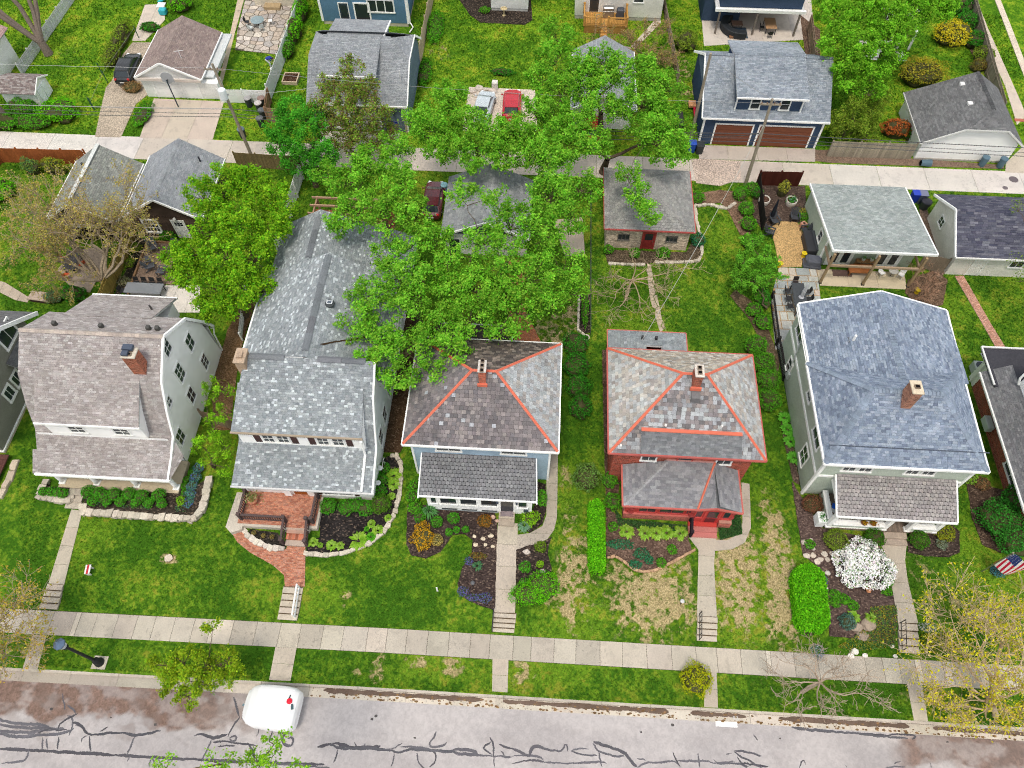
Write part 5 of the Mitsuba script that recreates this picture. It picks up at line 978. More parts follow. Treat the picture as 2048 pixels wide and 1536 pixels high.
# garages, far houses, fences, poles
RG = np.random.default_rng(31)
def shingled(h, planes, st, tile='shingle', name='roof', limit=0): multi_roof(sub(h, name), [(p, ST[st] if isinstance(st, str) else st) for p in planes], RG, tile, limit)
def gable_y(h, x0, x1, y0, y1, zE, zR, st, xr=None, oh=.3, wall=None, wcol=WHT, bs='siding', z0=.5, hip=0):
 """Ridge along y. x0..x1, y0..y1 is the roof outline."""
 xr = xr if xr is not None else (x0 + x1) / 2
 ya, yb_ = y0 + hip, y1
 pl = [[(x0, y1, zE), (x0, y0, zE), (xr, ya, zR), (xr, yb_, zR)], [(x1, y0, zE), (x1, y1, zE), (xr, yb_, zR), (xr, ya, zR)]]
 shingled(h, pl, st)
 a, b, c, d = x0 + oh, x1 - oh, y0 + oh, y1 - oh
 zw = zE - .1
 m = MB().prism([(a, c), (b, c), (b, d), (a, d)], z0, zw, wcol)
 for y, f in ((c, 1), (d, -1)): m.face([(a, y, zw), (b, y, zw), (xr, y, zw + (zR - zE) * (1 - oh * 2 / (x1 - x0)))], wcol)
 part(h, 'wall', m, bs)
 trim(h, [(x0, y0 - .02, zE - .06), (xr, y0 - .02, zR - .06), (x1, y0 - .02, zE - .06)], .1, .18, WHT, 'bargeboard'); trim(h, [(x0 - .03, y0, zE - .06), (x0 - .03, y1, zE - .06)], .1, .14, WHT, 'gutter'); trim(h, [(x1 + .03, y0, zE - .06), (x1 + .03, y1, zE - .06)], .1, .14, WHT, 'gutter')
 caps(h + '__roof', [(xr, y0, zR + .02), (xr, y1, zR + .02)], .3, ST[st]['cols'][1] if isinstance(st, str) else st['cols'][1], RG, step=.3, h=.04)
 return a, b, c, d
def panel_door(h, x0, x1, y, z1, col, rows=4, cols=4, frame=WHT, name='garage_door'):
 k = sub(h, name); m = MB()
 m.box((x0, y - .02, .6), (x1, y + .1, z1), np.array(col) * .8); part(k, 'leaf', m, 'flat')
 for i in range(rows):
  za, zb = .6 + (z1 - .6) * i / rows + .02, .6 + (z1 - .6) * (i + 1) / rows - .02
  part(k, 'panel', MB().box((x0 + .02, y - .05, za), (x1 - .02, y - .015, zb), col), 'flat')
 part(k, 'frame', MB().box((x0 - .14, y - .06, .6), (x0, y + .02, z1 + .14), frame), 'flat'); part(k, 'frame', MB().box((x1, y - .06, .6), (x1 + .14, y + .02, z1 + .14), frame), 'flat'); part(k, 'frame', MB().box((x0, y - .06, z1), (x1, y + .02, z1 + .14), frame), 'flat')
# near row of garages
h = thing('garage', 'old garage with a mossy green grey gable roof behind the bare tree', 'garage')
gable_y(h, -42.2, -36.1, 43.2, 50.4, 3.2, 5.2, 'oldgreen', xr=-39.3, wcol=(.16, .14, .125), bs='matte'); part(h, 'ridge_flashing', MB().beam((-39.3, 43.2, 5.27), (-39.3, 50.4, 5.27), .34, .05, (.55, .57, .55)), 'flat')
part(h, 'beam', MB().box((-41.4, 42.9, 2.7), (-37.5, 43.1, 2.95), (.6, .58, .54)), 'flat'); part(h, 'opening', MB().box((-41.2, 43.42, .6), (-36.9, 43.46, 2.7), (.02, .018, .016)), 'matte')
part(h, 'roof_vent', MB().lathe([(.1, 0), (.1, .25), (.02, .3)], (-40.4, 48.6, 4.4), (.05, .05, .06), 8), 'flat')
h = thing('garage', 'dark weathered wood garage with grey gable roof and white cottage door', 'garage')
gable_y(h, -35.75, -28.95, 43.9, 51.4, 3.25, 5.35, 'steel', xr=-32.35, wcol=(.085, .058, .048), bs='matte')
for i in range(16): part(h, 'clapboard', MB().box((-35.42, 44.15, .62 + .16 * i), (-29.28, 44.19, .77 + .16 * i), jit((.095, .065, .052), RG, .25)), 'matte')
window(h, (-33.85, 44.15, 1.95), '-y', 1.15, 1.35, 4, 3, fw=.16); door(h, (-31.35, 44.15, .6), '-y', 1.0, 2.1, (.78, .78, .77), lights=(3, 2, .72, .92))
part(h, 'wall_lamp', MB().lathe([(.03, 0), (.14, .05), (.1, .16)], (-31.4, 43.98, 3.0), (.75, .75, .73), 10), 'flat'); part(h, 'roof_vent', MB().tube([(-30.4, 49.9, 4.2), (-30.4, 49.9, 4.7)], .07, (.03, .03, .04)), 'flat')
h = thing('garage', 'grey roofed garage with white front gable half hidden under the big maple', 'garage')
x0, x1, y0, y1 = -8.5, -1.0, 43.3, 50.3
shingled(h, [[(x0, y1, 3.2), (x0, y0, 3.2), (-4.75, y0, 4.9), (-4.75, y1, 4.9)], [(x1, y0, 3.2), (x1, y1, 3.2), (-4.75, y1, 4.9), (-4.75, y0, 4.9)]], dict(ST['steel'], course=.3, width=.34, cols=[(.26, .27, .285), (.30, .31, .325), (.225, .235, .25)]))
m = MB().prism([(x0 + .3, y0 + .4), (x1 - .3, y0 + .4), (x1 - .3, y1 - .3), (x0 + .3, y1 - .3)], .5, 3.1, WHT); part(h, 'wall', m, 'siding'); part(h, 'gable', MB().face([(x0 + .3, y0 + .38, 3.1), (x1 - .3, y0 + .38, 3.1), (-4.75, y0 + .38, 4.8)], (.10, .125, .165)), 'siding')
trim(h, [(x0, y0, 3.14), (-4.75, y0, 4.84), (x1, y0, 3.14)], .1, .18, WHT, 'bargeboard'); part(h, 'flood_lamp', MB().box((-5.2, 43.5, 4.0), (-4.9, 43.68, 4.15), (.8, .8, .8), bev=.03), 'flat'); part(h, 'opening', MB().box((-7.9, 43.66, .6), (-7.0, 43.69, 2.4), (.02, .02, .022)), 'glass')
h = thing('garage', 'cream brick garage with grey hip roof and red trim', 'garage')
x0, x1, y0, y1, zE, zR = 5.22, 12.85, 44.9, 52.25, 3.2, 4.75
ra, rb = (9.05, 47.6, zR), (9.05, 49.5, zR)
shingled(h, [[(x0, y0, zE), (x1, y0, zE), ra], [(x1, y0, zE), (x1, y1, zE), rb, ra], [(x1, y1, zE), (x0, y1, zE), rb], [(x0, y1, zE), (x0, y0, zE), ra, rb]], 'hipgrey')
for pts in ([(x0, y0, zE), ra], [(x1, y0, zE), ra], [(x1, y1, zE), rb], [(x0, y1, zE), rb], [ra, rb]): caps(h + '__roof', pts, .28, (.27, .265, .255), RG, step=.3, h=.035)
trim(h, [(x0, y1, zE - .06), (x0, y0 - .03, zE - .06), (x1 + .03, y0 - .03, zE - .06), (x1 + .03, y1, zE - .06)], .1, .13, (.42, .08, .075), 'gutter')
m = MB().prism([(5.5, 45.2), (12.55, 45.2), (12.55, 52), (5.5, 52)], .5, zE - .05, (.60, .50, .40)); part(h, 'wall', m, 'brick')
part(h, 'soffit', MB().box((x0, y0, zE - .12), (x1, y1, zE - .09), (.55, .5, .42)), 'flat')
for x in (7.0, 11.1): window(h, (x, 45.2, 1.95), '-y', .9, .62, 3, 1, fw=.05, frame=(.12, .11, .1))
door(h, (9.15, 45.2, .6), '-y', .98, 2.05, (.30, .035, .032), frame=(.36, .05, .045), lights=(1, 1, .55, .92));
# green garage with porch
h = thing('garage', 'pale green garage with a grey green shed roof and timber post porch', 'garage')
GW = (.46, .52, .42)
x0, x1 = 23.45, 31.75
shingled(h, [[(x1, 51.5, 3.0), (x0, 51.5, 3.0), (x0, 42.4, 4.45), (x1, 42.4, 4.45)][::1]], 'green')
m = MB(); m.face([(23.7, 44.3, .5), (23.7, 51.2, .5), (23.7, 51.2, 2.95), (23.7, 44.3, 4.05)], GW); m.face([(31.4, 44.3, .5), (31.4, 44.3, 4.05), (31.4, 51.2, 2.95), (31.4, 51.2, .5)], GW); m.quad((23.7, 44.3, .5), (31.4, 44.3, .5), (31.4, 44.3, 4.05), (23.7, 44.3, 4.05), GW); m.quad((23.7, 51.2, .5), (23.7, 51.2, 2.95), (31.4, 51.2, 2.95), (31.4, 51.2, .5), GW); part(h, 'wall', m, 'siding')
m = MB(); m.face([(23.75, 42.6, 3.4), (23.75, 44.3, 3.4), (23.75, 44.3, 4.1), (23.75, 42.6, 4.3)], GW); part(h, 'porch_cheek', m, 'siding'); part(h, 'corner_board', MB().box((23.64, 44.2, .6), (23.78, 44.36, 4.0), WHT), 'flat')
part(h, 'soffit', MB().add([(x0, 51.4, 2.9), (x1, 51.4, 2.9), (x1, 42.45, 4.3), (x0, 42.45, 4.3)], [[0, 1, 2, 3]], (.6, .6, .56)), 'flat')
trim(h, [(x0, 51.5, 2.92), (x0, 42.38, 4.37), (x1, 42.38, 4.37), (x1, 51.5, 2.92)], .1, .22, WHT, 'fascia')
for x in (23.65, 27.2, 30.95): part(h, 'post', MB().box((x - .09, 42.1, .6), (x + .09, 42.28, 4.2), (.36, .25, .15)), 'matte'); part(h, 'post_foot', MB().box((x - .12, 42.07, .6), (x + .12, 42.31, .75), (.03, .03, .03)), 'flat')
part(h, 'porch_beam', MB().box((23.6, 42.12, 2.75), (31.0, 42.26, 2.95), (.40, .29, .2)), 'matte'); part(h, 'porch_beam', MB().box((23.62, 42.2, 2.75), (23.74, 44.3, 2.95), (.40, .29, .2)), 'matte'); part(h, 'porch_beam', MB().box((30.9, 42.2, 2.75), (31.02, 44.3, 2.95), (.40, .29, .2)), 'matte')
for x in (25.3, 29.3):
 k = sub(h, 'french_door')
 for s in (-.48, .48):
  part(k, 'leaf', MB().box((x + s - .46, 44.24, .62), (x + s + .46, 44.3, 2.75), WHT), 'flat'); part(k, 'pane', MB().box((x + s - .28, 44.22, 1.0), (x + s + .28, 44.25, 2.6), (.5, .5, .5)), 'glass')
 part(k, 'frame', MB().box((x - 1.08, 44.22, .6), (x - .95, 44.31, 2.9), WHT).box((x + .95, 44.22, .6), (x + 1.08, 44.31, 2.9), WHT).box((x - 1.08, 44.22, 2.78), (x + 1.08, 44.32, 2.92), WHT), 'flat')
window(h, (23.7, 45.9, 2.35), '-x', .7, 1.0, 1, 2)
# white garage at the right
h = thing('garage', 'cream white garage with near black shingles beside the brick path', 'garage')
CW = (.72, .69, .63)
shingled(h, [[(34.0, 43.4, 3.2), (47, 43.4, 3.2), (47, 46.9, 5.1), (34.0, 46.9, 5.1)], [(47, 50.6, 3.2), (34.0, 50.6, 3.2), (34.0, 46.9, 5.1), (47, 46.9, 5.1)]], 'black')
m = MB().prism([(34.45, 43.8), (46.5, 43.8), (46.5, 50.3), (34.45, 50.3)], .5, 3.2, CW); m.face([(34.45, 43.8, 3.2), (34.45, 50.3, 3.2), (34.45, 46.9, 4.95)], CW); part(h, 'wall', m, 'matte')
trim(h, [(33.98, 43.4, 3.12), (33.98, 46.9, 5.02), (33.98, 50.6, 3.12)], .1, .2, (.82, .82, .8), 'bargeboard'); trim(h, [(34, 43.36, 3.12), (47, 43.36, 3.12)], .1, .14, (.75, .74, .72), 'gutter')
door(h, (36.6, 43.8, .6), '-y', .95, 2.1, (.74, .72, .68)); window(h, (34.45, 48.2, 2.3), '-x', .8, .8, 2, 2, fw=.08); window(h, (39.6, 43.8, 2.2), '-y', 1.0, .7, 2, 1)
# far side of the alley
h = thing('garage', 'navy blue two storey garage with brown carriage doors', 'garage')
NV = (.055, .085, .145); x0, x1, yr = 14.35, 26.1, 63.8
st = ST['steelN']
shingled(h, [[(x0, 58.75, 3.85), (x1, 58.75, 3.85), (x1, yr, 7.0), (x0, yr, 7.0)], [(x1, 68.9, 3.85), (x0, 68.9, 3.85), (x0, yr, 7.0), (x1, yr, 7.0)], [(17.0, 58.95, 6.05), (23.5, 58.95, 6.05), (23.5, yr, 7.15), (17.0, yr, 7.15)], [(23.6, 67.2, 6.2), (16.9, 67.2, 6.2), (16.9, yr, 7.15), (23.6, yr, 7.15)]], st)
caps(h + '__roof', [(x0, yr, 7.06), (17, yr, 7.06)], .4, (.22, .25, .29), RG, step=.2, h=.05); caps(h + '__roof', [(23.6, yr, 7.06), (x1, yr, 7.06)], .4, (.22, .25, .29), RG, step=.2, h=.05); caps(h + '__roof', [(17, yr, 7.2), (23.5, yr, 7.2)], .4, (.22, .25, .29), RG, step=.2, h=.05)
m = MB().prism([(14.7, 59.05), (25.7, 59.05), (25.7, 68.6), (14.7, 68.6)], .5, 3.8, NV); m.face([(14.7, 59.05, 3.8), (14.7, 68.6, 3.8), (14.7, yr, 6.8)], (.13, .17, .22)); m.face([(25.7, 59.05, 3.8), (25.7, 68.6, 3.8), (25.7, yr, 6.8)], NV); part(h, 'wall', m, 'siding')
part(h, 'dormer', MB().box((17.3, 59.5, 4.0), (23.2, 63.5, 5.95), NV), 'siding'); part(h, 'rear_dormer', MB().box((17.2, 64, 4.0), (23.3, 66.9, 6.15), NV), 'siding')
trim(h, [(17.0, 58.92, 5.98), (23.5, 58.92, 5.98)], .1, .16, WHT, 'fascia'); trim(h, [(x0, 58.7, 3.78), (x1, 58.7, 3.78)], .1, .16, WHT, 'gutter'); trim(h, [(x0 - .03, 58.75, 3.78), (x0 - .03, yr, 6.93), (x0 - .03, 68.9, 3.78)], .1, .22, WHT, 'bargeboard'); trim(h, [(17.25, 59.45, 4.15), (17.25, 59.45, 5.95)], .12, .12, WHT, 'corner_board'); trim(h, [(23.25, 59.45, 4.15), (23.25, 59.45, 5.95)], .12, .12, WHT, 'corner_board'); trim(h, [(17.3, 59.44, 4.12), (23.2, 59.44, 4.12)], .1, .12, WHT, 'sill_board')
for x in (14.68, 25.72): part(h, 'corner_board', MB().box((x - .09, 58.98, .6), (x + .09, 59.15, 3.8), WHT), 'flat')
for x in (19.0, 21.7): window(h, (x, 59.5, 5.05), '-y', .75, 1.1, 1, 2, fw=.12)
panel_door(h, 15.9, 19.3, 59.05, 2.95, (.16, .05, .025)); panel_door(h, 20.0, 24.9, 59.05, 2.95, (.165, .052, .026))
h = thing('garage', 'blue grey garage with wide dormer behind the brownish tree', 'garage')
BG = (.165, .225, .285); x0, x1, yr = -22.9, -13.3, 64.5
shingled(h, [[(x0, 58.8, 3.8), (x1, 58.8, 3.8), (x1, 62.6, 6.15), (-15.2, yr, 7.0), (-21.6, yr, 7.0), (x0, 62.6, 6.15)], [(x1, 62.6, 6.15), (x1, 66.4, 6.15), (-15.2, yr, 7.0)], [(x0, 66.4, 6.15), (x0, 62.6, 6.15), (-21.6, yr, 7.0)], [(x1, 69.5, 3.8), (x0, 69.5, 3.8), (x0, 66.4, 6.15), (-21.6, yr, 7.0), (-15.2, yr, 7.0), (x1, 66.4, 6.15)], [(-21.5, 59.9, 6.05), (-16.1, 59.9, 6.05), (-16.1, yr, 7.15), (-21.5, yr, 7.15)], [(-15.9, 68.2, 6.4), (-21.3, 68.2, 6.4), (-21.3, yr, 7.15), (-15.9, yr, 7.15)]], 'steel')
m = MB().prism([(-22.6, 59.1), (-13.6, 59.1), (-13.6, 69.2), (-22.6, 69.2)], .5, 3.75, BG)
for x in (-22.6, -13.6): m.face([(x, 59.1, 3.75), (x, 69.2, 3.75), (x, 66.4, 6.05), (x, 62.6, 6.05)], BG)
part(h, 'wall', m, 'siding'); part(h, 'dormer', MB().box((-21.3, 60.3, 4.2), (-16.3, 64, 5.95), BG), 'siding'); part(h, 'rear_dormer', MB().box((-21.1, 64.8, 4.2), (-16.1, 67.9, 6.3), BG), 'siding')
trim(h, [(-21.5, 59.87, 5.97), (-16.1, 59.87, 5.97)], .1, .18, WHT, 'fascia'); trim(h, [(x0, 58.76, 3.72), (x1, 58.76, 3.72)], .12, .16, WHT, 'gutter'); trim(h, [(x1 + .02, 58.8, 3.72), (x1 + .02, 62.6, 6.07), (x1 + .02, 66.4, 6.07), (x1 + .02, 69.5, 3.72)], .1, .2, WHT, 'bargeboard'); trim(h, [(-15.85, 68.2, 6.35), (-15.85, yr, 7.1)], .1, .18, WHT, 'bargeboard')
for x in (-20.9, -16.6): part(h, 'corner_board', MB().box((x - .12, 60.22, 4.6), (x + .12, 60.3, 5.95), WHT), 'flat')
window(h, (-20.0, 60.3, 5.3), '-y', .9, .9, 1, 2); window(h, (-17.5, 60.3, 5.3), '-y', .9, .9, 1, 2); part(h, 'corner_board', MB().box((-13.7, 59.02, .6), (-13.5, 59.2, 3.75), WHT), 'flat')
panel_door(h, -21.6, -16.2, 59.1, 2.9, (.66, .66, .65)); part(h, 'wall_lantern', MB().box((-14.8, 58.9, 2.6), (-14.6, 59.1, 2.95), (.03, .05, .05)), 'flat'); part(h, 'service_mast', MB().tube([(-14.0, 60.8, 4.9), (-14.0, 60.8, 6.2)], .05, (.6, .6, .62)), 'flat')
h = thing('garage', 'white garage with dull brown gable roof and a basketball hoop in front', 'garage')
gable_y(h, -41.0, -34.3, 62.6, 70.4, 3.05, 4.75, 'taupe', xr=-37.85); panel_door(h, -39.5, -36.9, 62.9, 2.75, (.78, .78, .77), rows=4); panel_door(h, -36.5, -35.1, 62.9, 2.75, (.78, .78, .77), rows=1)
part(h, 'eave_board', MB().box((-40.9, 62.5, 2.75), (-34.4, 62.7, 3.0), (.62, .55, .50)), 'matte')
part(h, 'lean_to', MB().box((-34.6, 63.5, 2.6), (-33.4, 70.6, 2.75), (.5, .52, .52)), 'flat'); part(h, 'aerial', MB().tube([(-36.4, 64.4, 4.0), (-36.4, 64.4, 5.0)], .03, (.7, .7, .7)).tube([(-36.9, 64.4, 4.8), (-35.9, 64.4, 4.95)], .025, (.7, .7, .7)), 'flat')
part(h, 'side_wing', MB().box((-34.6, 62.9, .6), (-33.0, 64.0, 2.4), WHT), 'siding')
for y in (65.5, 66.8, 68.1): window(h, (-34.6, y, 2.0), '+x', .6, .8, 1, 1)
h = thing('shed', 'small white garden shed with a stained grey roof at the left', 'shed')
shingled(h, [[(-54.6, 60.4, 2.25), (-50.6, 60.4, 2.25), (-50.6, 62.0, 3.05), (-54.6, 62.0, 3.05)], [(-50.6, 63.6, 2.25), (-54.6, 63.6, 2.25), (-54.6, 62.0, 3.05), (-50.6, 62.0, 3.05)]], dict(ST['taupe'], cols=[(.23, .19, .18), (.30, .27, .26), (.18, .145, .14)]))
m = MB().box((-54.3, 60.7, .5), (-50.75, 63.3, 2.3), WHT); m.face([(-50.74, 60.7, 2.3), (-50.74, 63.3, 2.3), (-50.74, 62, 2.95)], WHT); part(h, 'wall', m, 'siding'); trim(h, [(-50.58, 60.4, 2.2), (-50.58, 62, 3.0), (-50.58, 63.6, 2.2)], .06, .14, WHT, 'bargeboard')
for y in (61.55, 62.45): part(h, 'door', MB().box((-50.76, y - .4, .65), (-50.68, y + .4, 2.2), (.74, .78, .8)), 'flat')
h = thing('garage', 'white garage with dark grey clipped gable roof at the right corner', 'garage')
x0, x1, xr, y0, y1, zE, zR = 34.6, 44.0, 40.2, 57.7, 66.2, 2.75, 5.6
cl = 4.45
def xz(z, s): return xr + s * ((x1 - xr) if s > 0 else (xr - x0)) * (zR - z) / (zR - zE)
shingled(h, [[(x0, y1 - 1.2, zE), (x0, y0, zE), (xz(cl, -1), y0, cl), (xr, y0 + 1.5, zR), (xr, y1 - 1.6, zR)], [(x1, y0, zE), (x1, y1, zE), (xr, y1 - 1.6, zR), (xr, y0 + 1.5, zR), (xz(cl, 1), y0, cl)], [(xz(cl, -1), y0, cl), (xz(cl, 1), y0, cl), (xr, y0 + 1.5, zR)], [(x1, y1, zE), (x0, y1 - 1.2, zE), (xr, y1 - 1.6, zR)]], 'charcoal')
m = MB().prism([(35.0, 58.05), (43.6, 58.05), (43.6, 65.6), (35.0, 64.8)], .5, zE - .05, WHT); m.face([(35.0, 58.05, zE - .05), (43.6, 58.05, zE - .05), (xz(cl, 1), 58.05, cl - .06), (xz(cl, -1), 58.05, cl - .06)], WHT); part(h, 'wall', m, 'flat')
caps(h + '__roof', [(xr, y0 + 1.5, zR + .02), (xr, y1 - 1.6, zR + .02)], .4, (.10, .10, .105), RG, h=.05); trim(h, [(x0, y1 - 1.2, zE - .05), (x0, y0, zE - .05), (xz(cl, -1), y0, cl - .05), (xz(cl, 1), y0, cl - .05), (x1, y0, zE - .05)], .08, .14, (.62, .62, .60), 'gutter')
for y in (60.6, 63.4): part(h, 'roof_vent', MB().box((38.6, y, 4.75), (39.1, y + .45, 5.0), (.66, .66, .66), bev=.03), 'flat')
part(h, 'foundation', MB().box((34.95, 58.0, .5), (43.65, 58.1, .8), (.45, .42, .38)), 'concrete')
h = thing('garage', 'grey roofed white garage mostly hidden under the tall maple behind the alley', 'garage')
gable_y(h, 2.2, 8.4, 60.4, 69.6, 3.0, 4.7, 'steel', wcol=WHT); panel_door(h, 3.2, 7.4, 60.7, 2.7, (.8, .8, .79))
# houses beyond
h = thing('blue_clapboard_house', 'blue clapboard house at the top with white framed triple window', 'house')
BL = (.125, .235, .36); m = MB().box((-25.2, 76.2, 1.0), (-15.75, 86, 7.5), BL); part(h, 'wall', m, 'siding'); part(h, 'foundation', MB().box((-25.15, 76.25, .5), (-15.8, 86, 1.0), (.52, .47, .38)), 'concrete')
for x in (-25.2, -15.75): part(h, 'corner_board', MB().box((x - .12, 76.1, 1.0), (x + .12, 76.3, 7.5), WHT), 'flat')
window(h, (-18.55, 76.2, 2.9), '-y', 2.7, 1.25, 3, 1, fw=.14, bar=.12); door(h, (-22.65, 76.2, 1.0), '-y', .95, 2.1, (.03, .045, .06), lights=(1, 1, .15, .9)); k = sub(h, 'patio_door'); part(k, 'pane', MB().box((-21.4, 76.15, 1.0), (-19.9, 76.19, 3.1), (.5, .5, .5)), 'glass'); part(k, 'frame', MB().box((-21.55, 76.1, 1.0), (-21.4, 76.2, 3.25), WHT), 'flat'); part(k, 'frame', MB().box((-19.9, 76.1, 1.0), (-19.75, 76.2, 3.25), WHT), 'flat'); part(k, 'frame', MB().box((-21.4, 76.1, 3.1), (-19.9, 76.2, 3.25), WHT), 'flat')
part(h, 'door_step', MB().box((-23.4, 75.2, .5), (-19.3, 76.1, .95), (.20, .13, .10)), 'matte'); gutter_downpipe(h, [(-15.55, 76.1, 7), (-15.55, 76.1, 1.2), (-15.2, 75.7, .9), (-15.5, 74.9, .8)], .07, WHT)
part(h, 'roof', MB().box((-25.6, 75.8, 7.5), (-15.3, 86, 7.7), (.2, .2, .22)), 'matte')
h = thing('cream_house', 'cream house corner with wooden step at the top left', 'house')
part(h, 'wall', MB().box((-33.6, 79.3, .5), (-28.3, 88, 6), (.68, .62, .50)), 'siding'); part(h, 'step', MB().box((-32.4, 78.4, .5), (-30.6, 79.3, .95), (.40, .30, .18)), 'matte')
part(h, 'roof', MB().box((-34, 79, 6), (-28, 88, 6.2), (.2, .2, .2)), 'matte')
h = thing('white_clapboard_house', 'white clapboard house corner above the dark bed at the top', 'house')
part(h, 'wall', MB().box((-6.95, 79.75, .95), (-2.8, 88, 6.5), WHT), 'siding'); part(h, 'foundation', MB().box((-6.9, 79.8, .5), (-2.85, 88, .95), (.5, .5, .48)), 'concrete'); part(h, 'roof', MB().box((-7.3, 79.4, 6.5), (-2.4, 88, 6.7), (.22, .22, .22)), 'matte')
h = thing('white_house_with_deck', 'white clapboard house with an orange timber deck at the top', 'house')
part(h, 'wall', MB().box((2.4, 78.8, 1.0), (11.9, 88, 6.5), (.80, .79, .74)), 'siding'); part(h, 'foundation', MB().box((2.45, 78.85, .5), (11.85, 88, 1.0), (.45, .42, .38)), 'concrete'); part(h, 'roof', MB().box((2, 78.4, 6.5), (12.3, 88, 6.7), (.2, .2, .2)), 'matte')
window(h, (9.2, 78.8, 3.3), '-y', .95, 1.1, 1, 2); door(h, (4.45, 78.8, 1.5), '-y', 1.0, 2.1, (.06, .05, .045), lights=(1, 1, .1, .92))
t = thing('timber_deck', 'orange stained timber deck with railings and steps', 'deck')
OR = (.47, .25, .075)
for i in range(24): part(t, 'board', MB().box((3.4 + .19 * i, 76.2, 1.4), (3.575 + .19 * i, 78.75, 1.5), jit(OR, RG, .12)), 'matte')
rail(t, (3.4, 76.2, 1.5), (5.2, 76.2, 1.5), hgt=.95, col=OR, bal=.05); rail(t, (6.0, 76.2, 1.5), (8.0, 76.2, 1.5), hgt=.95, col=OR, bal=.05); rail(t, (8.0, 76.2, 1.5), (8.0, 78.6, 1.5), False, hgt=.95, col=OR); rail(t, (3.4, 76.2, 1.5), (3.4, 78.6, 1.5), False, hgt=.95, col=OR)
for i in range(4): part(t, 'step', MB().box((5.25, 75.1 + .28 * i, .6), (5.95, 75.4 + .28 * i, .75 + .2 * i), jit(OR, RG)), 'matte')
part(t, 'skirt', MB().box((3.45, 76.25, .55), (7.95, 76.3, 1.4), np.array(OR) * .7), 'matte')
h = thing('navy_house', 'navy house with white trim over a covered terrace at the top', 'house')
part(h, 'upper_wall', MB().box((17.7, 77.3, 3.45), (26.3, 88, 8), NV), 'siding'); part(h, 'wall', MB().box((16.4, 79.2, .5), (20.5, 88, 3.4), NV), 'siding'); part(h, 'ceiling', MB().box((17.3, 76.9, 3.2), (26.6, 80, 3.4), (.6, .6, .6)), 'flat'); part(h, 'back_wall', MB().box((20.5, 81.5, .5), (26.5, 82, 3.4), (.25, .2, .17)), 'matte')
trim(h, [(17.2, 76.9, 3.35), (26.7, 76.9, 3.35)], .3, .3, WHT, 'fascia'); part(h, 'roof', MB().box((17.3, 77, 8), (26.7, 88, 8.2), (.2, .2, .22)), 'matte')
for x in (19.4, 22.5): window(h, (x, 77.3, 5.3), '-y', .8, 1.3, 1, 2, fw=.14)
for x, y in ((17.75, 76.9), (21.75, 76.9), (26.2, 76.9)): part(h, 'post', MB().box((x - .09, y - .09, .6), (x + .09, y + .09, 3.2), (.20, .17, .15)), 'matte')
h = thing('white_outbuilding', 'white outbuilding with a pinkish roof at the left edge', 'outbuilding')
part(h, 'wall', MB().box((-64, 62.5, .5), (-56.3, 68.2, 4.0), WHT), 'siding'); shingled(h, [[(-55.8, 62.2, 3.9), (-55.8, 68.6, 3.9), (-60, 68.6, 6), (-60, 62.2, 6)], [(-64.5, 68.6, 3.9), (-64.5, 62.2, 3.9), (-60, 62.2, 6), (-60, 68.6, 6)]], dict(ST['taupe'], cols=[(.40, .26, .25), (.45, .31, .30)]))
h = thing('pergola', 'brown wooden pergola behind the long grey shingled house', 'pergola')
for i in range(6): part(h, 'rafter', MB().box((-20.3, 42.7 + .95 * i, 2.7), (-13.4, 42.82 + .95 * i, 2.88), (.40, .26, .18)), 'matte')
for x in (-19.9, -16.9, -13.8): part(h, 'beam', MB().box((x - .06, 42.4, 2.5), (x + .06, 47.8, 2.7), (.36, .22, .15)), 'matte')
for x in (-19.9, -13.8):
 for y in (42.6, 47.5): part(h, 'post', MB().box((x - .08, y - .08, .6), (x + .08, y + .08, 2.5), (.34, .21, .14)), 'matte')
emit(structure('terrace', 'rust brown deck under the pergola'), MB().box((-20.6, 42.0, .4), (-13.2, 48.2, .63), (.22, .085, .045)), 'matte')
h = thing('pergola', 'white timber garden pergola beside the yellow shrubs at the top right', 'pergola')
for p, q in (((35.2, 76.6, 3.0), (39.4, 76.6, 3.0)), ((36.0, 75.2, 2.85), (36.4, 79.4, 2.85)), ((38.0, 74.6, 2.85), (38.4, 79.4, 2.85)), ((35.2, 78.6, 3.0), (39.6, 78.6, 3.0))): part(h, 'beam', MB().beam(p, q, .14, .2, (.72, .72, .69)), 'flat')
for x, y in ((36.1, 75.6), (38.2, 75.2), (36.4, 79.2), (38.4, 79.0)): part(h, 'post', MB().box((x - .09, y - .09, .6), (x + .09, y + .09, 2.85), (.72, .72, .69)), 'flat')
for i in range(3): part(h, 'bench_slat', MB().box((33.2, 72.6 + .28 * i, 1.0 + .12 * i), (37.3, 72.8 + .28 * i, 1.06 + .12 * i), (.68, .68, .66)), 'flat')
part(h, 'deck', MB().box((33.2, 73.6, .55), (37.4, 76.4, .8), (.55, .53, .48)), 'matte')
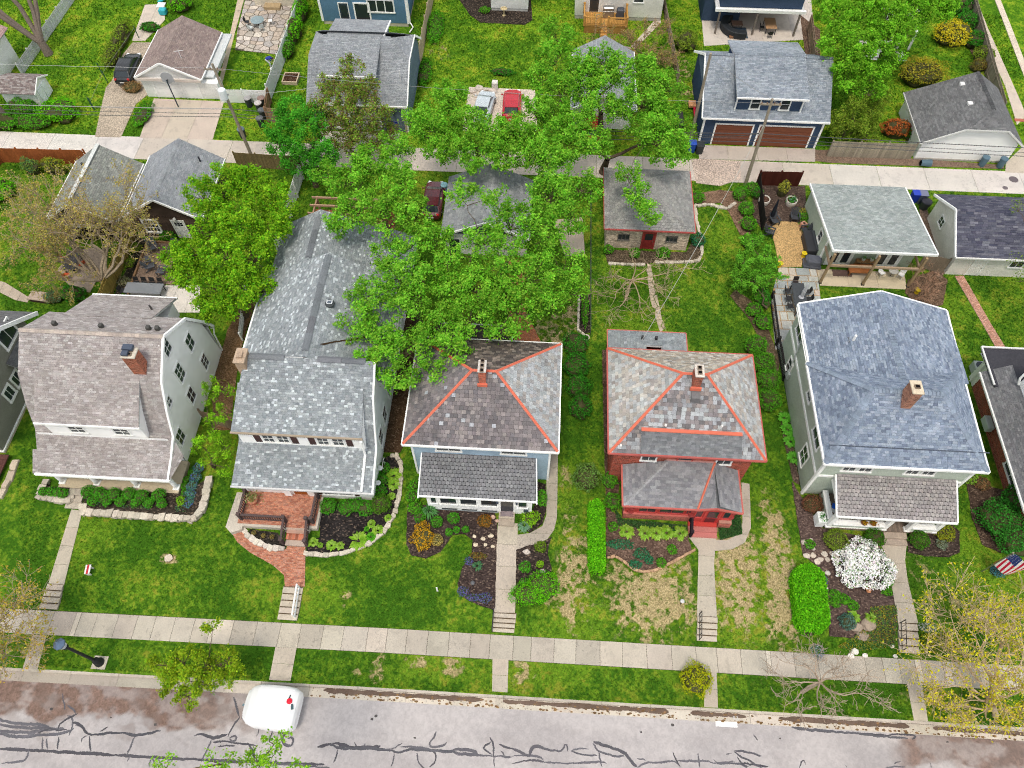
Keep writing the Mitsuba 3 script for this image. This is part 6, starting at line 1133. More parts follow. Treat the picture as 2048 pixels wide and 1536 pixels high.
# fences
def fence(label, p, q, hgt, w, col, each=False, rails=True, post=(.12, 2.4), gap=.012, cat='fence', bs='matte', name='fence', var=.14, z=GZ):
 p, q = np.asarray(p, float), np.asarray(q, float); L = np.linalg.norm(q - p); t = (q - p) / L; a = math.atan2(t[1], t[0]); nrm = np.array([-t[1], t[0]])
 k = thing(name, label, cat); n = int(L / w); allm = MB()
 for i in range(n):
  c = p + t * (w * (i + .5)); m = MB() if each else allm
  m.obox((c[0], c[1], z + hgt / 2 + .02 * RG.random()), (w - gap, .03, hgt), a, jit(col, RG, var))
  if each: part(k, 'board', m, bs)
 if not each: part(k, 'boards', allm, bs, kind='stuff')
 if rails:
  for zz in (.35, hgt - .3):
   part(k, 'rail', MB().beam((*(p + nrm * .05), z + zz), (*(q + nrm * .05), z + zz), .05, .09, np.array(col) * .9), bs)
 m_ = max(1, round(L / post[1]))
 for i in range(m_ + 1):
  c = p + t * (L * i / m_) + nrm * .07; part(k, 'post', MB().obox((c[0], c[1], z + (hgt + .08) / 2), (post[0], post[0], hgt + .08), a, np.array(col) * .92), bs)
 return k
WD, WV = (.36, .29, .215), (.76, .77, .77)
fence('weathered grey board fence along the alley behind the willow', (26.8, 57.9), (34.6, 58.0), 1.8, .15, (.33, .285, .22), each=True, gap=.02, var=.2)
fence('grey picket fence behind the bare trunk at the top left', (-54.8, 65.6), (-54.3, 80.5), 1.3, .17, (.55, .56, .58), each=True, gap=.06)
fence('white vinyl fence beside the flagstone patio', (-28.1, 63.0), (-28.0, 80), 1.9, .6, WV, bs='flat', var=.03, rails=False)
fence('white vinyl fence behind the round bins', (-33.0, 62.4), (-28.2, 62.6), 1.5, .6, WV, bs='flat', var=.03, rails=False)
fence('short brown board fence beside the round bins', (-28.0, 62.6), (-27.6, 59.7), 1.7, .14, (.33, .20, .12)); fence('short brown board fence below the brown tree', (-27.6, 59.7), (-25.9, 59.7), 1.7, .14, (.34, .22, .14))
fence('tall tan board fence between the blue house and the open lawn', (-13.65, 58.9), (-13.65, 82), 2.1, .15, (.50, .40, .28))
fence('grey brown board fence inside the side street corner', (44.6, 64.5), (46.5, 83), 1.8, .15, (.27, .23, .18))
fence('brown board fence right of the navy terrace', (27.2, 69.3), (27.9, 78.0), 1.8, .15, (.30, .22, .16), each=True)
fence('rust red fence at the left end of the alley', (-51.5, 52.6), (-43.0, 52.8), 1.7, .3, (.32, .10, .035)); fence('rust red side fence at the left edge', (-51.5, 52.6), (-52.5, 47.5), 1.7, .3, (.34, .11, .04))
fence('mossy yellow board fence left of the gravel patio', (-35.75, 43.9), (-35.6, 34.2), 1.8, .15, (.33, .24, .07))
fence('white vinyl fence left of the pergola', (-22.55, 52.0), (-22.7, 42.5), 1.9, .6, WV, bs='flat', var=.03, rails=False)
fence('dark board fence behind the pair of white planters', (19.6, 53.6), (23.4, 53.7), 1.7, .2, (.075, .022, .016)); fence('dark board fence left of the white planters', (19.6, 53.6), (19.4, 48.0), 1.5, .2, (.035, .028, .026))
fence('brown board fence along the alley left of the maples', (-29.0, 53.3), (-22.8, 53.1), 1.7, .15, (.20, .15, .075))
fence('brown board gate between the white and the grey shingled house', (-24.6, 26.0), (-21.4, 25.2), 1.7, .15, (.24, .17, .12)); fence('weathered board gate right of the green garage', (32.3, 44.4), (34.2, 43.9), 1.7, .15, (.24, .19, .14), each=True)
fence('low grey boards at the right of the open lawn', (13.2, 68), (12.2, 84), 1.2, .3, (.30, .24, .19))
fence('white balustrade behind the white house with the brown roof', (-24.4, 38.2), (-23.7, 33.5), 1.0, .16, (.78, .78, .78), gap=.09, bs='flat')
k = thing('wire_fence', 'thin dark wire fence between the blue and the red brick house gardens', 'fence')
for i in range(9): part(k, 'post', MB().tube([(4.25, 35.5 + 2 * i, .6), (4.25, 35.5 + 2 * i, 1.7)], .025, (.05, .06, .05)), 'flat')
for z in (.9, 1.25, 1.65): part(k, 'wire', MB().tube([(4.25, 35.5, z), (4.25, 51.5, z)], .012, (.08, .09, .08), 4), 'flat')
k = thing('patio_railing', 'dark metal railing along the bluestone patio', 'railing')
for a, b in (((19.23,40.10), (19.14,35.53)), ((19.14,35.53), (19.26,32.22))): rail(k, (*a, GZ), (*b, GZ), hgt=.95, col=(.03, .026, .026), bal=.03)
k = thing('wire_fence', 'rusty garden fence with green posts along the gravel track', 'fence')
for px in ((-45.54,64.78), (-45.39,60.53), (-45.59,60.67), (-44.79,72.50), (-46.50,66.03)): part(k, 'post', MB().tube([(*px, .6), (*px, 2.0)], .05, (.03, .09, .05)), 'flat')
part(k, 'wire', MB().tube([(*(-44.79,72.50), 1.8), (*(-45.54,64.78), 1.8), (*(-45.39,60.53), 1.6)], .015, (.2, .2, .18), 4), 'flat')
# utility poles and wires
def pole(label, x, y, top, lean=(0, 0), arm=True, can=None):
 k = thing('utility_pole', label, 'utility pole'); col = (.30, .255, .20)
 part(k, 'pole', MB().tube([(x, y, .4), (x + lean[0], y + lean[1], top)], [.17, .11], col, 10), 'matte', smooth=40)
 if arm:
  part(k, 'crossarm', MB().box((x + lean[0] - .9, y + lean[1] - .05, top - .6), (x + lean[0] + .9, y + lean[1] + .07, top - .48), col), 'matte')
  for s in (-.75, -.3, .3, .75): part(k, 'insulator', MB().lathe([(.04, 0), (.06, .08), (.03, .16)], (x + lean[0] + s, y + lean[1], top - .48), (.25, .15, .1), 8), 'flat')
 if can:
  part(k, 'transformer', MB().lathe([(.05, 0), (.30, .03), (.32, .1), (.32, .95), (.26, 1.02), (.05, 1.06)], (x - .48, y - .1, can), (.72, .75, .77), 16), 'flat', smooth=40); part(k, 'bracket', MB().box((x - .3, y - .1, can + .4), (x, y, can + .5), (.4, .4, .4)), 'metal')
 return k
pole('grey utility pole with a white transformer beside the round bins', -27.4, 53.6, 11.0, (-.75, .5), can=8.0)
pole('leaning brown utility pole in front of the navy garage', 18.6, 53.6, 9.9, (-.2, .1))
pole('pale utility pole at the left corner of the navy garage', 14.0, 59.85, 9.7, (-.1, .0), arm=False)
def wire(label, pts, r=.018, sag=.35, col=(.06, .06, .065)):
 k = thing('overhead_wire', label, 'wire'); out = []
 for a, b in zip(pts[:-1], pts[1:]):
  a, b = np.array(a, float), np.array(b, float); s = np.linspace(0, 1, 15)[:-1 if b is not pts[-1] else None]
  for t in np.linspace(0, 1, 15): out.append(a + (b - a) * t - np.array([0, 0, sag * 4 * t * (1 - t)]))
 emit(k, MB().tube(out, r, col, 5, cap=False), 'flat')
PLx, PRx = (-27.9, 54.0), (18.45, 53.7)
for i, (z, r, s, w) in enumerate(((6.6, .032, .3, 'uppermost thick'), (6.1, .022, .3, 'middle thin'), (5.75, .028, .35, 'lowest'))):
 wire(w + ' overhead cable running left from the transformer pole', [(-80, 53.2, z + .2), (PLx[0], PLx[1], z)], r, s, (.30, .30, .31) if i == 0 else (.07, .07, .07)); wire(w + ' overhead cable through the maples along the alley', [(PLx[0], PLx[1], z), (PRx[0], PRx[1], z - .2)], r, s + .3)
 wire(w + ' overhead cable running right from the leaning pole', [(PRx[0], PRx[1], z - .2), (75, 53.0, z)], r, s)
wire('high bare wire left of the transformer pole top', [(-80, 54.2, 10.4), (-28.1, 54.1, 10.6)], .012, .4, (.5, .5, .5)); wire('high bare wire between the two alley poles', [(-28.1, 54.1, 10.6), (18.4, 53.7, 9.5)], .012, .6, (.3, .3, .3)); wire('service drop from the leaning pole to the red brick house', [(18.4, 53.6, 7.4), (7.6, 31.9, 5.4)], .02, .9, (.42, .42, .40))
wire('service drop from the pale pole to the navy garage dormer', [(13.9, 59.8, 9.3), (19.9, 55.5, 8.0), (18.5, 53.7, 8.4)], .016, .15, (.25, .25, .25)); wire('service drop from the transformer pole to the garage roof mast', [(-28, 54, 8), (-14.0, 60.8, 6.2)], .014, .5, (.5, .5, .5)); wire('twisted cable in front of the brown carriage doors', [(12.0, 55.5, 4.6), (18.5, 53.7, 6.4)], .03, .3, (.05, .05, .05))
# plants
RP = np.random.default_rng(41)
def unit(v): return v / (np.linalg.norm(v, axis=-1, keepdims=True) + 1e-9)
def leaves(mb, pos, size, cols, rng, outward=None, bias=.5, w=.55, vary=.22, flat=.0):
 """One folded two-triangle leaf at each point."""
 n = len(pos)
 if n == 0: return
 nor = unit(rng.normal(size=(n, 3)) * .8 + np.array([0, 0, bias]) + (outward if outward is not None else 0))
 d = unit(np.cross(nor, rng.normal(size=(n, 3)))); s = np.cross(nor, d)
 L = size * (.5 + 1.0 * rng.random((n, 1)))
 a = pos - d * L * .5; b = pos + d * L * .5; m = pos - d * L * .05
 p, q = m + s * L * w * .5 + nor * L * .10, m - s * L * w * .5 + nor * L * .10
 v = np.stack([a, p, b, q], 1).reshape(-1, 3); i = np.arange(n)[:, None] * 4
 f = np.vstack([i + [0, 2, 1], i + [0, 3, 2]])
 cols = np.asarray(cols, float); c = cols[rng.integers(len(cols), size=n)] * (1 + vary * (2 * rng.random((n, 1)) - 1)) * (1 + .06 * rng.normal(size=(n, 3)))
 mb.add(v, f, np.repeat(np.clip(c, .004, .9), 4, 0))
MAPLE = [(.16, .44, .028), (.20, .51, .038), (.11, .35, .022), (.27, .56, .055), (.24, .46, .04)]
LIME = [(.24, .50, .02), (.31, .56, .03), (.17, .42, .018)]
OLIVE = [(.19, .31, .03), (.25, .37, .035), (.14, .24, .02), (.28, .37, .05)]
DKGRN = [(.05, .25, .022), (.07, .31, .028), (.035, .18, .016)]
MID = [(.10, .36, .022), (.14, .43, .026), (.07, .27, .016)]
YEL = [(.66, .54, .02), (.72, .62, .05), (.5, .45, .03)]
BARK, PALEBARK = (.115, .085, .062), (.34, .27, .195)
def limb(mb, a, b, r0, r1, rng, col, bow=.12, n=7, sides=6):
 a, b = np.asarray(a, float), np.asarray(b, float); L = np.linalg.norm(b - a); t = np.linspace(0, 1, n)[:, None]
 off = rng.normal(size=3) * L * bow; off[2] = abs(off[2]) * .4 + L * .10
 p = a + (b - a) * t + off * (4 * t * (1 - t)) * np.array([1, 1, .5]) + rng.normal(size=(n, 3)) * L * .012 * (t * (1 - t) * 4)
 mb.tube(p, r0 + (r1 - r0) * t[:, 0], col, sides, cap=False); return p
def tree(label, base, lobes, cols, z0=GZ, trunk=.3, leaf=.24, per=85, clusters=19, rng=None, bark=BARK, name='tree', fork=.42, plume=.9, extra=None, group=None, spread=.30, cat='tree'):
 """lobes: (x, y, z, r). A trunk, one limb to each lobe, twigs to its sprays, leaves round each spray."""
 rng = rng or np.random.default_rng(abs(hash(label)) % 1 + len(label) * 7 + int(abs(base[0]) * 13))
 k = thing(name, label, cat, group); lobes = np.array(lobes, float); b = np.array([base[0], base[1], z0])
 cen = lobes[:, :3].mean(0); top = b + (cen - b) * fork; top[:2] = b[:2] + (cen[:2] - b[:2]) * .25
 tm, lm, cr = MB(), MB(), MB()
 mid = (b + top) / 2 + np.array([rng.normal() * .12, rng.normal() * .12, 0])
 tm.tube([b - [0, 0, .3], b + [0, 0, .15], b + [0, 0, .6], mid, top], [trunk * 1.5, trunk * 1.3, trunk * 1.02, trunk * .88, trunk * .7], bark, 10, cap=False)
 order = np.argsort(np.linalg.norm(lobes[:, :3] - top, axis=1)); nodes = [(top, trunk * .62)]
 for i in order:
  c, r = lobes[i, :3], lobes[i, 3]
  d = [np.linalg.norm(n_[0] - c) + .35 * np.linalg.norm(n_[0] - top) for n_ in nodes]; a, ra = nodes[int(np.argmin(d))]
  e = c - np.array([0, 0, r * .35]); rr = max(.035, min(ra * .72, .05 + .022 * np.linalg.norm(e - a)))
  p = limb(lm, a, e, rr, rr * .45, rng, bark); nodes += [(p[4], rr * .7), (e, rr * .5)]
  m = max(4, int(clusters * (r / 1.3) ** 2)); dirs = unit(rng.normal(size=(m, 3)) * [1, 1, .75] + [0, 0, .28])
  cc = c + dirs * r * (.45 + .55 * rng.random((m, 1)) ** .5)
  for q, dd in zip(cc, dirs):
   lm.tube([e, (e + q) / 2 + rng.normal(size=3) * .08, q + dd * .2], [.026, .018, .008], bark, 4, cap=False)
   ax = unit(dd * .75 + np.array([0, 0, .55]) + rng.normal(size=3) * .2); nl = int(per * (.7 + .6 * rng.random())); t = rng.random((nl, 1)) ** .8
   pos = q + ax * (t * plume - plume * .35) + rng.normal(size=(nl, 3)) * spread * (1.05 - .7 * t)
   tone = .72 + .5 * rng.random(); leaves(cr, pos, leaf, np.asarray(cols) * tone, rng, outward=dd * .7 + [0, 0, .5])
 part(k, 'trunk', tm, 'matte', smooth=50); part(k, 'limbs', lm, 'matte', smooth=50, kind='stuff');
 if extra: leaves(cr, *extra)
 part(k, 'crown', cr, 'leaf', kind='stuff'); return k
def L_(*pts): return pts
tree('largest bright green maple, behind the slate roofed blue house', (-4.62,36.15), [
 (*(-6.15,33.53),8.5,1.5),(*(-6.76,30.57),8,1.3),(*(-5.84,28.31),8,1.0),(*(-4.23,36.75),10,1.3),(*(-2.33,37.83),10.5,1.4),(*(0.03,37.48),10,1.5),(*(1.57,35.16),9,1.5),(*(-0.69,33.50),10,1.5),(*(-2.81,34.30),10.5,1.5),(*(-5.96,40.36),10.5,.9),(*(-3.74,40.23),11,.7),(*(0.44,40.22),11,1.5),(*(2.14,39.56),10,1.2),(*(-7.43,36.57),10,1.0),(*(-1.28,31.97),8,1.2),(*(0.80,32.75),8,1.2),(*(2.54,33.98),8,.9),(*(-4.14,33.01),9,1.4),(*(-6.46,27.39),7.5,.9),(*(-2.61,30.74),7.5,1.0),(*(-6.52,34.75),10,1.2),(*(2.60,41.36),11,1.2),(*(-4.72,31.12),8,1.2),(*(-2.37,32.67),9,1.3)],
 MAPLE, trunk=.42, leaf=.19, clusters=18, spread=.32, per=118, rng=np.random.default_rng(101))
tree('bright green maple overhanging the right side of the long grey shingled roof', (-9.66,35.85), [
 (*(-14.88,42.75),9.5,1.4),(*(-12.87,43.96),10,1.5),(*(-10.81,41.64),10,1.5),(*(-13.60,39.66),9.5,1.4),(*(-11.34,38.27),9.5,1.5),(*(-14.67,38.82),9,1.1),(*(-9.34,38.90),10,1.2),(*(-11.76,45.70),10,1.2),(*(-11.81,32.08),8.5,1.3),(*(-9.92,32.90),9,1.3),(*(-12.32,29.88),8.5,1.1),(*(-10.75,29.27),8,1.2),(*(-9.02,31.41),9,1.3),(*(-8.73,33.68),9.5,1.1),(*(-11.01,27.61),8,1.0),(*(-8.73,28.35),8,1.3),(*(-9.05,26.44),7.5,1.0),(*(-11.16,35.36),9,.9),(*(-9.44,36.43),9.5,1.0),(*(-16.71,43.73),9,.9)],
 MAPLE, trunk=.36, leaf=.19, clusters=18, spread=.32, per=118, rng=np.random.default_rng(102))
tree('bright green maple in front of the pad with the silver and red cars', (-6.41,54.49), [
 (*(-9.18,52.84),8,1.5),(*(-8.22,54.21),8.5,1.3),(*(-6.49,51.40),8,1.5),(*(-4.50,49.96),8,1.4),(*(-9.70,49.96),8,1.4),(*(-7.81,49.44),7.5,1.5),(*(-2.67,50.68),8,1.4),(*(-5.63,48.35),7.5,1.3),(*(-10.93,51.45),8,1.1),(*(-0.75,49.56),8,1.3),(*(-3.17,48.49),7.5,1.3),(*(-0.88,52.36),8.5,1.3)],
 MAPLE, trunk=.3, leaf=.195, clusters=19, spread=.33, per=118, rng=np.random.default_rng(103))
tree('tall upright maple with bare lower limbs in front of the hidden white garage', (5.07,59.35), [
 (*(0.50,60.14),10.5,1.2),(*(0.37,57.70),10,1.4),(*(2.74,56.47),10,1.3),(*(4.38,56.87),10.5,1.2),(*(6.12,56.33),10,1.3),(*(8.43,56.12),10,1.4),(*(10.15,55.25),9.5,1.1),(*(7.87,53.83),9,1.6),(*(6.03,53.08),8.5,1.0),(*(1.14,54.41),9,1.4),(*(-0.61,55.63),9.5,1.1),(*(3.01,53.86),9.5,1.0),(*(9.70,53.60),8,1.3),(*(0.61,52.44),8,1.3),(*(2.78,55.49),9.5,1.1),(*(4.77,55.14),9.5,1.1),(*(3.51,53.12),8.5,1.0),(*(4.99,53.66),8.5,.9)],
 MAPLE, trunk=.32, leaf=.195, clusters=20, spread=.33, per=120, rng=np.random.default_rng(104))
tree('spreading maple on the alley edge left of the cream brick garage', (5.47,54.50), [
 (*(3.73,49.23),8.5,1.2),(*(2.32,50.66),8,1.3),(*(9.33,50.14),8,1.5),(*(10.80,50.84),8,1.2),(*(8.06,51.31),8.5,1.3),(*(1.76,49.08),7.5,1.3),(*(0.14,48.09),7.5,1.2),(*(7.67,45.31),7,1.0),(*(8.28,43.37),6.5,.8),(*(6.72,47.26),7,.8),(*(10.39,49.28),7.5,1.0),(*(-1.30,48.30),7.5,1.1)],
 MAPLE, trunk=.33, leaf=.195, clusters=20, spread=.33, per=120, rng=np.random.default_rng(105))
tree('yellow green leafy tree beside the dark wood garage', (-24.05,35.94), [
 (*(-26.26,41.25),8.5,1.3),(*(-24.39,42.19),9,1.4),(*(-22.53,42.57),9,1.4),(*(-20.88,41.56),8.5,1.3),(*(-24.67,38.98),8.5,1.5),(*(-22.33,38.63),9,1.5),(*(-20.61,38.93),8,1.4),(*(-25.57,36.83),7.5,1.4),(*(-23.30,36.02),8,1.5),(*(-21.21,35.90),8,1.5),(*(-26.43,35.19),6.5,1.2),(*(-24.30,34.35),6.5,1.4),(*(-21.94,33.84),7,1.4),(*(-27.10,36.19),7,1.0),(*(-20.06,40.78),8,.9),(*(-22.85,33.34),5.5,1.0),(*(-24.65,33.00),5.5,.9),(*(-20.66,34.09),6.5,1.0)],
 [(.24, .46, .02), (.30, .52, .028), (.17, .38, .016), (.13, .40, .016)], trunk=.3, leaf=.19, clusters=22, per=110, rng=np.random.default_rng(106), plume=.7)
tree('young lime green tree between the white and the grey shingled house', (-22.93,22.28), [
 (*(-22.37,26.73),4.5,.8),(*(-23.31,25.82),4.2,.7),(*(-21.45,24.90),4.2,.8),(*(-22.38,23.87),3.8,.8),(*(-23.29,22.95),3.2,.6),(*(-21.37,22.66),3.2,.7),(*(-22.39,21.74),2.6,.7),(*(-21.16,21.52),2.4,.5)],
 LIME, trunk=.1, leaf=.15, per=80, rng=np.random.default_rng(107), plume=.7, clusters=16, spread=.2)
tree('dense dark green tree left of the brownish tree on the alley', (-21.16,51.18), [
 (*(-22.33,54.32),6.5,1.3),(*(-23.48,52.88),6,1.2),(*(-20.74,53.08),6.5,1.3),(*(-22.84,51.83),5,1.4),(*(-20.41,51.38),5.5,1.4),(*(-19.45,50.99),4.5,1.2),(*(-20.24,50.48),3.5,1.3),(*(-21.98,50.77),4,1.3),(*(-23.65,51.46),5,1.0)],
 [(.08, .37, .03), (.12, .44, .035), (.06, .29, .024)], trunk=.22, leaf=.17, per=120, clusters=18, rng=np.random.default_rng(108), plume=.6)
tree('vase shaped tree with bronze and green leaves in front of the blue grey garage', (-17.51,54.53), [
 (*(-17.46,57.42),8.5,.8),(*(-18.92,55.60),8,1.0),(*(-15.81,55.44),8,1.0),(*(-17.22,54.68),8,1.0),(*(-20.02,54.48),7,.9),(*(-17.86,54.24),6.5,1.1),(*(-14.83,53.78),7,1.0),(*(-19.25,53.41),5.5,1.0),(*(-16.59,53.56),5.5,1.1),(*(-14.44,53.63),5,.9),(*(-18.17,53.28),4,1.0),(*(-15.69,53.42),4,.9)],
 [(.24, .40, .05), (.30, .46, .06), (.27, .20, .07), (.17, .32, .03), (.22, .15, .07)], trunk=.2, leaf=.16, per=130, clusters=30, rng=np.random.default_rng(109), plume=.8, fork=.2, bark=(.13, .09, .065))
tree('tall light green maple beside the white pergola at the top right', (33.92,70.67), [
 (*(26.43,66.58),9,1.4),(*(28.37,67.07),9.5,1.5),(*(30.50,66.41),9.5,1.5),(*(33.36,68.16),9,1.4),(*(35.98,69.52),8.5,1.3),(*(25.79,64.64),8,1.2),(*(27.68,63.63),8.5,1.5),(*(30.01,64.13),8.5,1.4),(*(31.85,65.36),9,1.2),(*(27.43,62.85),7,1.3),(*(29.55,62.21),6.5,1.2),(*(31.33,64.18),7,1.0),(*(27.21,62.04),6,.9),(*(29.50,61.05),5.5,.9),(*(25.44,68.90),9,1.2),(*(29.39,69.89),10,1.6),(*(34.47,71.03),9.5,1.6),(*(37.32,71.23),8.5,1.3)],
 [(.20, .48, .03), (.26, .55, .04), (.14, .40, .02)], trunk=.3, leaf=.2, clusters=24, per=130, rng=np.random.default_rng(110))
tree('golden olive weeping evergreen left of the orange shrub', (29.84,59.57), [
 (*(28.18,59.48),2.2,1.2),(*(29.72,59.78),2.6,1.3),(*(30.49,61.33),3.4,1.2),(*(28.49,60.01),3.5,1.2),(*(27.49,59.87),3,1.0),(*(30.43,59.38),1.8,1.0),(*(29.14,61.30),4.2,1.0),(*(31.23,62.04),4,1.0)],
 OLIVE, trunk=.16, leaf=.15, per=120, clusters=20, rng=np.random.default_rng(111), plume=.5, cat='tree')
tree('feathery bright green young tree at the edge of the back lawn', (18.65,38.77), [
 (*(17.18,42.99),4,.7),(*(16.58,41.61),3.4,.8),(*(18.24,41.97),3.4,.8),(*(16.26,40.42),2.6,.8),(*(17.49,40.32),2.8,.9),(*(18.94,40.84),2.6,.7)],
 [(.17, .46, .04), (.22, .53, .05), (.13, .38, .03)], trunk=.09, leaf=.15, per=130, clusters=34, rng=np.random.default_rng(112), plume=.9, spread=.16)
tree('leaning yellow green street tree beside the lamp post', (-18.94,8.77), [
 (*(-21.09,8.12),3.4,.8),(*(-19.92,8.25),3.8,.8),(*(-18.41,8.19),3.8,.9),(*(-17.51,8.59),3.5,.8),(*(-20.57,7.38),3,.8),(*(-19.01,7.43),3.2,.8),(*(-19.60,6.61),2.6,.6),(*(-18.65,7.25),2.8,.6),(*(-17.35,8.03),2.8,.6),(*(-18.38,10.16),4.6,.35)],
 [(.30, .43, .02), (.37, .49, .03), (.22, .35, .018), (.18, .37, .018)], z0=0, trunk=.11, leaf=.14, per=100, clusters=30, rng=np.random.default_rng(113), plume=.5, spread=.2)
tree('green tree tips reaching over the near side of the street', (-9.6, -7.5), [
 (*(-11.22,3.49),12,.55),(*(-11.53,2.81),12,.7),(*(-13.59,2.58),11.5,.5),(*(-11.90,1.99),12,1.2),(*(-10.33,1.65),12.5,1.3),(*(-12.65,1.35),12,1.2),(*(-16.22,2.12),11,.5),(*(-10.80,0.46),13,1.6)],
 LIME, z0=-.1, trunk=.3, leaf=.13, per=60, clusters=15, rng=np.random.default_rng(114), plume=.6, spread=.2)
tree('thin leafed tree reaching in at the right edge above the white garage', (45.5, 41.5), [(*(37.38,41.41),5,.5),(*(37.57,39.98),4.6,.5),(*(38.28,40.27),5.5,1.0),(*(38.02,38.11),4.5,.9),(*(38.40,46.15),6,.5)], OLIVE, trunk=.14, leaf=.13, per=28, rng=np.random.default_rng(115))
def bare(label, base, z0, tips, rng, r=.16, col=PALEBARK, twigs=7, depth=3, name='bare_tree', fork=None, buds=None, tw=.9):
 """Leafless tree: limbs to the given tips, then forking twigs; buds: (colours, number per tip, size)."""
 k = thing(name, label, 'tree'); tm, cr = MB(), MB(); b = np.array([base[0], base[1], z0]); tips = np.array(tips, float)
 f = np.array(fork) if fork is not None else b + (tips.mean(0) - b) * .3
 lm = MB(); tm.tube([b - [0, 0, .2], b + (f - b) * .1, b + (f - b) * .5 + rng.normal(size=3) * .05, f], [r * 1.35, r * 1.1, r * .9, r * .8], col, 9, cap=False)
 ends = []
 def grow(a, d, L, rad, lev):
  n = 5; p = [a]; dd = d.copy()
  for i in range(n):
   dd = unit(dd + rng.normal(size=3) * .17 + np.array([0, 0, .03])); p.append(p[-1] + dd * L / n)
  lm.tube(p, np.maximum(np.linspace(rad, rad * .55, n + 1), .0125), np.array(col) * (.9 + .2 * rng.random()), 5 if rad > .02 else 3, cap=False)
  if lev == 0: ends.append(np.array(p[-3:])); return
  for i in range(twigs if lev == 1 else 3 + (rng.random() < .5)):
   q = p[2 + rng.integers(0, n - 1)]; grow(q, unit(dd + rng.normal(size=3) * .75), L * (.55 + .25 * rng.random()), rad * .52, lev - 1)
  ends.append(np.array(p[-2:]))
 for t in tips:
  L = np.linalg.norm(t - f); p = limb(lm, f, f + (t - f) * .62, r * .5, r * .25, rng, col, bow=.14)
  for s in (3, 5, 6): grow(p[s], unit(unit(t - f) + rng.normal(size=3) * .3), L * .42 * tw, r * .2, depth - 1)
 part(k, 'trunk', tm, 'matte', smooth=50); part(k, 'branches', lm, 'matte', kind='stuff')
 if buds:
  e = np.vstack(ends); m = buds[1]; i = rng.integers(len(e), size=m)
  leaves(cr, e[i] + rng.normal(size=(m, 3)) * .09, buds[2], buds[0], rng); part(k, 'buds', cr, 'leaf', kind='stuff')
 return k
GOLD = [(.50, .42, .09), (.44, .36, .14), (.36, .36, .08), (.56, .46, .12), (.42, .32, .17)]
PALEBARK = (.46, .37, .26)
bare('wide pale limbed tree with golden buds at the left, in front of the mossy garage', (-35.77,36.93), GZ, [(*(-41.65,41.63),7),(*(-38.95,41.31),8),(*(-36.75,41.46),8.5),(*(-35.01,42.11),8.5),(*(-33.29,41.64),8),(*(-41.38,38.37),6.5),(*(-39.66,37.37),6),(*(-32.17,40.54),7),(*(-37.40,38.70),7.5),(*(-34.87,38.88),8),(*(-39.01,35.65),4.5),(*(-33.38,39.41),7)], np.random.default_rng(121), r=.26, fork=(*(-36.00,37.90), 2.0), buds=(GOLD, 21000, .13), twigs=8)
bare('small bare tree on the back lawn of the red brick house', (7.20,39.41), GZ, [(*(5.43,40.08),3.2),(*(7.49,42.43),3.4),(*(9.73,41.66),3.2),(*(11.96,40.89),3),(*(10.86,38.04),2.6),(*(5.90,38.43),2.4),(*(6.07,35.92),2.4),(*(8.41,35.57),2.4),(*(9.87,38.85),2.8),(*(5.31,37.02),2.2)], np.random.default_rng(122), r=.11, fork=(*(7.63,40.67), 1.7), twigs=3, col=(.40, .31, .21))
bare('bare street tree casting twigs over the pavement at the right', (17.62,9.42), 0, [(*(15.78,10.86),3.2),(*(17.52,11.45),3.6),(*(19.16,10.68),3.6),(*(20.68,10.14),3.2),(*(21.17,8.85),2.8),(*(17.50,7.68),2.8),(*(19.00,8.04),2.8),(*(15.40,7.92),2.2),(*(15.19,9.52),2.6)], np.random.default_rng(123), r=.11, fork=(*(18.16,9.69), 1.8), twigs=4, col=(.38, .30, .23))
bare('broad twiggy street tree with yellow buds at the lower right corner', (29.34,8.71), 0, [(*(24.60,12.85),5.5),(*(25.78,13.94),6),(*(27.34,14.27),6.2),(*(28.72,14.06),6.2),(*(23.88,11.22),5),(*(24.60,9.71),4.5),(*(28.23,11.53),6),(*(25.96,11.40),6),(*(29.71,12.73),6),(*(24.45,8.25),3.5),(*(28.42,9.31),5),(*(26.24,7.56),3.5),(*(28.43,7.88),4)], np.random.default_rng(124), r=.17, col=(.52, .40, .27), buds=([(.62, .58, .02), (.70, .64, .03), (.52, .52, .03), (.55, .46, .2)], 8500, .14), twigs=9)
bare('twiggy tree with yellow buds reaching in at the lower left edge', (-35.14,7.54), 0, [(*(-31.01,11.56),5),(*(-30.07,11.91),5),(*(-30.99,10.06),5),(*(-30.05,9.66),4.5),(*(-30.39,8.07),3.8),(*(-29.73,7.89),3.5),(*(-32.19,10.74),5.5)], np.random.default_rng(125), r=.14, buds=([(.45, .33, .05), (.38, .36, .04), (.6, .46, .1)], 4500, .13), twigs=7)
bare('bare brush with reddish twigs beside the green garage porch', (32.24,41.38), GZ, [(*(30.56,42.72),1.8),(*(32.01,43.17),2),(*(33.00,41.97),1.9),(*(32.29,40.07),1.6),(*(30.66,39.97),1.6),(*(31.58,41.02),2.3)], np.random.default_rng(126), r=.06, col=(.36, .22, .15), twigs=12, name='bare_shrub')
bare('tan leafed thicket in front of the timber deck', (9.98,71.81), GZ, [(*(7.64,73.01),2.6),(*(9.62,73.62),3.4),(*(11.73,73.62),3.2),(*(12.68,71.41),3),(*(11.18,70.11),2.4),(*(8.68,70.13),2),(*(12.50,69.52),2),(*(4.00,73.10),2.4),(*(5.60,71.64),2)], np.random.default_rng(127), r=.07, col=(.27, .19, .12), twigs=7, buds=([(.40, .26, .12), (.30, .30, .06), (.45, .30, .14)], 4500, .14), name='bare_shrub')
k = thing('bare_tree', 'thick grey forked trunk beside the grey picket fence', 'tree'); m = MB(); b0 = np.array([*(-53.53,69.18), .4])
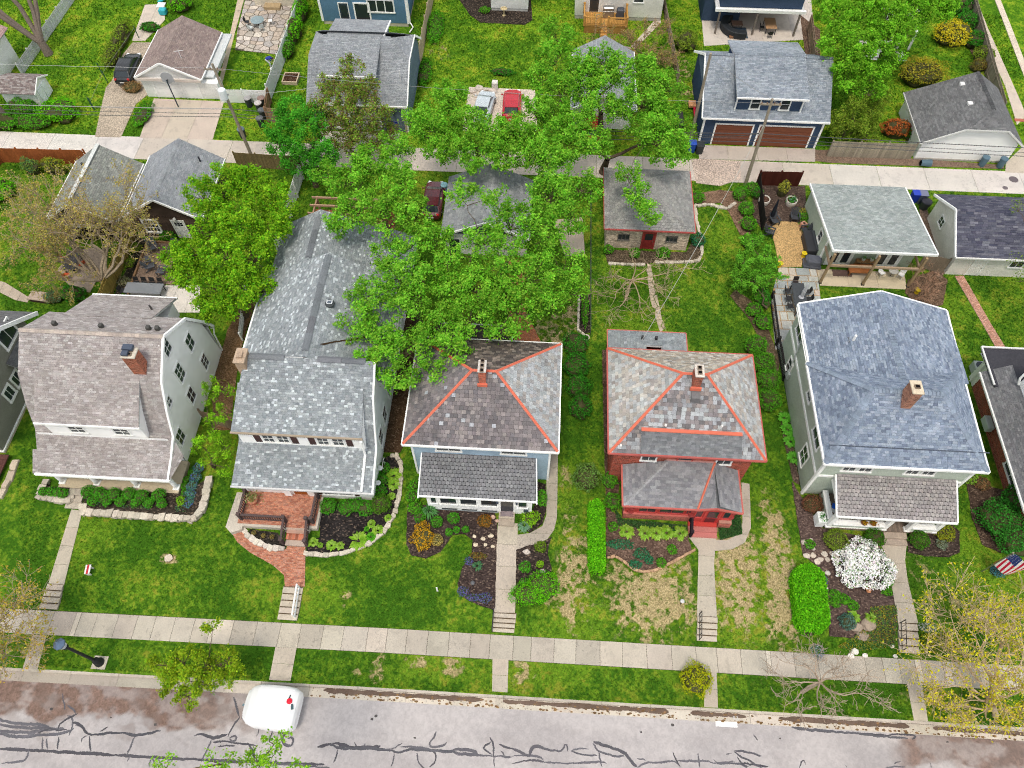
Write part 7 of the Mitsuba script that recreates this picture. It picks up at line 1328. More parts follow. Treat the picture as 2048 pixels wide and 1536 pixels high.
m.tube([b0, b0 + [0, 0, .6], b0 + [-.15, .1, 1.6]], [.55, .45, .4], (.20, .16, .135), 10, cap=False)
for e in ((-5.5, .8, 8.5), (-3.2, 1.6, 10), (-.6, 2.6, 9), (1.4, 3.6, 8.5), (-4.4, -.6, 7)): limb(m, b0 + [-.15, .1, 1.3], b0 + np.array(e), .27, .12, RP, (.20, .16, .135), bow=.05, sides=8)
part(k, 'trunk', m, 'matte', smooth=50)
k = thing('bare_tree', 'grey trunk at the left edge below the white shed', 'tree'); m = MB(); b0 = np.array([*(-53.58,58.55), .4]); m.tube([b0, b0 + [0, 0, 1], b0 + [-.8, .5, 4], b0 + [-2.5, 1, 8]], [.4, .32, .26, .2], (.17, .135, .115), 9, cap=False); part(k, 'trunk', m, 'matte', smooth=50)
# shrubs, hedges and border plants
def shrub(label, x, y, r, h, cols, leaf=.095, n=None, z0=None, name='shrub', cat='shrub', group=None, core=True, lumps=1, amp=.24, rng=None, flowers=None, twig=0):
 rng = rng or RP; k = thing(name, label, cat, group); z0 = (float(zg(x, y)) + .02) if z0 is None else z0; r = r if np.ndim(r) else (r, r)
 m, lf = MB(), MB(); o = rng.random(3) * 40
 n = n or int(900 * (r[0] * r[1]) ** .5 * (r[0] * r[1] + h * (r[0] + r[1]) / 2) ** .5 / (leaf / .075) ** 1.6 * 1.9) + 120
 d = unit(rng.normal(size=(n, 3))); d[:, 2] = np.abs(d[:, 2]) * 1.0 - .15 * rng.random(n)
 lump = 1 + amp * 2 * (meshnoise(d * 2.3 + o) - .5) + amp * .8 * (meshnoise(d * 5 + o) - .5)
 pos = d * (lump * (.86 + .16 * rng.random(n)))[:, None] * np.array([r[0], r[1], h * .62]) + np.array([x, y, z0 + h * .40])
 pos[:, 2] = np.maximum(pos[:, 2], z0 + .03)
 leaves(lf, pos, leaf, cols, rng, outward=d * 1.1, bias=.4)
 if flowers:
  i = rng.random(n) < flowers[1]; leaves(lf, pos[i] + d[i] * .04, flowers[2], flowers[0], rng, outward=d[i] * 1.5, w=.9)
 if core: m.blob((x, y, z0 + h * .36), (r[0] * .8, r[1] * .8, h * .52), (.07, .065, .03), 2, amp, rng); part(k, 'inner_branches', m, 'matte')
 part(k, 'foliage', lf, 'matte' if name == 'flowering_shrub' else 'leaf', kind='stuff'); return k
BRI = [(.16, .55, .015), (.22, .64, .02), (.11, .43, .012), (.08, .33, .01)]
BOX = [(.085, .36, .022), (.12, .43, .03), (.06, .28, .018)]
def ordn(i): return ('first', 'second', 'third', 'fourth', 'fifth', 'sixth', 'seventh', 'eighth', 'ninth', 'tenth')[i]
for i, p in enumerate(((-30.97,19.62), (-30.19,19.55), (-29.66,19.28), (-29.11,19.54), (-28.03,19.64), (-27.13,19.50), (-25.96,19.64))): shrub(ordn(i) + ' green shrub from the left in the back row of the stone planter', *p, .5, .62, BOX, z0=.97, group='back row shrubs in the stone planter')
for i, p in enumerate(((-30.41,18.97), (-29.42,18.99), (-28.46,19.01), (-27.37,19.03), (-26.48,19.05), (-25.54,19.10))): shrub(ordn(i) + ' round boxwood from the left in the front row of the stone planter', *p, .36, .55, BOX, z0=.97, group='front row boxwoods in the stone planter')
shrub('yellowish green ball shrub at the right end of the stone planter', *(-24.30,19.36), .32, .5, LIME, z0=.97)
for i, p in enumerate(((-34.16,19.48), (-33.59,19.51), (-33.07,19.46), (-32.69,19.41))): shrub(ordn(i) + ' green shrub from the left in the small stone planter', *p, .34, .5, BOX, z0=.97, group='shrubs in the small stone planter')
BLG = [(.10, .30, .20), (.07, .22, .12), (.16, .34, .30), (.12, .16, .42)]
for i, p in enumerate(((-23.89,22.02), (-23.91,21.31), (-23.94,20.64), (-23.90,19.99), (-23.87,19.38))): shrub(ordn(i) + ' blue green perennial from the house along the right stone edge', *p, .42, .45, BLG, z0=.75, leaf=.1, group='blue green perennials along the stone edge')
for i, p in enumerate(((-24.31,21.68), (-24.51,21.12), (-24.51,20.61), (-24.36,20.08))): shrub(ordn(i) + ' small green mound from the house beside the column porch', *p, .26, .34, MID, z0=.75, group='small mounds beside the column porch')
for i, p in enumerate(((-13.99,19.65), (-12.68,19.65), (-11.99,19.80), (-11.37,19.65))): shrub(ordn(i) + ' boxwood ball from the left under the shuttered front window', *p, (.62, .55)[i == 2], .85, BOX, group='boxwoods under the shuttered front window')
shrub('large darker olive boxwood at the corner of the grey shingled house', *(-10.31,19.94), .72, 1.1, [(.10, .25, .02), (.13, .29, .025), (.07, .18, .015)])
for i, p in enumerate(((-10.56,22.79), (-10.60,21.88), (-10.55,21.07), (-10.53,20.46))): shrub(ordn(i) + ' boxwood ball from the back along the right wall of the grey shingled house', *p, .46, .7, BOX, group='boxwoods along the right wall of the grey shingled house')
HOS = [(.30, .50, .05), (.36, .55, .10), (.20, .42, .03)]
def hosta(label, x, y, r, h, cols, n=45, leaf=.3, group=None, z0=None, name='border_plant', blade=False):
 k = thing(name, label, 'plant', group); z0 = float(zg(x, y)) + .03 if z0 is None else z0; m = MB()
 for i in range(n):
  a = RP.random() * 6.283; t = RP.random() ** .6; d = np.array([math.cos(a), math.sin(a), 0]); c = jit(cols[RP.integers(len(cols))], RP, .22)
  L = r * (.55 + .5 * t); w = leaf * (.16 if blade else .42) * (.7 + .5 * RP.random()); s = np.array([-d[1], d[0], 0]); b = np.array([x, y, z0])
  up = h * (1.15 - .6 * t)
  p0, p1, p2 = b + d * L * .18 + [0, 0, up * .3], b + d * L * .6 + [0, 0, up], b + d * L * 1.1 + [0, 0, up * (.55 if not blade else .35)]
  m.add([p0, p1 + s * w, p2, p1 - s * w, p1 - [0, 0, w * .3]], [[0, 4, 1], [1, 4, 2], [2, 4, 3], [3, 4, 0]], c)
 emit(k, m, 'leaf'); return k
for lab, p, r in (('large variegated hosta right of the boxwood row', (-9.80,22.32), .62), ('variegated hosta behind the boxwood corner', (-9.71,21.66), .5), ('small hosta beside the curved stone edge', (-9.75,20.73), .3), ('lime hosta in the curved bed, nearest the brick steps', (-14.60,17.02), .38), ('lime hosta on the front edge of the curved bed', (-13.30,16.91), .40), ('small lime hosta between the two front edge hostas', (-14.05,16.87), .2), ('small lime hosta right of the front edge hosta', (-12.71,16.91), .3), ('largest lime hosta on the front edge of the curved bed', (-11.55,17.34), .7),
     ('upper lime hosta at the right of the curved bed', (-10.84,18.57), .34), ('second lime hosta at the right of the curved bed', (-10.32,18.16), .42)): hosta(lab, *p, r, .3, HOS)
hosta('dark green hosta at the right of the curved bed', *(-10.73,17.67), .36, .28, MID); hosta('tiny green plant in the curved black bed', *(-11.10,18.23), .2, .2, MID); hosta('yellow green hosta at the right stone edge', *(-9.73,19.08), .3, .25, HOS)
for i, p in enumerate(((-18.80,17.49), (-18.10,17.32), (-17.50,17.28))): shrub(ordn(i) + ' small tan ball plant from the left under the brick porch', *p, .16, .28, [(.30, .24, .07), (.36, .27, .09)], leaf=.05, group='small tan ball plants under the brick porch')
# bed of the blue house
shrub('light green leafy shrub at the left corner of the white glazed porch', *(-7.91,19.93), .5, .6, MID, leaf=.12); hosta('spiky daylily clump left of the white glazed porch', *(-6.89,19.69), .62, .65, [(.12, .33, .10), (.18, .40, .16), (.09, .26, .06)], 90, .3, blade=True)
for lab, p, r in (('left round boxwood beside the daylily clump', (-7.50,19.24), .40), ('second round boxwood right of the daylily clump', (-6.31,18.94), .42), ('third round boxwood below the porch windows', (-5.19,19.26), .44), ('left of three small boxwoods on the lawn edge', (-5.41,18.26), .26), ('middle of three small boxwoods on the lawn edge', (-4.91,18.51), .24), ('right of three small boxwoods on the lawn edge', (-4.29,18.55), .25)): shrub(lab, *p, r, r * 1.6, BOX)
shrub('rust orange spirea beside the porch steps', *(-2.99,19.21), .5, .65, [(.32, .145, .02), (.38, .18, .03), (.25, .10, .015)], leaf=.09)
shrub('golden yellow shrub in the curved bed of the blue house', *(-7.15,17.77), (.75, .95), .8, [(.62, .36, .02), (.68, .42, .04), (.52, .28, .015)], leaf=.11, amp=.35); shrub('pale tan yellow shrub right of the golden shrub', *(-6.14,17.65), .45, .55, [(.48, .38, .10), (.40, .32, .08), (.52, .44, .16)], leaf=.09)
for lab, p, r in (('upper leafy shrub along the left side of the blue house', (-8.17,21.44), .45), ('lower leafy shrub along the left side of the blue house', (-8.18,20.70), .5)): shrub(lab, *p, r, .9, MID, leaf=.13)
PUR = [(.15, .14, .50), (.22, .18, .55), (.10, .20, .06), (.08, .17, .05)]
for lab, p, r in (('purple flowering patch on the lower left bed edge', (-4.10,14.28), (.4, .35)), ('purple flowering patch beside the front walk', (-2.68,13.93), (.55, .35)), ('purple flowering patch on the bottom bed edge', (-3.41,13.92), (.45, .25)), ('small purple flowers below the gold shrub', (-3.86,16.37), (.3, .3))): shrub(lab, *p, r, .2, PUR, leaf=.06, name='flower_patch', cat='flowers', core=False)
shrub('rusty low perennial in the brown bed', *(-3.28,16.75), (.6, .25), .22, [(.32, .17, .04), (.2, .2, .05)], leaf=.07, name='border_plant', cat='plant', core=False); hosta('grassy blue green tuft in the brown bed', *(-3.25,16.06), .38, .35, [(.08, .22, .12), (.12, .28, .10)], 60, .25, blade=True)
shrub('leafy yellow green shrub at the right of the porch steps', *(0.13,19.57), .62, .6, LIME, leaf=.12); hosta('grey green daylily at the foot of the porch steps', *(-0.26,19.03), .5, .5, [(.16, .33, .18), (.24, .40, .26)], 80, .25, blade=True)
shrub('tall leafy shrub beside the right porch wall', *(0.88,21.00), (.38, .62), 1.1, MID, leaf=.12); shrub('olive ball shrub right of the front walk', *(0.94,17.59), .42, .6, [(.16, .28, .02), (.20, .33, .03), (.11, .2, .015)]); shrub('green ball shrub right of the front walk', *(-0.05,16.10), .4, .55, BOX); shrub('small green shrub below the ball shrubs', *(0.95,16.40), .25, .3, LIME); shrub('lower small ball shrub right of the front walk', *(-0.07,15.08), .33, .45, BOX)
shrub('large bright green mound shrub near the front steps, right part', *(1.20,14.85), (1.1, 1.0), .95, BRI); shrub('large bright green mound shrub near the front steps, left part', *(0.30,14.27), (1.3, .78), .8, BRI)
for i, (p, r) in enumerate((((3.07,34.12), 1.1), ((3.17,32.12), 1.1), ((3.39,30.16), 1.0), ((3.52,28.40), .9))): shrub(ordn(i) + ' dark evergreen shrub from the back on the right of the blue house', *p, r, 1.7, DKGRN, leaf=.13, amp=.3)
shrub('pale leafy shrub at the back end of the long clipped hedge', *(4.01,22.76), 1.05, 1.5, [(.16, .30, .06), (.20, .35, .09), (.10, .2, .03)], leaf=.14, amp=.3)
for lab, p, r in (('upper leafy shrub at the left corner of the red porch', (5.66,22.74), .6), ('lower leafy shrub at the left corner of the red porch', (5.92,21.10), .65)): shrub(lab, *p, r, 1.0, MID, leaf=.13)
def hedge(label, pts, w, h, cols, n, leaf=.15, z0=GZ, name='hedge', taper=.9):
 k = thing(name, label, 'hedge'); p = np.array(pts, float); L = np.r_[0, np.cumsum(np.linalg.norm(np.diff(p, axis=0), axis=1))]; m, lf = MB(), MB()
 t = RP.random(n) * L[-1]; c = np.c_[np.interp(t, L, p[:, 0]), np.interp(t, L, p[:, 1])]; d = (p[-1] - p[0]) / L[-1]; nr = np.array([-d[1], d[0]])
 a = RP.random(n); side = RP.random(n); ez = (np.minimum(t, L[-1] - t) < .25)
 u = np.where(side < .55, 2 * a - 1, np.sign(a - .5)) * w / 2; z = np.where(side < .55, h, h * (.05 + .95 * RP.random(n)))
 rnd = 1 - .35 * np.clip((np.abs(u) / (w / 2) - .7) / .3, 0, 1) ** 2 * (side < .55); z = z * rnd * (1 + .16 * (meshnoise(np.c_[c * 2.2, z]) - .5) + .10 * (meshnoise(np.c_[c * 6, z]) - .5)); endf = np.clip(np.minimum(t, L[-1] - t) / (w * .45), 0, 1); u *= np.sqrt(1 - (1 - endf) ** 2) * .97 + .03
 zb = np.array([float(zg(*q)) for q in c]); leaves(lf, np.c_[c + nr * u[:, None] + RP.normal(size=(n, 2)) * .05, zb + z + RP.normal(size=n) * .05], leaf, cols, RP, bias=.9)
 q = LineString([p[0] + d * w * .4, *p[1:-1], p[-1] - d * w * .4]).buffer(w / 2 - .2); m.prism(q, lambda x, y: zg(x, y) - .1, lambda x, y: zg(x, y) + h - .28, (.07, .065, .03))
 part(k, 'inner_branches', m, 'matte'); part(k, 'foliage', lf, 'leaf', kind='stuff'); return k
BRI = [(.16, .55, .015), (.22, .64, .02), (.11, .43, .012), (.08, .33, .01)]
hedge('long narrow clipped hedge between the blue and the red brick house lots', ((4.65,20.88), (4.68,18.20), (4.71,15.87)), .95, 1.1, BRI, 7000)
hedge('broad bright green clipped hedge left of the white flowering shrub', ((18.63,17.08), (18.50,15.05), (18.43,12.87)), 1.95, 1.15, BRI, 11000)
# red brick house bed
for i, p in enumerate(((6.82,19.04), (8.06,19.00), (8.85,19.05), (9.54,19.13), (10.47,19.14))): hosta(ordn(i) + ' lime border plant from the left in front of the red porch', *p, .55, .4, HOS, 60, .3, group='lime border plants in front of the red porch')
TEAL = [(.04, .22, .10), (.07, .28, .14), (.03, .15, .06)]
for lab, p, r in (('long teal perennial clump in the leafy bed', (6.36,18.12), (.95, .35)), ('middle teal perennial in the leafy bed', (7.77,17.56), (.5, .4)), ('small teal perennial below the middle one', (8.26,17.14), (.3, .3)), ('lowest teal perennial on the bed edge', (7.34,16.77), (.45, .3))): shrub(lab, *p, r, .32, TEAL, leaf=.11, name='border_plant', cat='plant', core=False)
for lab, p in (('green perennial near the brick bed edge', (9.86,17.96)), ('small light perennial at the lower bed edge', (9.10,16.98)), ('small green plant left of the lime border', (5.86,19.35))): shrub(lab, *p, .35, .35, MID, leaf=.1, name='border_plant', cat='plant')
def cover(label, poly, n, cols, leaf=.1, h=.18, name='ground_cover'):
 pg = Polygon(poly).buffer(0); b = pg.bounds; pts = np.c_[b[0] + RP.random(n * 3) * (b[2] - b[0]), b[1] + RP.random(n * 3) * (b[3] - b[1])]; pts = pts[shapely.contains_xy(pg, pts[:, 0], pts[:, 1])][:n]
 k = unique(name); labels[k] = {'label': label, 'category': 'ground cover', 'kind': 'stuff'}; m = MB(); zz = h * meshnoise(np.c_[pts * 1.8, np.zeros(len(pts))])
 leaves(m, np.c_[pts, np.array(zg(pts[:, 0], pts[:, 1])) + .03 + zz * RP.random(len(pts)) ** .5], leaf, cols, RP, bias=1.2); emit(k, m, 'leaf')
IVY = [(.04, .12, .03), (.06, .16, .04), (.09, .17, .06), (.025, .07, .02)]
cover('dark ivy below the left part of the red porch', ((5.99,20.84), (6.57,20.02), (10.95,19.75), (10.95,19.17), (8.45,19.25), (6.21,19.48)), 3000, IVY); cover('dark ivy right of the red porch steps', ((13.16,19.73), (14.80,21.01), (14.77,19.39), (13.22,18.87)), 2400, IVY)
cover('mixed low perennials in the front of the stone planter', ((-30.91,18.68), (-23.53,18.66), (-23.73,19.09), (-24.88,19.03), (-30.92,18.98)), 1500, [(.08, .2, .06), (.1, .22, .14), (.14, .24, .06)], h=.5)
cover('low green and yellow rock garden plants left of the front walk of the pale green house', ((22.61,14.80), (24.34,15.06), (23.96,12.50), (21.45,12.05), (20.24,12.28), (22.20,13.49)), 3200, [(.10, .22, .05), (.16, .26, .06), (.07, .16, .05), (.45, .36, .04)], h=.25)
cover('rough plants and yellow flowers right of the front steps of the pale green house', ((25.63,13.29), (27.60,13.56), (28.14,12.56), (25.66,12.11)), 1300, [(.12, .22, .05), (.2, .26, .05), (.5, .42, .03)], h=.3)
# right of red brick house
for i, p in enumerate(((17.33,34.94), (17.69,33.29), (17.89,31.68), (17.79,29.97))): shrub(ordn(i) + ' rounded green shrub from the back on the right of the red brick house', *p, .95, 1.35, MID, leaf=.11, amp=.25)
for i, p in enumerate(((17.86,51.94), (18.21,50.07), (18.19,48.23), (18.10,46.15), (18.93,52.64))): shrub(ordn(i) + ' round shrub in the row along the dark patio railing', *p, .75, 1.0, MID, leaf=.12)
for lab, p, r in (('shrub at the lower end of the bluestone patio', (17.66,38.71), .7), ('second shrub at the lower end of the bluestone patio', (18.25,37.47), .75), ('low plants below the feathery tree', (18.18,40.04), .5), ('teal green bush beside the cream brick garage', (13.61,46.18), .7), ('leafy plant left of the cream garage door', (8.05,44.30), .5), ('leafy plant right of the cream garage door', (10.51,44.44), .6), ('pale plant at the left corner of the cream garage', (5.80,44.57), .45), ('bush behind the cream brick garage corner', (13.94,51.39), .7)): shrub(lab, *p, r, .8, MID if 'teal' not in lab else TEAL, leaf=.12)
# pale green house
for i, p in enumerate(((18.88,28.72), (18.96,27.70), (19.05,26.74), (19.12,25.39))): hosta(ordn(i) + ' bright hosta from the back along the left wall of the pale green house', *p, .55, .4, [(.10, .38, .03), (.15, .45, .05)], 60, .32, group='hostas along the left wall of the pale green house')
shrub('rust brown azalea beside the left porch rail', *(19.84,21.75), .75, .8, [(.24, .10, .06), (.30, .14, .08), (.18, .08, .05)], leaf=.09); shrub('large olive shrub at the left porch corner', *(20.97,19.14), .85, 1.05, OLIVE, leaf=.08); shrub('clipped dark green shrub left of the wooden porch steps', *(23.61,19.47), .68, .95, [(.07, .22, .018), (.09, .27, .02), (.05, .16, .014)]); shrub('clipped dark green shrub right of the wooden porch steps', *(26.63,19.54), .68, .95, [(.07, .22, .018), (.10, .28, .02), (.05, .16, .014)])
shrub('yellow green shrub at the right end of the porch', *(28.58,20.19), .7, .75, [(.30, .33, .02), (.22, .30, .03), (.36, .36, .03)], leaf=.09); shrub('grey lavender plant right of the porch', *(28.25,19.38), .4, .35, [(.28, .33, .24), (.22, .28, .18)], leaf=.08)
shrub('white flowering shrub covered in blossom', *(22.52,17.47), (1.75, 1.55), 1.15, [(.88, .88, .86)] * 6 + [(.16, .28, .1)], leaf=.16, amp=.4, core=False, n=5200, name='flowering_shrub')
shrub('small blue green conifer in the rock garden', *(20.87,13.73), .55, .7, [(.10, .22, .17), (.14, .27, .22), (.07, .16, .12)], leaf=.09); hosta('variegated light plant beside the blue green conifer', *(21.35,14.08), .45, .3, HOS, 40); hosta('grassy tuft among the rocks', *(22.48,14.11), .4, .3, HOS, 40, blade=True); shrub('white and blue flowers at the corner below the broad hedge', *(18.92,11.90), (.4, .5), .3, [(.5, .55, .6), (.25, .3, .5), (.1, .2, .08)], leaf=.07, name='flower_patch', cat='flowers', core=False); shrub('white flowers right of the handrail', *(26.07,13.71), (.6, .3), .3, [(.66, .67, .66), (.2, .26, .14)], leaf=.07, name='flower_patch', cat='flowers', core=False)
for lab, p in (('upper of the teal tulip clumps', (20.40,15.49)), ('left teal tulip clump', (20.31,14.99)), ('right teal tulip clump', (21.48,14.83)), ('middle teal tulip clump', (21.00,15.20)), ('green plant beside the front walk edge', (23.87,15.93)), ('upper green plant beside the white blossom', (24.11,16.61)), ('blue flowers on the hedge edge', (19.73,16.46)), ('small lime plant in the left bed', (19.27,18.86))): shrub(lab, *p, .36, .3, MID if 'blue' not in lab else PUR, leaf=.11, name='border_plant', cat='plant', core=False)
for lab, p, r in (('large glossy green shrub left of the flag', (32.55,21.07), 1.6), ('upper glossy green shrub below the brick wall', (34.20,22.66), 1.3), ('lower glossy green shrub beside the flag pole', (32.83,19.64), 1.2)): shrub(lab, *p, r, 1.7, [(.05, .24, .03), (.07, .30, .04), (.035, .17, .02)], leaf=.15, amp=.3)
shrub('lime plant at the foot of the red brick wall', *(31.47,24.42), .5, .6, HOS, leaf=.12); shrub('dry brown grass clump beside the red brick wall', *(32.23,24.08), .55, .5, [(.30, .17, .08), (.2, .11, .06)], leaf=.12); shrub('blue green ball under the flag', *(31.48,17.71), .5, .55, [(.06, .22, .26), (.09, .28, .32)], leaf=.07)
shrub('round yellow green shrub beside the fourth kerb walk', *(10.93,9.68), (1.0, 1.05), 1.5, [(.42, .46, .012), (.50, .52, .02), (.32, .38, .01)], leaf=.1, z0=0.0, amp=.3)
# back lots
for lab, p, r, h, cols in (('big round light green bush left of the gravel track', (-48.22,59.23), (2.1, 1.5), 1.7, BRI), ('round light green bush at the left of the alley', (-52.22,59.68), (1.5, 1.1), 1.4, MID), ('low hedge bush at the left edge of the alley', (-53.41,57.66), (1.8, 1.0), 1.2, MID), ('second low hedge bush along the alley', (-50.45,57.83), (1.8, .9), 1.1, MID), ('tall grass clump left of the stained driveway', (-40.19,59.92), (.9, 1.8), .7, MID), ('brown dead brush heap beside the black car', (-42.49,63.83), (1.0, .8), .8, [(.38, .25, .11), (.30, .18, .08)]), ('round bush at the top beside the pale terrace', (-41.63,78.08), (1.4, 1.3), 1.7, BRI), ('dark leafy bush on the pale terrace', (-43.94,74.00), (1.1, .7), .8, DKGRN), ('scrubby olive hedge along the gravel track', (-46.31,71.61), (.8, 2.8), 1.5, OLIVE), ('second scrubby olive hedge along the gravel track', (-46.21,68.57), (.8, 2.2), 1.4, OLIVE),
  ('bright green shrub at the left edge', (-49.52,48.25), (1.4, 1.2), 1.6, BRI), ('green shrub behind the rust red fence', (-47.88,51.43), (1.0, .6), 1.6, [(.2, .28, .05), (.1, .26, .08)]), ('yellow leafed vine on the rust red fence', (-45.77,51.55), (1.3, .6), 1.7, [(.35, .33, .03), (.2, .3, .04)]), ('green shrub behind the white house with the brown roof', (-38.61,37.03), (1.1, .8), 1.1, DKGRN), ('bush at the foot of the bare golden tree', (-40.27,36.67), (.8, .6), .8, [(.2, .2, .08), (.1, .26, .12)]), ('small bush in the dark bed beside the wooden garage', (-32.72,43.92), (.7, .5), .9, MID), ('upper pale plant in the dark bed left of the gravel patio', (-35.17,42.49), (.5, .5), .6, OLIVE), ('lower pale plant in the dark bed left of the gravel patio', (-35.18,40.78), (.5, .5), .5, OLIVE), ('bottom pale plant in the dark bed left of the gravel patio', (-35.06,38.85), (.6, .5), .5, [(.3, .28, .18), (.2, .22, .1)]),
  ('leafy vine on the white vinyl fence, upper part', (-27.82,77.26), (.8, 1.8), 2.2, BRI), ('leafy vine on the white vinyl fence, middle part', (-27.77,73.58), (.8, 1.8), 2.1, BRI), ('leafy vine on the white vinyl fence, lower part', (-27.87,70.48), (.7, 1.4), 1.6, MID), ('dark green plants in the open lawn', (-4.95,68.59), (1.3, .5), .6, DKGRN), ('weedy strip along the tan fence, upper part', (-12.72,75.81), (.9, 3), .9, MID), ('weedy strip along the tan fence, lower part', (-13.00,67.96), (.8, 2.2), .8, MID), ('small bush below the white clapboard house', (-7.61,79.37), (.6, .5), .6, MID),
  ('orange red shrub in front of the corner garage', (33.74,61.37), (1.55, 1.0), 1.7, [(.48, .13, .035), (.56, .18, .05), (.36, .09, .03)]), ('dark green bush between the orange shrub and the corner garage', (35.39,60.96), (.9, .6), 1.2, DKGRN), ('yellow forsythia beside the white pergola', (42.74,76.75), (2.0, 1.6), 2.2, YEL), ('yellow flowering shrub behind the corner garage', (37.96,69.67), (2.3, 1.5), 2.6, [(.45, .40, .03), (.50, .42, .06), (.3, .33, .04)]), ('first evergreen inside the corner fence', (45.06,79.60), (1.2, 1.2), 1.8, DKGRN), ('second evergreen inside the corner fence', (45.28,76.27), (1.2, 1.1), 1.6, DKGRN), ('third evergreen inside the corner fence', (45.53,73.86), (1.1, .9), 1.4, OLIVE), ('brownish evergreen inside the corner fence', (44.55,72.11), (.9, .7), 1.1, [(.25, .17, .05), (.2, .2, .04)]), ('dark shrub at the top of the corner fence', (44.79,82.87), (2, 1.6), 2, DKGRN), ('red leafed shrub under the tall upright maple', (7.81,62.24), (.7, .5), 1.2, [(.5, .06, .02), (.55, .12, .03)]), ('olive shrub behind the hidden white garage', (14.35,74.23), (1.2, 1.5), 1.8, OLIVE), ('yellow green sapling behind the white planters', (21.73,52.35), (.5, .4), 1.9, [(.42, .42, .06), (.34, .36, .05)]), ('green shrub in the bed left of the planters', (19.41,52.03), (.5, .5), 1.1, DKGRN), ('yellow shrub at the green garage wall', (23.14,50.17), (.5, .5), .5, [(.4, .33, .06), (.2, .3, .05)]), ('low green bush at the green garage wall', (23.30,49.68), (.5, .5), .5, MID), ('plants along the narrow back bed', (3.84,38.17), (.3, 1.8), .4, MID), ('bush under the railing of the bluestone patio', (18.64,40.07), (.5, 1.2), .8, DKGRN)):
 shrub(lab, *p, r, h, cols, leaf=.16 if max(r) > 1 else .12, amp=.3)
# grass: blades standing in the lawns
holes = [Polygon(D[n]).buffer(.02) for n in D if n != 'tar'] + [shapely.box(*b) for b in ((-34.2, 19.9, -24.9, 32.3), (-20, 17.9, -10.8, 41.3), (-8.2, 20, 1.3, 33.4), (5.5, 19.7, 14.8, 33.4), (19.2, 20, 29, 35), (-60, 10.1, 60, 11.85), (-80, 53.7, 80, 56.9), (-42, 43.4, -36.2, 50.2), (-35.5, 44, -29.2, 51.2), (-8.3, 43.5, -1.2, 50), (5.4, 45, 12.6, 52), (23.6, 43.7, 31.5, 51.2), (34.4, 43.8, 47, 50.4), (14.6, 59, 25.8, 68.7), (-22.7, 59, -13.5, 69.3), (-40.8, 62.8, -33, 70.3), (35, 58, 43.7, 65.7), (2.4, 60.6, 8.2, 69.4), (-31.95, 11.7, -30.6, 13.3), (-16.1, 11.8, -14.6, 14), (-2, 11.8, -.4, 13.2), (11.2, 12, 12.7, 13.7), (24.1, 12, 25.5, 14), (-34.7, 18.2, -22.6, 23), (-48, 18.8, -37.4, 31.6), (33.6, 20.5, 47, 33.9), (-26, 74.8, -15.5, 90), (-21, 42, -13, 48.3))]
hole = shapely.union_all(holes); shapely.prepare(hole)
NB = 330000
u = RP.random(NB); gy = 8.2 + 74 * u ** 1.35; hw = 27 + gy * .48; gx = (2 * RP.random(NB) - 1) * hw + gy * .0
ok = ~shapely.contains_xy(hole, gx, gy); gx, gy = gx[ok], gy[ok]; n = len(gx)
a = RP.random(n) * 6.283; hgt = (.035 + .05 * RP.random(n)) * (1 + gy / 55); w = .02 + gy * .0006
cx, cy = gx + RP.normal(size=n) * .03, gy + RP.normal(size=n) * .03; gz = np.array(zg(gx, gy)) - .03
v = np.stack([np.c_[gx - np.cos(a) * w, gy - np.sin(a) * w, gz], np.c_[gx + np.cos(a) * w, gy + np.sin(a) * w, gz], np.c_[cx, cy, gz + hgt + .02]], 1).reshape(-1, 3)
tint = np.repeat(np.clip(.62 + .38 * RP.random(n), 0, .999), 3)[:, None] * np.ones(3)
k = unique('grass'); labels[k] = {'label': 'grass blades standing in the mown lawns', 'category': 'grass', 'kind': 'stuff'}
emit(k, MB().add(v, np.arange(3 * n).reshape(-1, 3), tint), 'lawn_cover')
# vehicles, furniture, small things
RO = np.random.default_rng(51)
class XF(MB):
 """A mesh in local coordinates, placed by place()."""
 def place(s, x, y, rz, z):
  c, q = math.cos(rz), math.sin(rz); M = np.array([[c, q, 0], [-q, c, 0], [0, 0, 1]]); s.v = [v @ M + [x, y, z] for v in s.v]; return s
def loft(mb, rings, col, caps=True):
 n = len(rings[0]); v = np.vstack(rings); f = []
 for i in range(len(rings) - 1):
  for j in range(n): a, b = i * n + j, i * n + (j + 1) % n; f += [[a, b, b + n], [a, b + n, a + n]]
 if caps: f += [[0, j + 1, j] for j in range(1, n - 1)]; o = (len(rings) - 1) * n; f += [[o, o + j, o + j + 1] for j in range(1, n - 1)]
 mb.add(v, f, col)
def section(x, w, z0, z1, p=4.5, n=20):
 a = np.arange(n) * 2 * math.pi / n + math.pi / n; c, s = np.cos(a), np.sin(a)
 return np.c_[np.full(n, x), w * np.sign(c) * np.abs(c) ** (2 / p), (z0 + z1) / 2 + (z1 - z0) / 2 * np.sign(s) * np.abs(s) ** (2 / p)]
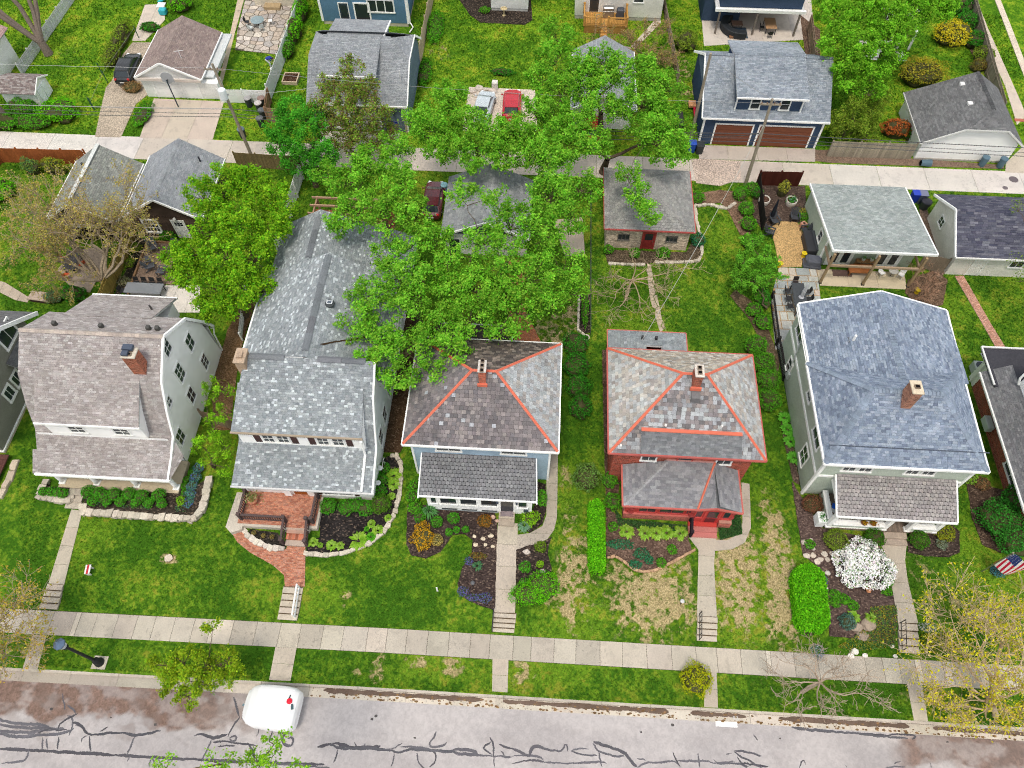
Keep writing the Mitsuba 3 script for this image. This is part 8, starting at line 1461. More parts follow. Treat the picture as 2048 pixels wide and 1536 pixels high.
def car(label, x, y, rz, col, L=4.5, W=1.8, H=1.5, hatch=True, z=GZ + .02):
 k = thing('parked_car', label, 'car'); S = L / 4.5; w = W / 2
 def put(nm, m, bs, sm=35): part(k, nm, m.place(x, y, rz, z), bs, smooth=sm)
 b = XF(); st = [(-2.25, .70, .35, .62), (-2.2, .84, .28, .80), (-1.9, .96, .2, .95), (-1.2, 1, .2, .98), (0, 1, .2, .96), (.8, 1, .2, .95), (1.2, .99, .2, .93), (1.8, .94, .2, .82), (2.12, .84, .25, .72), (2.25, .64, .35, .58)]
 loft(b, [section(s * S, ww * w, a, t * H / 1.5) for s, ww, a, t in st], col); put('body', b, 'gloss', 50)
 t = XF(); rl = -1.75 if hatch else -1.3; cab = [(rl - .18, .80, .86, .96), (rl + .25, .76, .86, 1.38), (-.6, .76, .86, 1.49), (.25, .75, .86, 1.47), (.55, .77, .86, 1.33), (1.25, .84, .8, .93)]
 loft(t, [section(s * S, ww * w, a * H / 1.5, tt * H / 1.5, 6) for s, ww, a, tt in cab], (.02, .024, .03)); put('windows', t, 'glass', 40)
 r = XF(); rr = [(rl + .2, .72, 1.36, 1.42), (-.6, .735, 1.45, 1.525), (.25, .725, 1.43, 1.50), (.5, .70, 1.34, 1.39)]; loft(r, [section(s * S, ww * w, a * H / 1.5, tt * H / 1.5, 5) for s, ww, a, tt in rr], col); put('roof', r, 'gloss', 50)
 for sd in (-1, 1):
  p = XF(); p.beam((.5 * S, sd * .72 * w, 1.36 * H / 1.5), (1.2 * S, sd * .84 * w, .95 * H / 1.5), .07, .05, col); put('pillar', p, 'gloss', False); p = XF(); p.beam((rl * S + .2, sd * .72 * w, 1.36 * H / 1.5), ((rl - .18) * S, sd * .82 * w, .95 * H / 1.5), .10, .06, col); put('pillar', p, 'gloss', False)
  m = XF().obox((.95 * S, sd * (w + .1), 1.0 * H / 1.5), (.12, .2, .14), 0, col, .03); put('mirror', m, 'gloss', False)
  hl = XF().obox((2.05 * S, sd * .62 * w, .68 * H / 1.5), (.34, .3, .12), sd * -.35, (.75, .78, .8), .04); put('headlight', hl, 'flat', False); tl = XF().obox((-2.12 * S, sd * .70 * w, .80 * H / 1.5), (.18, .26, .2), sd * .3, (.45, .02, .02), .04); put('taillight', tl, 'flat', False)
  for xx in (-1.35, 1.38):
   ky = sub(k, 'wheel'); ty = XF(); ty.tube([(xx * S, sd * (w - .2), .32), (xx * S, sd * (w + .01), .32)], .32, (.02, .02, .021), 18); part(ky, 'tyre', ty.place(x, y, rz, z), 'matte'); ri = XF(); ri.tube([(xx * S, sd * (w - .02), .32), (xx * S, sd * (w + .02), .32)], .2, (.5, .5, .52), 12); part(ky, 'rim', ri.place(x, y, rz, z), 'metal')
 pl = XF().obox((-2.25 * S, 0, .55), (.04, .5, .12), 0, (.7, .7, .68)); put('number_plate', pl, 'flat', False)
PI = math.pi
car('black car partly behind the white garage with the brown roof', *(-43.70,66.53), PI / 2 + .06, (.012, .014, .017), 4.7, 1.85, 1.5); car('silver car left of the red car on the concrete pad', *(-6.42,62.63), PI / 2 - .12, (.45, .50, .54), 4.5, 1.8, 1.45, False); car('red car right of the silver car on the concrete pad', *(-3.63,63.02), PI / 2 + .02, (.42, .012, .025), 4.4, 1.85, 1.55)
car('bright red car half hidden under the tall upright maple', *(4.39,60.26), PI / 2, (.50, .012, .012), 4.2, 1.8, 1.5); car('dark maroon car left of the grey roofed garage', *(-9.97,49.51), PI / 2, (.10, .012, .02), 4.5, 1.8, 1.45)
# white rounded camper at the kerb
k = thing('camper_trailer', 'white rounded camper trailer parked at the kerb', 'trailer'); cx, cy = (-14.91,6.48); zz = -.14
b = XF(); W2 = 1.22
ST_ = [(-1.72, .40, .9, 1.25), (-1.6, .66, .7, 1.5), (-1.3, .88, .5, 1.72), (-.9, .99, .4, 1.85), (0, 1.03, .38, 1.92), (.8, 1.03, .38, 1.9), (1.25, .99, .4, 1.82), (1.52, .88, .5, 1.66), (1.62, .74, .7, 1.45)]
loft(b, [section(s, w * W2, a, t, 4.0, 28) for s, w, a, t in ST_], (.72, .725, .73)); part(k, 'body', b.place(cx, cy, -.05, zz), 'gloss', smooth=70)
for sd in (-1, 1):
 ky = sub(k, 'wheel'); m = XF().tube([(.75, sd * 1.08, .3), (.75, sd * 1.27, .3)], .3, (.02, .02, .02), 16); part(ky, 'tyre', m.place(cx, cy, -.05, zz), 'matte'); m = XF().tube([(.75, sd * 1.25, .3), (.75, sd * 1.285, .3)], .16, (.4, .4, .4), 12); part(ky, 'rim', m.place(cx, cy, -.05, zz), 'metal')
m = XF().lathe([(.17, 0), (.17, .06), (.06, .1)], (1.12, .38, 1.84), (.60, .008, .03), 14); part(k, 'red_lamp', m.place(cx, cy, -.05, zz), 'flat'); m = XF().beam((1.1, .72, 1.86), (1.02, .28, 1.88), .06, .06, (.03, .05, .06)); part(k, 'bracket', m.place(cx, cy, -.05, zz), 'flat'); m = XF().obox((1.34, .1, 1.79), (.14, .3, .05), .35, (.05, .09, .10)); part(k, 'vent', m.place(cx, cy, -.05, zz), 'flat')
m = XF().tube([(.95, -1.02, 1.66), (.98, -1.18, 1.42)], .03, (.03, .03, .035), 6); part(k, 'door_handle', m.place(cx, cy, -.05, zz), 'flat'); m = XF().tube([(-1.6, 0, .5), (-2.0, .05, .45)], .05, (.06, .07, .08), 8).obox((-1.98, .05, .5), (.2, .12, .1), 0, (.1, .2, .25)); part(k, 'hitch', m.place(cx, cy, -.05, zz), 'flat')
m = XF().obox((0, 0, .42), (2.6, 1.9, .1), 0, (.03, .03, .03)); part(k, 'chassis', m.place(cx, cy, -.05, zz), 'flat')
# street lamp
k = thing('street_lamp', 'black post top street lamp on the grass strip', 'street lamp'); lx, ly = (-26.82,8.62); BK = (.013, .014, .016)
part(k, 'base', MB().lathe([(.30, 0), (.30, .15), (.24, .3), (.22, .6), (.15, .75), (.13, .8)], (lx, ly, 0), BK, 14), 'flat', smooth=30); part(k, 'post', MB().tube([(lx, ly, .7), (lx, ly, 4.3)], [.105, .08], BK, 12), 'flat', smooth=40); part(k, 'collar', MB().lathe([(.1, 0), (.17, .05), (.13, .2), (.2, .3)], (lx, ly, 4.25), BK, 12), 'flat'); part(k, 'ladder_arm', MB().tube([(lx - .3, ly, 4.0), (lx + .3, ly, 4.0)], .022, BK, 6), 'flat'); part(k, 'lantern', MB().lathe([(.19, 0), (.30, .5)], (lx, ly, 4.55), (.45, .5, .56), 8), 'gloss'); part(k, 'cap', MB().lathe([(.36, 0), (.34, .06), (.14, .25), (.03, .38)], (lx, ly, 5.05), (.16, .22, .32), 8), 'metal'); part(k, 'footing', MB().box((lx - .45, ly - .4, -.1), (lx + .45, ly + .4, .03), (.5, .46, .38)), 'concrete')
# basketball hoop
k = thing('basketball_hoop', 'basketball hoop on a dark post in front of the white garage', 'basketball hoop'); hx, hy = (-37.16,61.47); part(k, 'post', MB().tube([(hx, hy, .6), (hx, hy, 3.7)], .06, (.02, .035, .05), 8), 'flat'); part(k, 'backboard', MB().tube([(hx, hy + .25, 3.75), (hx, hy + .29, 3.75)], [.62, .62], (.34, .35, .37), 20).obox((hx, hy + .27, 3.5), (1.2, .05, .4), 0, (.34, .35, .37)), 'flat'); part(k, 'arm', MB().beam((hx, hy, 3.5), (hx, hy + .25, 3.6), .06, .06, BK), 'flat'); a = np.arange(0, 6.6, .35); part(k, 'rim', MB().tube(np.c_[hx + .23 * np.cos(a), hy + .55 + .23 * np.sin(a), a * 0 + 3.4], .02, (.12, .1, .1), 5), 'flat'); m = MB(); [m.tube([(hx + .23 * math.cos(t), hy + .55 + .23 * math.sin(t), 3.4), (hx + .12 * math.cos(t + .5), hy + .55 + .12 * math.sin(t + .5), 2.95)], .012, (.7, .7, .7), 4) for t in a[::2]]; part(k, 'net', m, 'flat', kind='stuff')
def bin_(label, x, y, r, h, col, lid, square=False, tip=False):
 k = thing('rubbish_bin', label, 'bin'); b, l = XF(), XF()
 if square: loft(b, [section(0, r * .82, -r * .82, r * .82, 8)[:, [2, 1, 0]] + [0, 0, 0], section(0, r, -r, r, 8)[:, [2, 1, 0]] + [0, 0, h]], col); l.obox((0, 0, h + .04), (2.1 * r, 2.15 * r, .08), 0, lid, .03); [part(k, 'wheel', XF().tube([(s * r * .8 - .05, r * .85, .1), (s * r * .8 + .05, r * .85, .1)], .1, (.02, .02, .02), 10).place(x, y, 0, GZ), 'flat') for s in (-1, 1)]
 else: b.lathe([(r * .8, 0), (r, h * .95), (r * 1.05, h)], (0, 0, 0), col, 16); l.lathe([(r * 1.06, 0), (r * 1.0, .05), (r * .5, .12), (.02, .14)], (0, 0, h), lid, 16)
 if tip:
  for m in (b, l): m.v = [v[:, [2, 1, 0]] + [0, 0, r] for v in m.v]
 part(k, 'tub', b.place(x, y, 0, GZ), 'flat', smooth=35);
 if not tip: part(k, 'lid', l.place(x, y, 0, GZ), 'flat', smooth=35)
 else: part(k, 'inside', XF().tube([(-.004, 0, r), (-.001, 0, r)], r * .78, (.01, .012, .014), 14).place(x, y, 0, GZ), 'matte')
DK = (.035, .037, .04)
for lab, p, lid in (('round bin with brown lid, first from the back of the row', (-28.66,62.11), (.22, .15, .13)), ('round bin with pale lid, second from the back of the row', (-28.78,61.34), (.45, .42, .4)), ('round dark grey bin, third from the back of the row', (-28.18,60.31), (.09, .1, .11)), ('round dark grey bin, nearest the alley in the row', (-28.10,59.12), (.11, .115, .12)), ('low grey lidded bin against the white vinyl fence', (-30.01,62.03), (.3, .29, .29)), ('dark bin at the foot of the transformer pole', (-29.53,57.43), (.1, .14, .16))): bin_(lab, *p, .36, .95, DK, lid)
SL = (.075, .13, .17)
bin_('left slate blue bin in front of the corner garage', *(41.16,57.51), .34, 1.0, SL, (.09, .15, .2)); bin_('right slate blue bin in front of the corner garage', *(42.80,57.40), .34, 1.0, SL, (.09, .15, .2)); bin_('slate blue bin lying on its side by the alley', *(35.30,57.17), .34, .95, SL, SL, tip=True)
bin_('royal blue bin beside the blue grey garage', *(-14.70,59.45), .36, 1.1, (.012, .02, .28), (.012, .03, .34), True); bin_('royal blue recycling bin left of the brown carriage doors', *(13.89,57.94), .34, 1.0, (.015, .06, .33), (.02, .07, .38), True); bin_('black bin left of the brown carriage doors', *(14.59,57.77), .36, 1.0, DK, DK, True); bin_('royal blue bin between the green and the cream garage', *(33.60,52.40), .34, 1.0, (.012, .03, .33), (.02, .05, .42), True); bin_('grey blue bin between the green and the cream garage', *(34.22,52.37), .36, 1.0, (.06, .07, .12), (.16, .17, .26), True); bin_('open black bin between the green and the cream garage', *(34.40,51.56), .45, .8, DK, (.02, .02, .03))
bin_('pale blue lidded bin beside the dark maroon car', *(-9.13,51.02), .32, .95, (.2, .4, .5), (.3, .55, .62))
k = thing('storage_box', 'long black storage box in the gap left of the navy garage', 'box'); emit(k + '__chest', MB().box((*(12.47,60.73), .6), (*(13.27,62.70), 1.4), (.02, .02, .02), bev=.04), 'flat');
k = thing('wheelbarrow', 'red wheelbarrow with a wooden tray beside the navy garage', 'wheelbarrow'); wx, wy = (14.44,63.83); part(k, 'tray', MB().obox((wx, wy + .5, 1.05), (.9, .9, .3), 0, (.5, .25, .12), .06), 'flat'); part(k, 'frame', MB().beam((wx + .1, wy + .1, 1.0), (wx + .15, wy - 1.3, .7), .2, .12, (.5, .01, .05)), 'flat'); part(k, 'wheel', MB().tube([(wx - .05, wy + .9, .8), (wx + .05, wy + .9, .8)], .2, (.5, .02, .05), 12), 'flat')
# flag
k = thing('flag', 'striped red and white national flag hanging beside the right edge', 'flag'); fx, fy = (30.55,17.66); tp = 4.3
part(k, 'pole', MB().tube([(fx, fy, .6), (fx, fy, tp)], .045, (.42, .40, .36), 8), 'metal'); part(k, 'finial', MB().lathe([(.02, 0), (.07, .06), (.02, .13)], (fx, fy, tp), (.5, .45, .3), 8), 'metal')
def fl(s, t): return np.array([fx + .06 + 1.15 * s, fy - .05 + .16 * math.sin(5.5 * s + 2 * t) - .55 * s, tp - .12 - t * 2.25 - .35 * s])
for i in range(13):
 m = MB(); s0, s1 = i / 13, (i + 1) / 13; t0 = .42 if i < 7 else 0
 for j in range(12):
  ta, tb = t0 + (1 - t0) * j / 12, t0 + (1 - t0) * (j + 1) / 12; m.quad(fl(s0, ta), fl(s1, ta), fl(s1, tb), fl(s0, tb), (.52, .015, .05) if i % 2 == 0 else (.78, .77, .76))
 part(k, 'stripe', m, 'flat')
m = MB()
for i in range(7):
 for j in range(6): m.quad(fl(i / 13, .42 * j / 6), fl((i + 1) / 13, .42 * j / 6), fl((i + 1) / 13, .42 * (j + 1) / 6), fl(i / 13, .42 * (j + 1) / 6), (.025, .04, .17))
part(k, 'canton', m, 'flat'); m = MB()
for i in range(5):
 for j in range(6):
  c = fl((i + .75) * 7 / 13 / 5.5, .42 * (j + .5) / 6); n = 10; q = [c + np.array([(.045 if a % 2 == 0 else .018) * math.cos(a * PI / 5), -.012, (.045 if a % 2 == 0 else .018) * math.sin(a * PI / 5)]) for a in range(n)]; q2 = [p + np.array([0, .024, 0]) for p in q]
  for o in (q, q2): m.add([c + (np.array([0, -.012, 0]) if o is q else np.array([0, .012, 0])), *o], [[0, a + 1, (a + 1) % n + 1] for a in range(n)], (.8, .8, .8))
part(k, 'star', m, 'flat', kind='stuff')
# rails at the street steps
def handrail(label, p, q, col, n=6, hgt=.85, r=.02):
 k = thing('handrail', label, 'handrail'); p, q = np.array(p, float), np.array(q, float); part(k, 'top_rail', MB().tube([p + [0, 0, hgt], q + [0, 0, hgt]], r * 1.3, col, 6), 'flat'); part(k, 'lower_rail', MB().tube([p + [0, 0, .2], q + [0, 0, .2]], r, col, 6), 'flat')
 for i in range(n + 1): c = p + (q - p) * i / n; part(k, 'post' if i in (0, n) else 'baluster', MB().tube([c + [0, 0, -.02 if i in (0, n) else .2], c + [0, 0, hgt]], r * (1.4 if i in (0, n) else .7), col, 5), 'flat')
handrail('white balustrade on the concrete steps below the brick walk', (-14.95, 12.1, .1), (-14.9, 13.9, .6), (.8, .8, .8), 7, .85, .045); handrail('thin dark handrail on the steps of the blue house walk', (-1.98, 11.95, .05), (-1.95, 13.1, .6), BK, 1); handrail('black iron handrail on the steps of the red brick house walk', (11.4, 12.2, .1), (11.42, 13.7, .6), BK, 6); handrail('black iron handrail on the steps of the pale green house walk', (24.28, 12.25, .1), (24.35, 13.9, .6), BK, 6)
# garden bits
k = thing('bench', 'small red and white garden bench on the front lawn', 'bench'); bx_, by_ = (-29.16,14.22)
for i, c in enumerate(((.72, .7, .68), (.5, .02, .035), (.72, .7, .68))): part(k, 'slat', MB().obox((bx_ + .12 * i - .12, by_ + .02 * i, 1.0), (.1, .62, .05), .25 - .1, c), 'flat')
for s in (-.22, .22): part(k, 'leg', MB().box((bx_ - .15, by_ + s - .04, .55), (bx_ + .15, by_ + s + .04, .98), (.6, .58, .55)), 'flat')
k = thing('tree_stump', 'pale tree stump in the front lawn of the white house', 'stump'); p = (-24.16,15.41); m = MB(); a = np.arange(0, 6.28, .4); rr_ = .24 * (1 + .25 * RO.random(len(a))); m.prism(np.c_[p[0] + rr_ * np.cos(a), p[1] + rr_ * np.sin(a)], .5, .72, (.55, .47, .38), side=(.2, .15, .1)); emit(k, m, 'stone_cover')
k = thing('sign_post', 'thin white marker post on the lawn of the blue house', 'post'); p = (-5.76,14.25); emit(k, MB().box((p[0] - .05, p[1] - .03, .5), (p[0] + .05, p[1] + .03, 1.35), (.78, .78, .78), bev=.01), 'flat')
for lab, px in (('black path lantern in the brown mulch bed', (-3.44,14.72)), ('path light in the patchy lawn of the red brick house', (10.24,14.31))):
 k = thing('garden_light', lab, 'garden light'); part(k, 'stake', MB().tube([(*px, .55), (*px, 1.15)], .03, BK, 6), 'flat'); part(k, 'lamp_head', MB().lathe([(.07, 0), (.14, .12), (.14, .2), (.03, .3)], (*px, 1.12), (.12, .12, .13) if 'black' in lab else (.6, .6, .6), 8), 'flat')
k = thing('flower_pot', 'terracotta pot lying beside the white blossom', 'pot'); p = (22.62,15.72); m = XF().lathe([(.12, 0), (.24, .4), (.27, .42), (.27, .5)], (0, 0, 0), (.46, .20, .10), 14); m.v = [v @ np.array([[1, 0, 0], [0, .45, -.89], [0, .89, .45]]) for v in m.v]; part(k, 'body', m.place(*p, .2, .85), 'flat', smooth=30); m = XF().tube([(0, 0, .46), (0, 0, .47)], .2, (.06, .025, .015), 14); m.v = [v @ np.array([[1, 0, 0], [0, .45, -.89], [0, .89, .45]]) for v in m.v]; part(k, 'opening', m.place(*p, .2, .86), 'matte')
def rocks(label, pts, col, rmin=.13, rmax=.24, name='garden_rock', h=.6):
 for i, p in enumerate(pts):
  k = thing(name, label.replace('#', ordn(i % 10)), 'rock', label.replace('# ', '')); r = RO.uniform(rmin, rmax); emit(k, MB().blob((p[0], p[1], float(zg(*p)) + r * h * .4), (r, r * RO.uniform(.7, 1), r * h), jit(col, RO, .12), 1, .35, RO, 1.4), 'stone_cover')
rocks('# pale rock from the top in the brown bed of the blue house', ((-3.63,18.15), (-3.03,18.00), (-2.50,18.25), (-3.51,17.55), (-2.83,17.59), (-2.34,17.51)), (.62, .53, .40)); rocks('# rock left of the porch steps of the blue house', ((-2.46,19.61), (-2.16,19.36)), (.55, .38, .30)); rocks('# pale rock from the top in the bed right of the front walk', ((-0.01,17.25), (1.13,15.93)), (.55, .48, .43)); rocks('# flat rock from the left on the way to the white blossom', ((18.98,18.07), (19.43,18.13), (19.86,17.87), (20.36,17.90), (20.92,18.04), (19.63,17.69), (20.22,18.28), (20.77,18.35)), (.58, .50, .43), .2, .36, h=.3)
rocks('# small paving stone from the top beside the broad hedge', ((20.21,16.96), (19.98,16.57), (19.88,15.93)), (.55, .52, .47), .18, .22, h=.25); rocks('# brown boulder from the left in the rock garden', ((21.57,13.52), (22.33,13.66), (21.96,13.07)), (.36, .29, .23), .4, .55, h=.4); rocks('# white rock from the left along the pavement', ((21.37,12.06), (21.96,11.88), (23.90,11.93), (23.82,12.56), (21.07,11.79)), (.72, .68, .62), .14, .28); rocks('# rock from the top left of the pale green porch', ((19.17,18.68), (19.53,18.59), (18.92,19.02), (19.46,19.27)), (.52, .45, .40), .12, .2)
def stone_edge(key, pts, step, w, h, col, z=None, name='edging_stone', bs='stone_cover', tall=0):
 p = np.array(pts, float); L = np.r_[0, np.cumsum(np.linalg.norm(np.diff(p, axis=0), axis=1))]; s = 0
 while s < L[-1] - step * .4:
  l = step * RO.uniform(.75, 1.25); c = np.array([np.interp(s + l / 2, L, p[:, i]) for i in (0, 1)]); d = np.array([np.interp(s + l, L, p[:, i]) - np.interp(s, L, p[:, i]) for i in (0, 1)]); ww = w * RO.uniform(.8, 1.2); zz = (float(zg(*c)) if z is None else z); ring = np.array([(-.49 * l, -.5 * ww), (.2 * l * RO.uniform(-1, 1), -.5 * ww - .12 * ww * RO.random()), (.49 * l, -.5 * ww), (.49 * l, .5 * ww), (-.49 * l, .5 * ww)]) + RO.normal(size=(5, 2)) * [.05 * l, .09 * ww]; t = math.atan2(d[1], d[0]); ring = ring @ np.array([[math.cos(t), math.sin(t)], [-math.sin(t), math.cos(t)]]) + c
  part(key, name, one(poly_tiles([Polygon(ring).convex_hull], zz + h * .75, h * .28, [col], RO, .14)[0]) if not tall else join_tiles(poly_tiles([Polygon(ring).convex_hull], zz, h, [col], RO, .14)), bs); s += l
STN = (.52, .465, .385)
k = structure('stone_planter', 'raised planter of stacked pale stones in front of the column porch')
PW = [[(-31.20,18.89), (-31.09,18.30), (-28.70,18.25), (-25.86,18.19), (-23.20,18.23), (-22.80,18.85), (-22.83,19.98), (-22.92,21.32)], [(-34.50,20.54), (-34.59,19.30), (-33.66,19.12), (-32.27,19.05), (-32.32,19.66)]]
for pw in PW:
 for lv in range(2): stone_edge(k, pw, .55, .36, .17, np.array(STN) * .85, z=GZ - .02 + .16 * lv, name='wall_stone', tall=1)
 stone_edge(k, pw, .42, .46, .08, STN, z=GZ + .3, name='coping_stone', tall=1)
part(k, 'soil', MB().prism([*PW[0], (-24.5, 20.0), (-31.3, 20.0)], .5, GZ + .33, (.05, .038, .03)), 'mulch_cover'); part(k, 'soil', MB().prism([*PW[1], (-32.6, 20.0), (-34.2, 20.0)], .5, GZ + .33, (.05, .038, .03)), 'mulch_cover')
k = structure('stone_edging', 'curved edge of pale stones round the black mulch bed'); stone_edge(k, [(-15.11,16.31), (-13.65,16.22), (-12.33,16.47), (-10.99,17.08), (-9.90,18.11), (-9.34,19.55), (-9.23,21.11), (-9.36,23.06), (-9.82,24.00), (-10.39,23.93)], .36, .3, .14, STN, z=GZ, tall=1)
k = structure('stone_edging', 'pale stone edge below the brick porch'); stone_edge(k, [(-19.77,17.84), (-19.14,17.29), (-18.45,16.86), (-17.50,16.53), (-16.46,16.52)], .42, .34, .14, (.56, .51, .44), z=GZ, tall=1)
k = structure('brick_edging', 'tan brick edge round the leafy bed of the red brick house'); stone_edge(k, [(5.46,17.15), (6.00,17.29), (6.67,16.91), (7.17,16.48), (7.83,16.32), (8.67,16.47), (9.53,16.93), (10.40,17.43), (11.31,17.98)], .3, .16, .12, (.45, .29, .18), z=GZ, tall=1)
k = structure('stone_edging', 'small stones edging the beds of the cream brick garage'); stone_edge(k, [(5.79,43.31), (8.10,43.28), (9.05,43.33)], .34, .24, .12, STN, z=GZ, tall=1); stone_edge(k, [(9.83,43.66), (12.41,43.81), (13.59,44.05), (13.95,44.87), (13.94,47.09), (13.72,48.88), (13.75,50.62), (15.12,50.83), (16.67,50.42), (17.32,51.08)], .4, .26, .13, STN, z=GZ, tall=1); stone_edge(k, [(3.33,39.72), (3.31,37.62), (3.29,36.10), (3.77,35.63)], .25, .18, .12, STN, z=GZ, tall=1)
k = structure('timber_edging', 'timber frame round the brown gravel patio')
for a, b in (((-34.55,43.46), (-32.13,43.43)), ((-34.55,43.46), (-34.43,38.51)), ((-34.43,38.51), (-34.36,37.54))): part(k, 'sleeper', MB().beam((*a, .68), (*b, .68), .16, .18, (.33, .20, .11)), 'matte')
structure('stone_edging', 'low stone kerb at the left edge deck'); stone_edge('stone_edging_003', [(-37.44,22.04), (-37.30,20.46), (-37.37,18.91)], .7, .4, .2, (.5, .42, .33), z=GZ, tall=1)
# painted kerb number
m = MB().box((*(12.11,7.45), -.135), (*(13.42,7.15), -.118), (.80, .80, .79)); k = part('street', 'painted_number_block', m, 'flat'); v, f = letters('93', .22, (13.35, 7.56, -.116), (1, 0, 0), (0, 1, 0), False, .004); part('street', 'painted_number', MB().add(v, f, (.52, .54, .56)), 'flat')
m = MB()
for a, b in ((-12.3, -2.2), (-1.0, 9.3), (10.6, 14.0), (16.0, 24.0), (25.4, 33)): ribbon(m, [(a, 7.82), ((a + b) / 2, 7.82), (b, 7.82)], .27, -.117, (.145, .10, .078), RO)
part('street', 'gutter_silt', m, 'matte', kind='stuff')
m = MB(); n = 420; px = RO.uniform(-13, 33, n); py = 7.45 + RO.random(n) ** 2 * .45
for i in range(n): r = .02 + .06 * RO.random() ** 2; m.face([(px[i] + r * math.cos(t) * 1.6, py[i] + r * math.sin(t), -.1145) for t in np.arange(0, 6.2, 1.25) + RO.random()], jit((.20, .12, .06), RO, .4))
part('street', 'gutter_litter', m, 'matte', kind='stuff')
# garden chairs, tables
def chair(label, x, y, rz, col, adir=True, name='garden_chair', group=None):
 k = thing(name, label, 'chair', group); z = GZ + .03
 def put(nm, m, bs='flat'): part(k, nm, m.place(x, y, rz, z), bs)
 if adir:
  for i in range(5): a = (i - 2) * .13; put('back_slat', XF().beam((a * .8, .28, .34), (a * 1.25, .62, 1.0 - .035 * (i - 2) ** 2), .115, .025, jit(col, RO, .1)))
  for i in range(4): put('seat_slat', XF().beam((-.28, -.3 + .15 * i, .42 - .03 * i), (.28, -.3 + .15 * i, .42 - .03 * i), .13, .03, jit(col, RO, .1)))
  for s in (-1, 1): put('arm', XF().obox((s * .36, .02, .58), (.13, .75, .03), 0, col)); put('leg', XF().beam((s * .33, -.32, 0), (s * .33, -.32, .57), .05, .09, col)); put('leg', XF().beam((s * .3, .5, 0), (s * .3, -.1, .4), .04, .1, col))
 else:
  put('seat', XF().obox((0, 0, .45), (.46, .44, .04), 0, col, .01)); put('back', XF().beam((0, .22, .5), (0, .3, .9), .44, .03, col))
  for sx in (-1, 1):
   for sy in (-1, 1): put('leg', XF().tube([(sx * .2, sy * .19, 0), (sx * .19, sy * .18, .45)], .018, col, 5))
 return k
GR = (.115, .12, .135)
chair('grey adirondack chair at the top left of the gravel patio', *(-33.69,42.58), .6, GR); chair('grey adirondack chair at the top right of the gravel patio', *(-31.81,42.52), -.1, GR); chair('grey adirondack chair facing right in the middle of the gravel patio', *(-33.24,40.45), 2.0, GR); chair('grey adirondack chair under the tree edge of the gravel patio', *(-32.09,39.96), -1.6, GR)
k = thing('side_table', 'small dark side table among the grey chairs', 'table'); p = (-33.70,41.21); part(k, 'top', MB().obox((*p, 1.1), (.5, .5, .04), .4, GR), 'flat'); [part(k, 'leg', MB().obox((p[0] + a, p[1] + b, .84), (.06, .06, .5), .4, (.03, .03, .035)), 'flat') for a in (-.17, .17) for b in (-.17, .17)]
def table(label, x, y, w, d, rz, col, h=.75, leg=(.04, .04, .045)):
 k = thing('garden_table', label, 'table'); part(k, 'top', XF().obox((0, 0, h), (w, d, .05), 0, col, .015).place(x, y, rz, GZ + .03), 'flat'); [part(k, 'leg', XF().obox((sx * (w / 2 - .1), sy * (d / 2 - .1), h / 2), (.07, .07, h), 0, leg).place(x, y, rz, GZ + .03), 'flat') for sx in (-1, 1) for sy in (-1, 1)]
tx, ty = (-32.77,37.74); table('long grey table on the pale terrace behind the white house', tx, ty, 3.1, 1.1, 0, (.20, .215, .235))
for i in range(4): chair(ordn(i) + ' black chair from the left along the long grey table', tx - 1.05 + .68 * i, ty + .75, 0, (.02, .02, .022), False, group='black chairs along the long grey table')
chair('black chair at the left end of the long grey table', tx - 1.85, ty - .1, 1.57, (.02, .02, .022), False)
for lab, p, rz in (('black adirondack chair at the back of the tan gravel patio', (22.45,49.39), -.05), ('black adirondack chair facing left by the green garage wall', (23.21,47.86), -1.35), ('black adirondack chair at the back left of the tan gravel patio', (20.61,48.85), .3), ('black adirondack chair at the left edge of the tan gravel patio', (20.04,47.44), 1.2)): chair(lab, *p, rz, (.042, .044, .052))
k = thing('garden_umbrella', 'folded black umbrella standing behind the tan gravel patio', 'umbrella'); p = (20.39,49.27); part(k, 'canopy', MB().lathe([(.2, 0), (.17, .6), (.09, 1.5), (.03, 1.9)], (*p, 1.2), (.02, .022, .03), 10), 'matte'); part(k, 'pole', MB().tube([(*p, .6), (*p, 3.2)], .025, BK, 6), 'flat')
k = thing('fire_box', 'small terracotta cube pot beside the green garage', 'pot'); p = (23.14,48.58); part(k, 'body', MB().obox((*p, .85), (.5, .5, .45), .6, (.42, .22, .16), .02), 'flat'); part(k, 'hole', MB().tube([(*p, 1.076), (*p, 1.08)], .12, (.05, .03, .02), 10), 'matte')
k = thing('garden_sofa', 'black covered sofa against the green garage wall', 'sofa'); p = (23.31,46.22); part(k, 'cover', MB().obox((p[0], p[1], 1.0), (1.0, 2.3, .8), .03, (.032, .033, .04), .08), 'flat'); part(k, 'back', MB().obox((p[0] + .35, p[1], 1.3), (.3, 2.3, .5), .03, (.05, .052, .06), .06), 'flat')
k = thing('covered_grill', 'grey covered grill beside the yellow stool', 'grill'); p = (23.22,44.15); part(k, 'cover', MB().obox((p[0], p[1], 1.1), (1.35, .9, .95), -.1, (.085, .09, .115), .2), 'flat'); part(k, 'skirt', MB().obox((p[0], p[1], .75), (1.5, 1.0, .3), -.1, (.075, .08, .1), .05), 'flat')
for lab, p in (('yellow stool beside the covered grill', (22.67,45.08)), ('yellow stool at the lower left of the tan gravel patio', (20.45,43.82)), ('yellow stool beside the bare brush', (31.54,41.56))):
 k = thing('stool', lab, 'stool'); part(k, 'seat', MB().lathe([(.22, 0), (.24, .03), (.24, .06), (.1, .075)], (*p, 1.0), (.62, .46, .01), 14), 'flat'); part(k, 'drum', MB().lathe([(.19, 0), (.15, .2), (.19, .4)], (*p, .6), (.55, .38, .01), 12), 'flat')
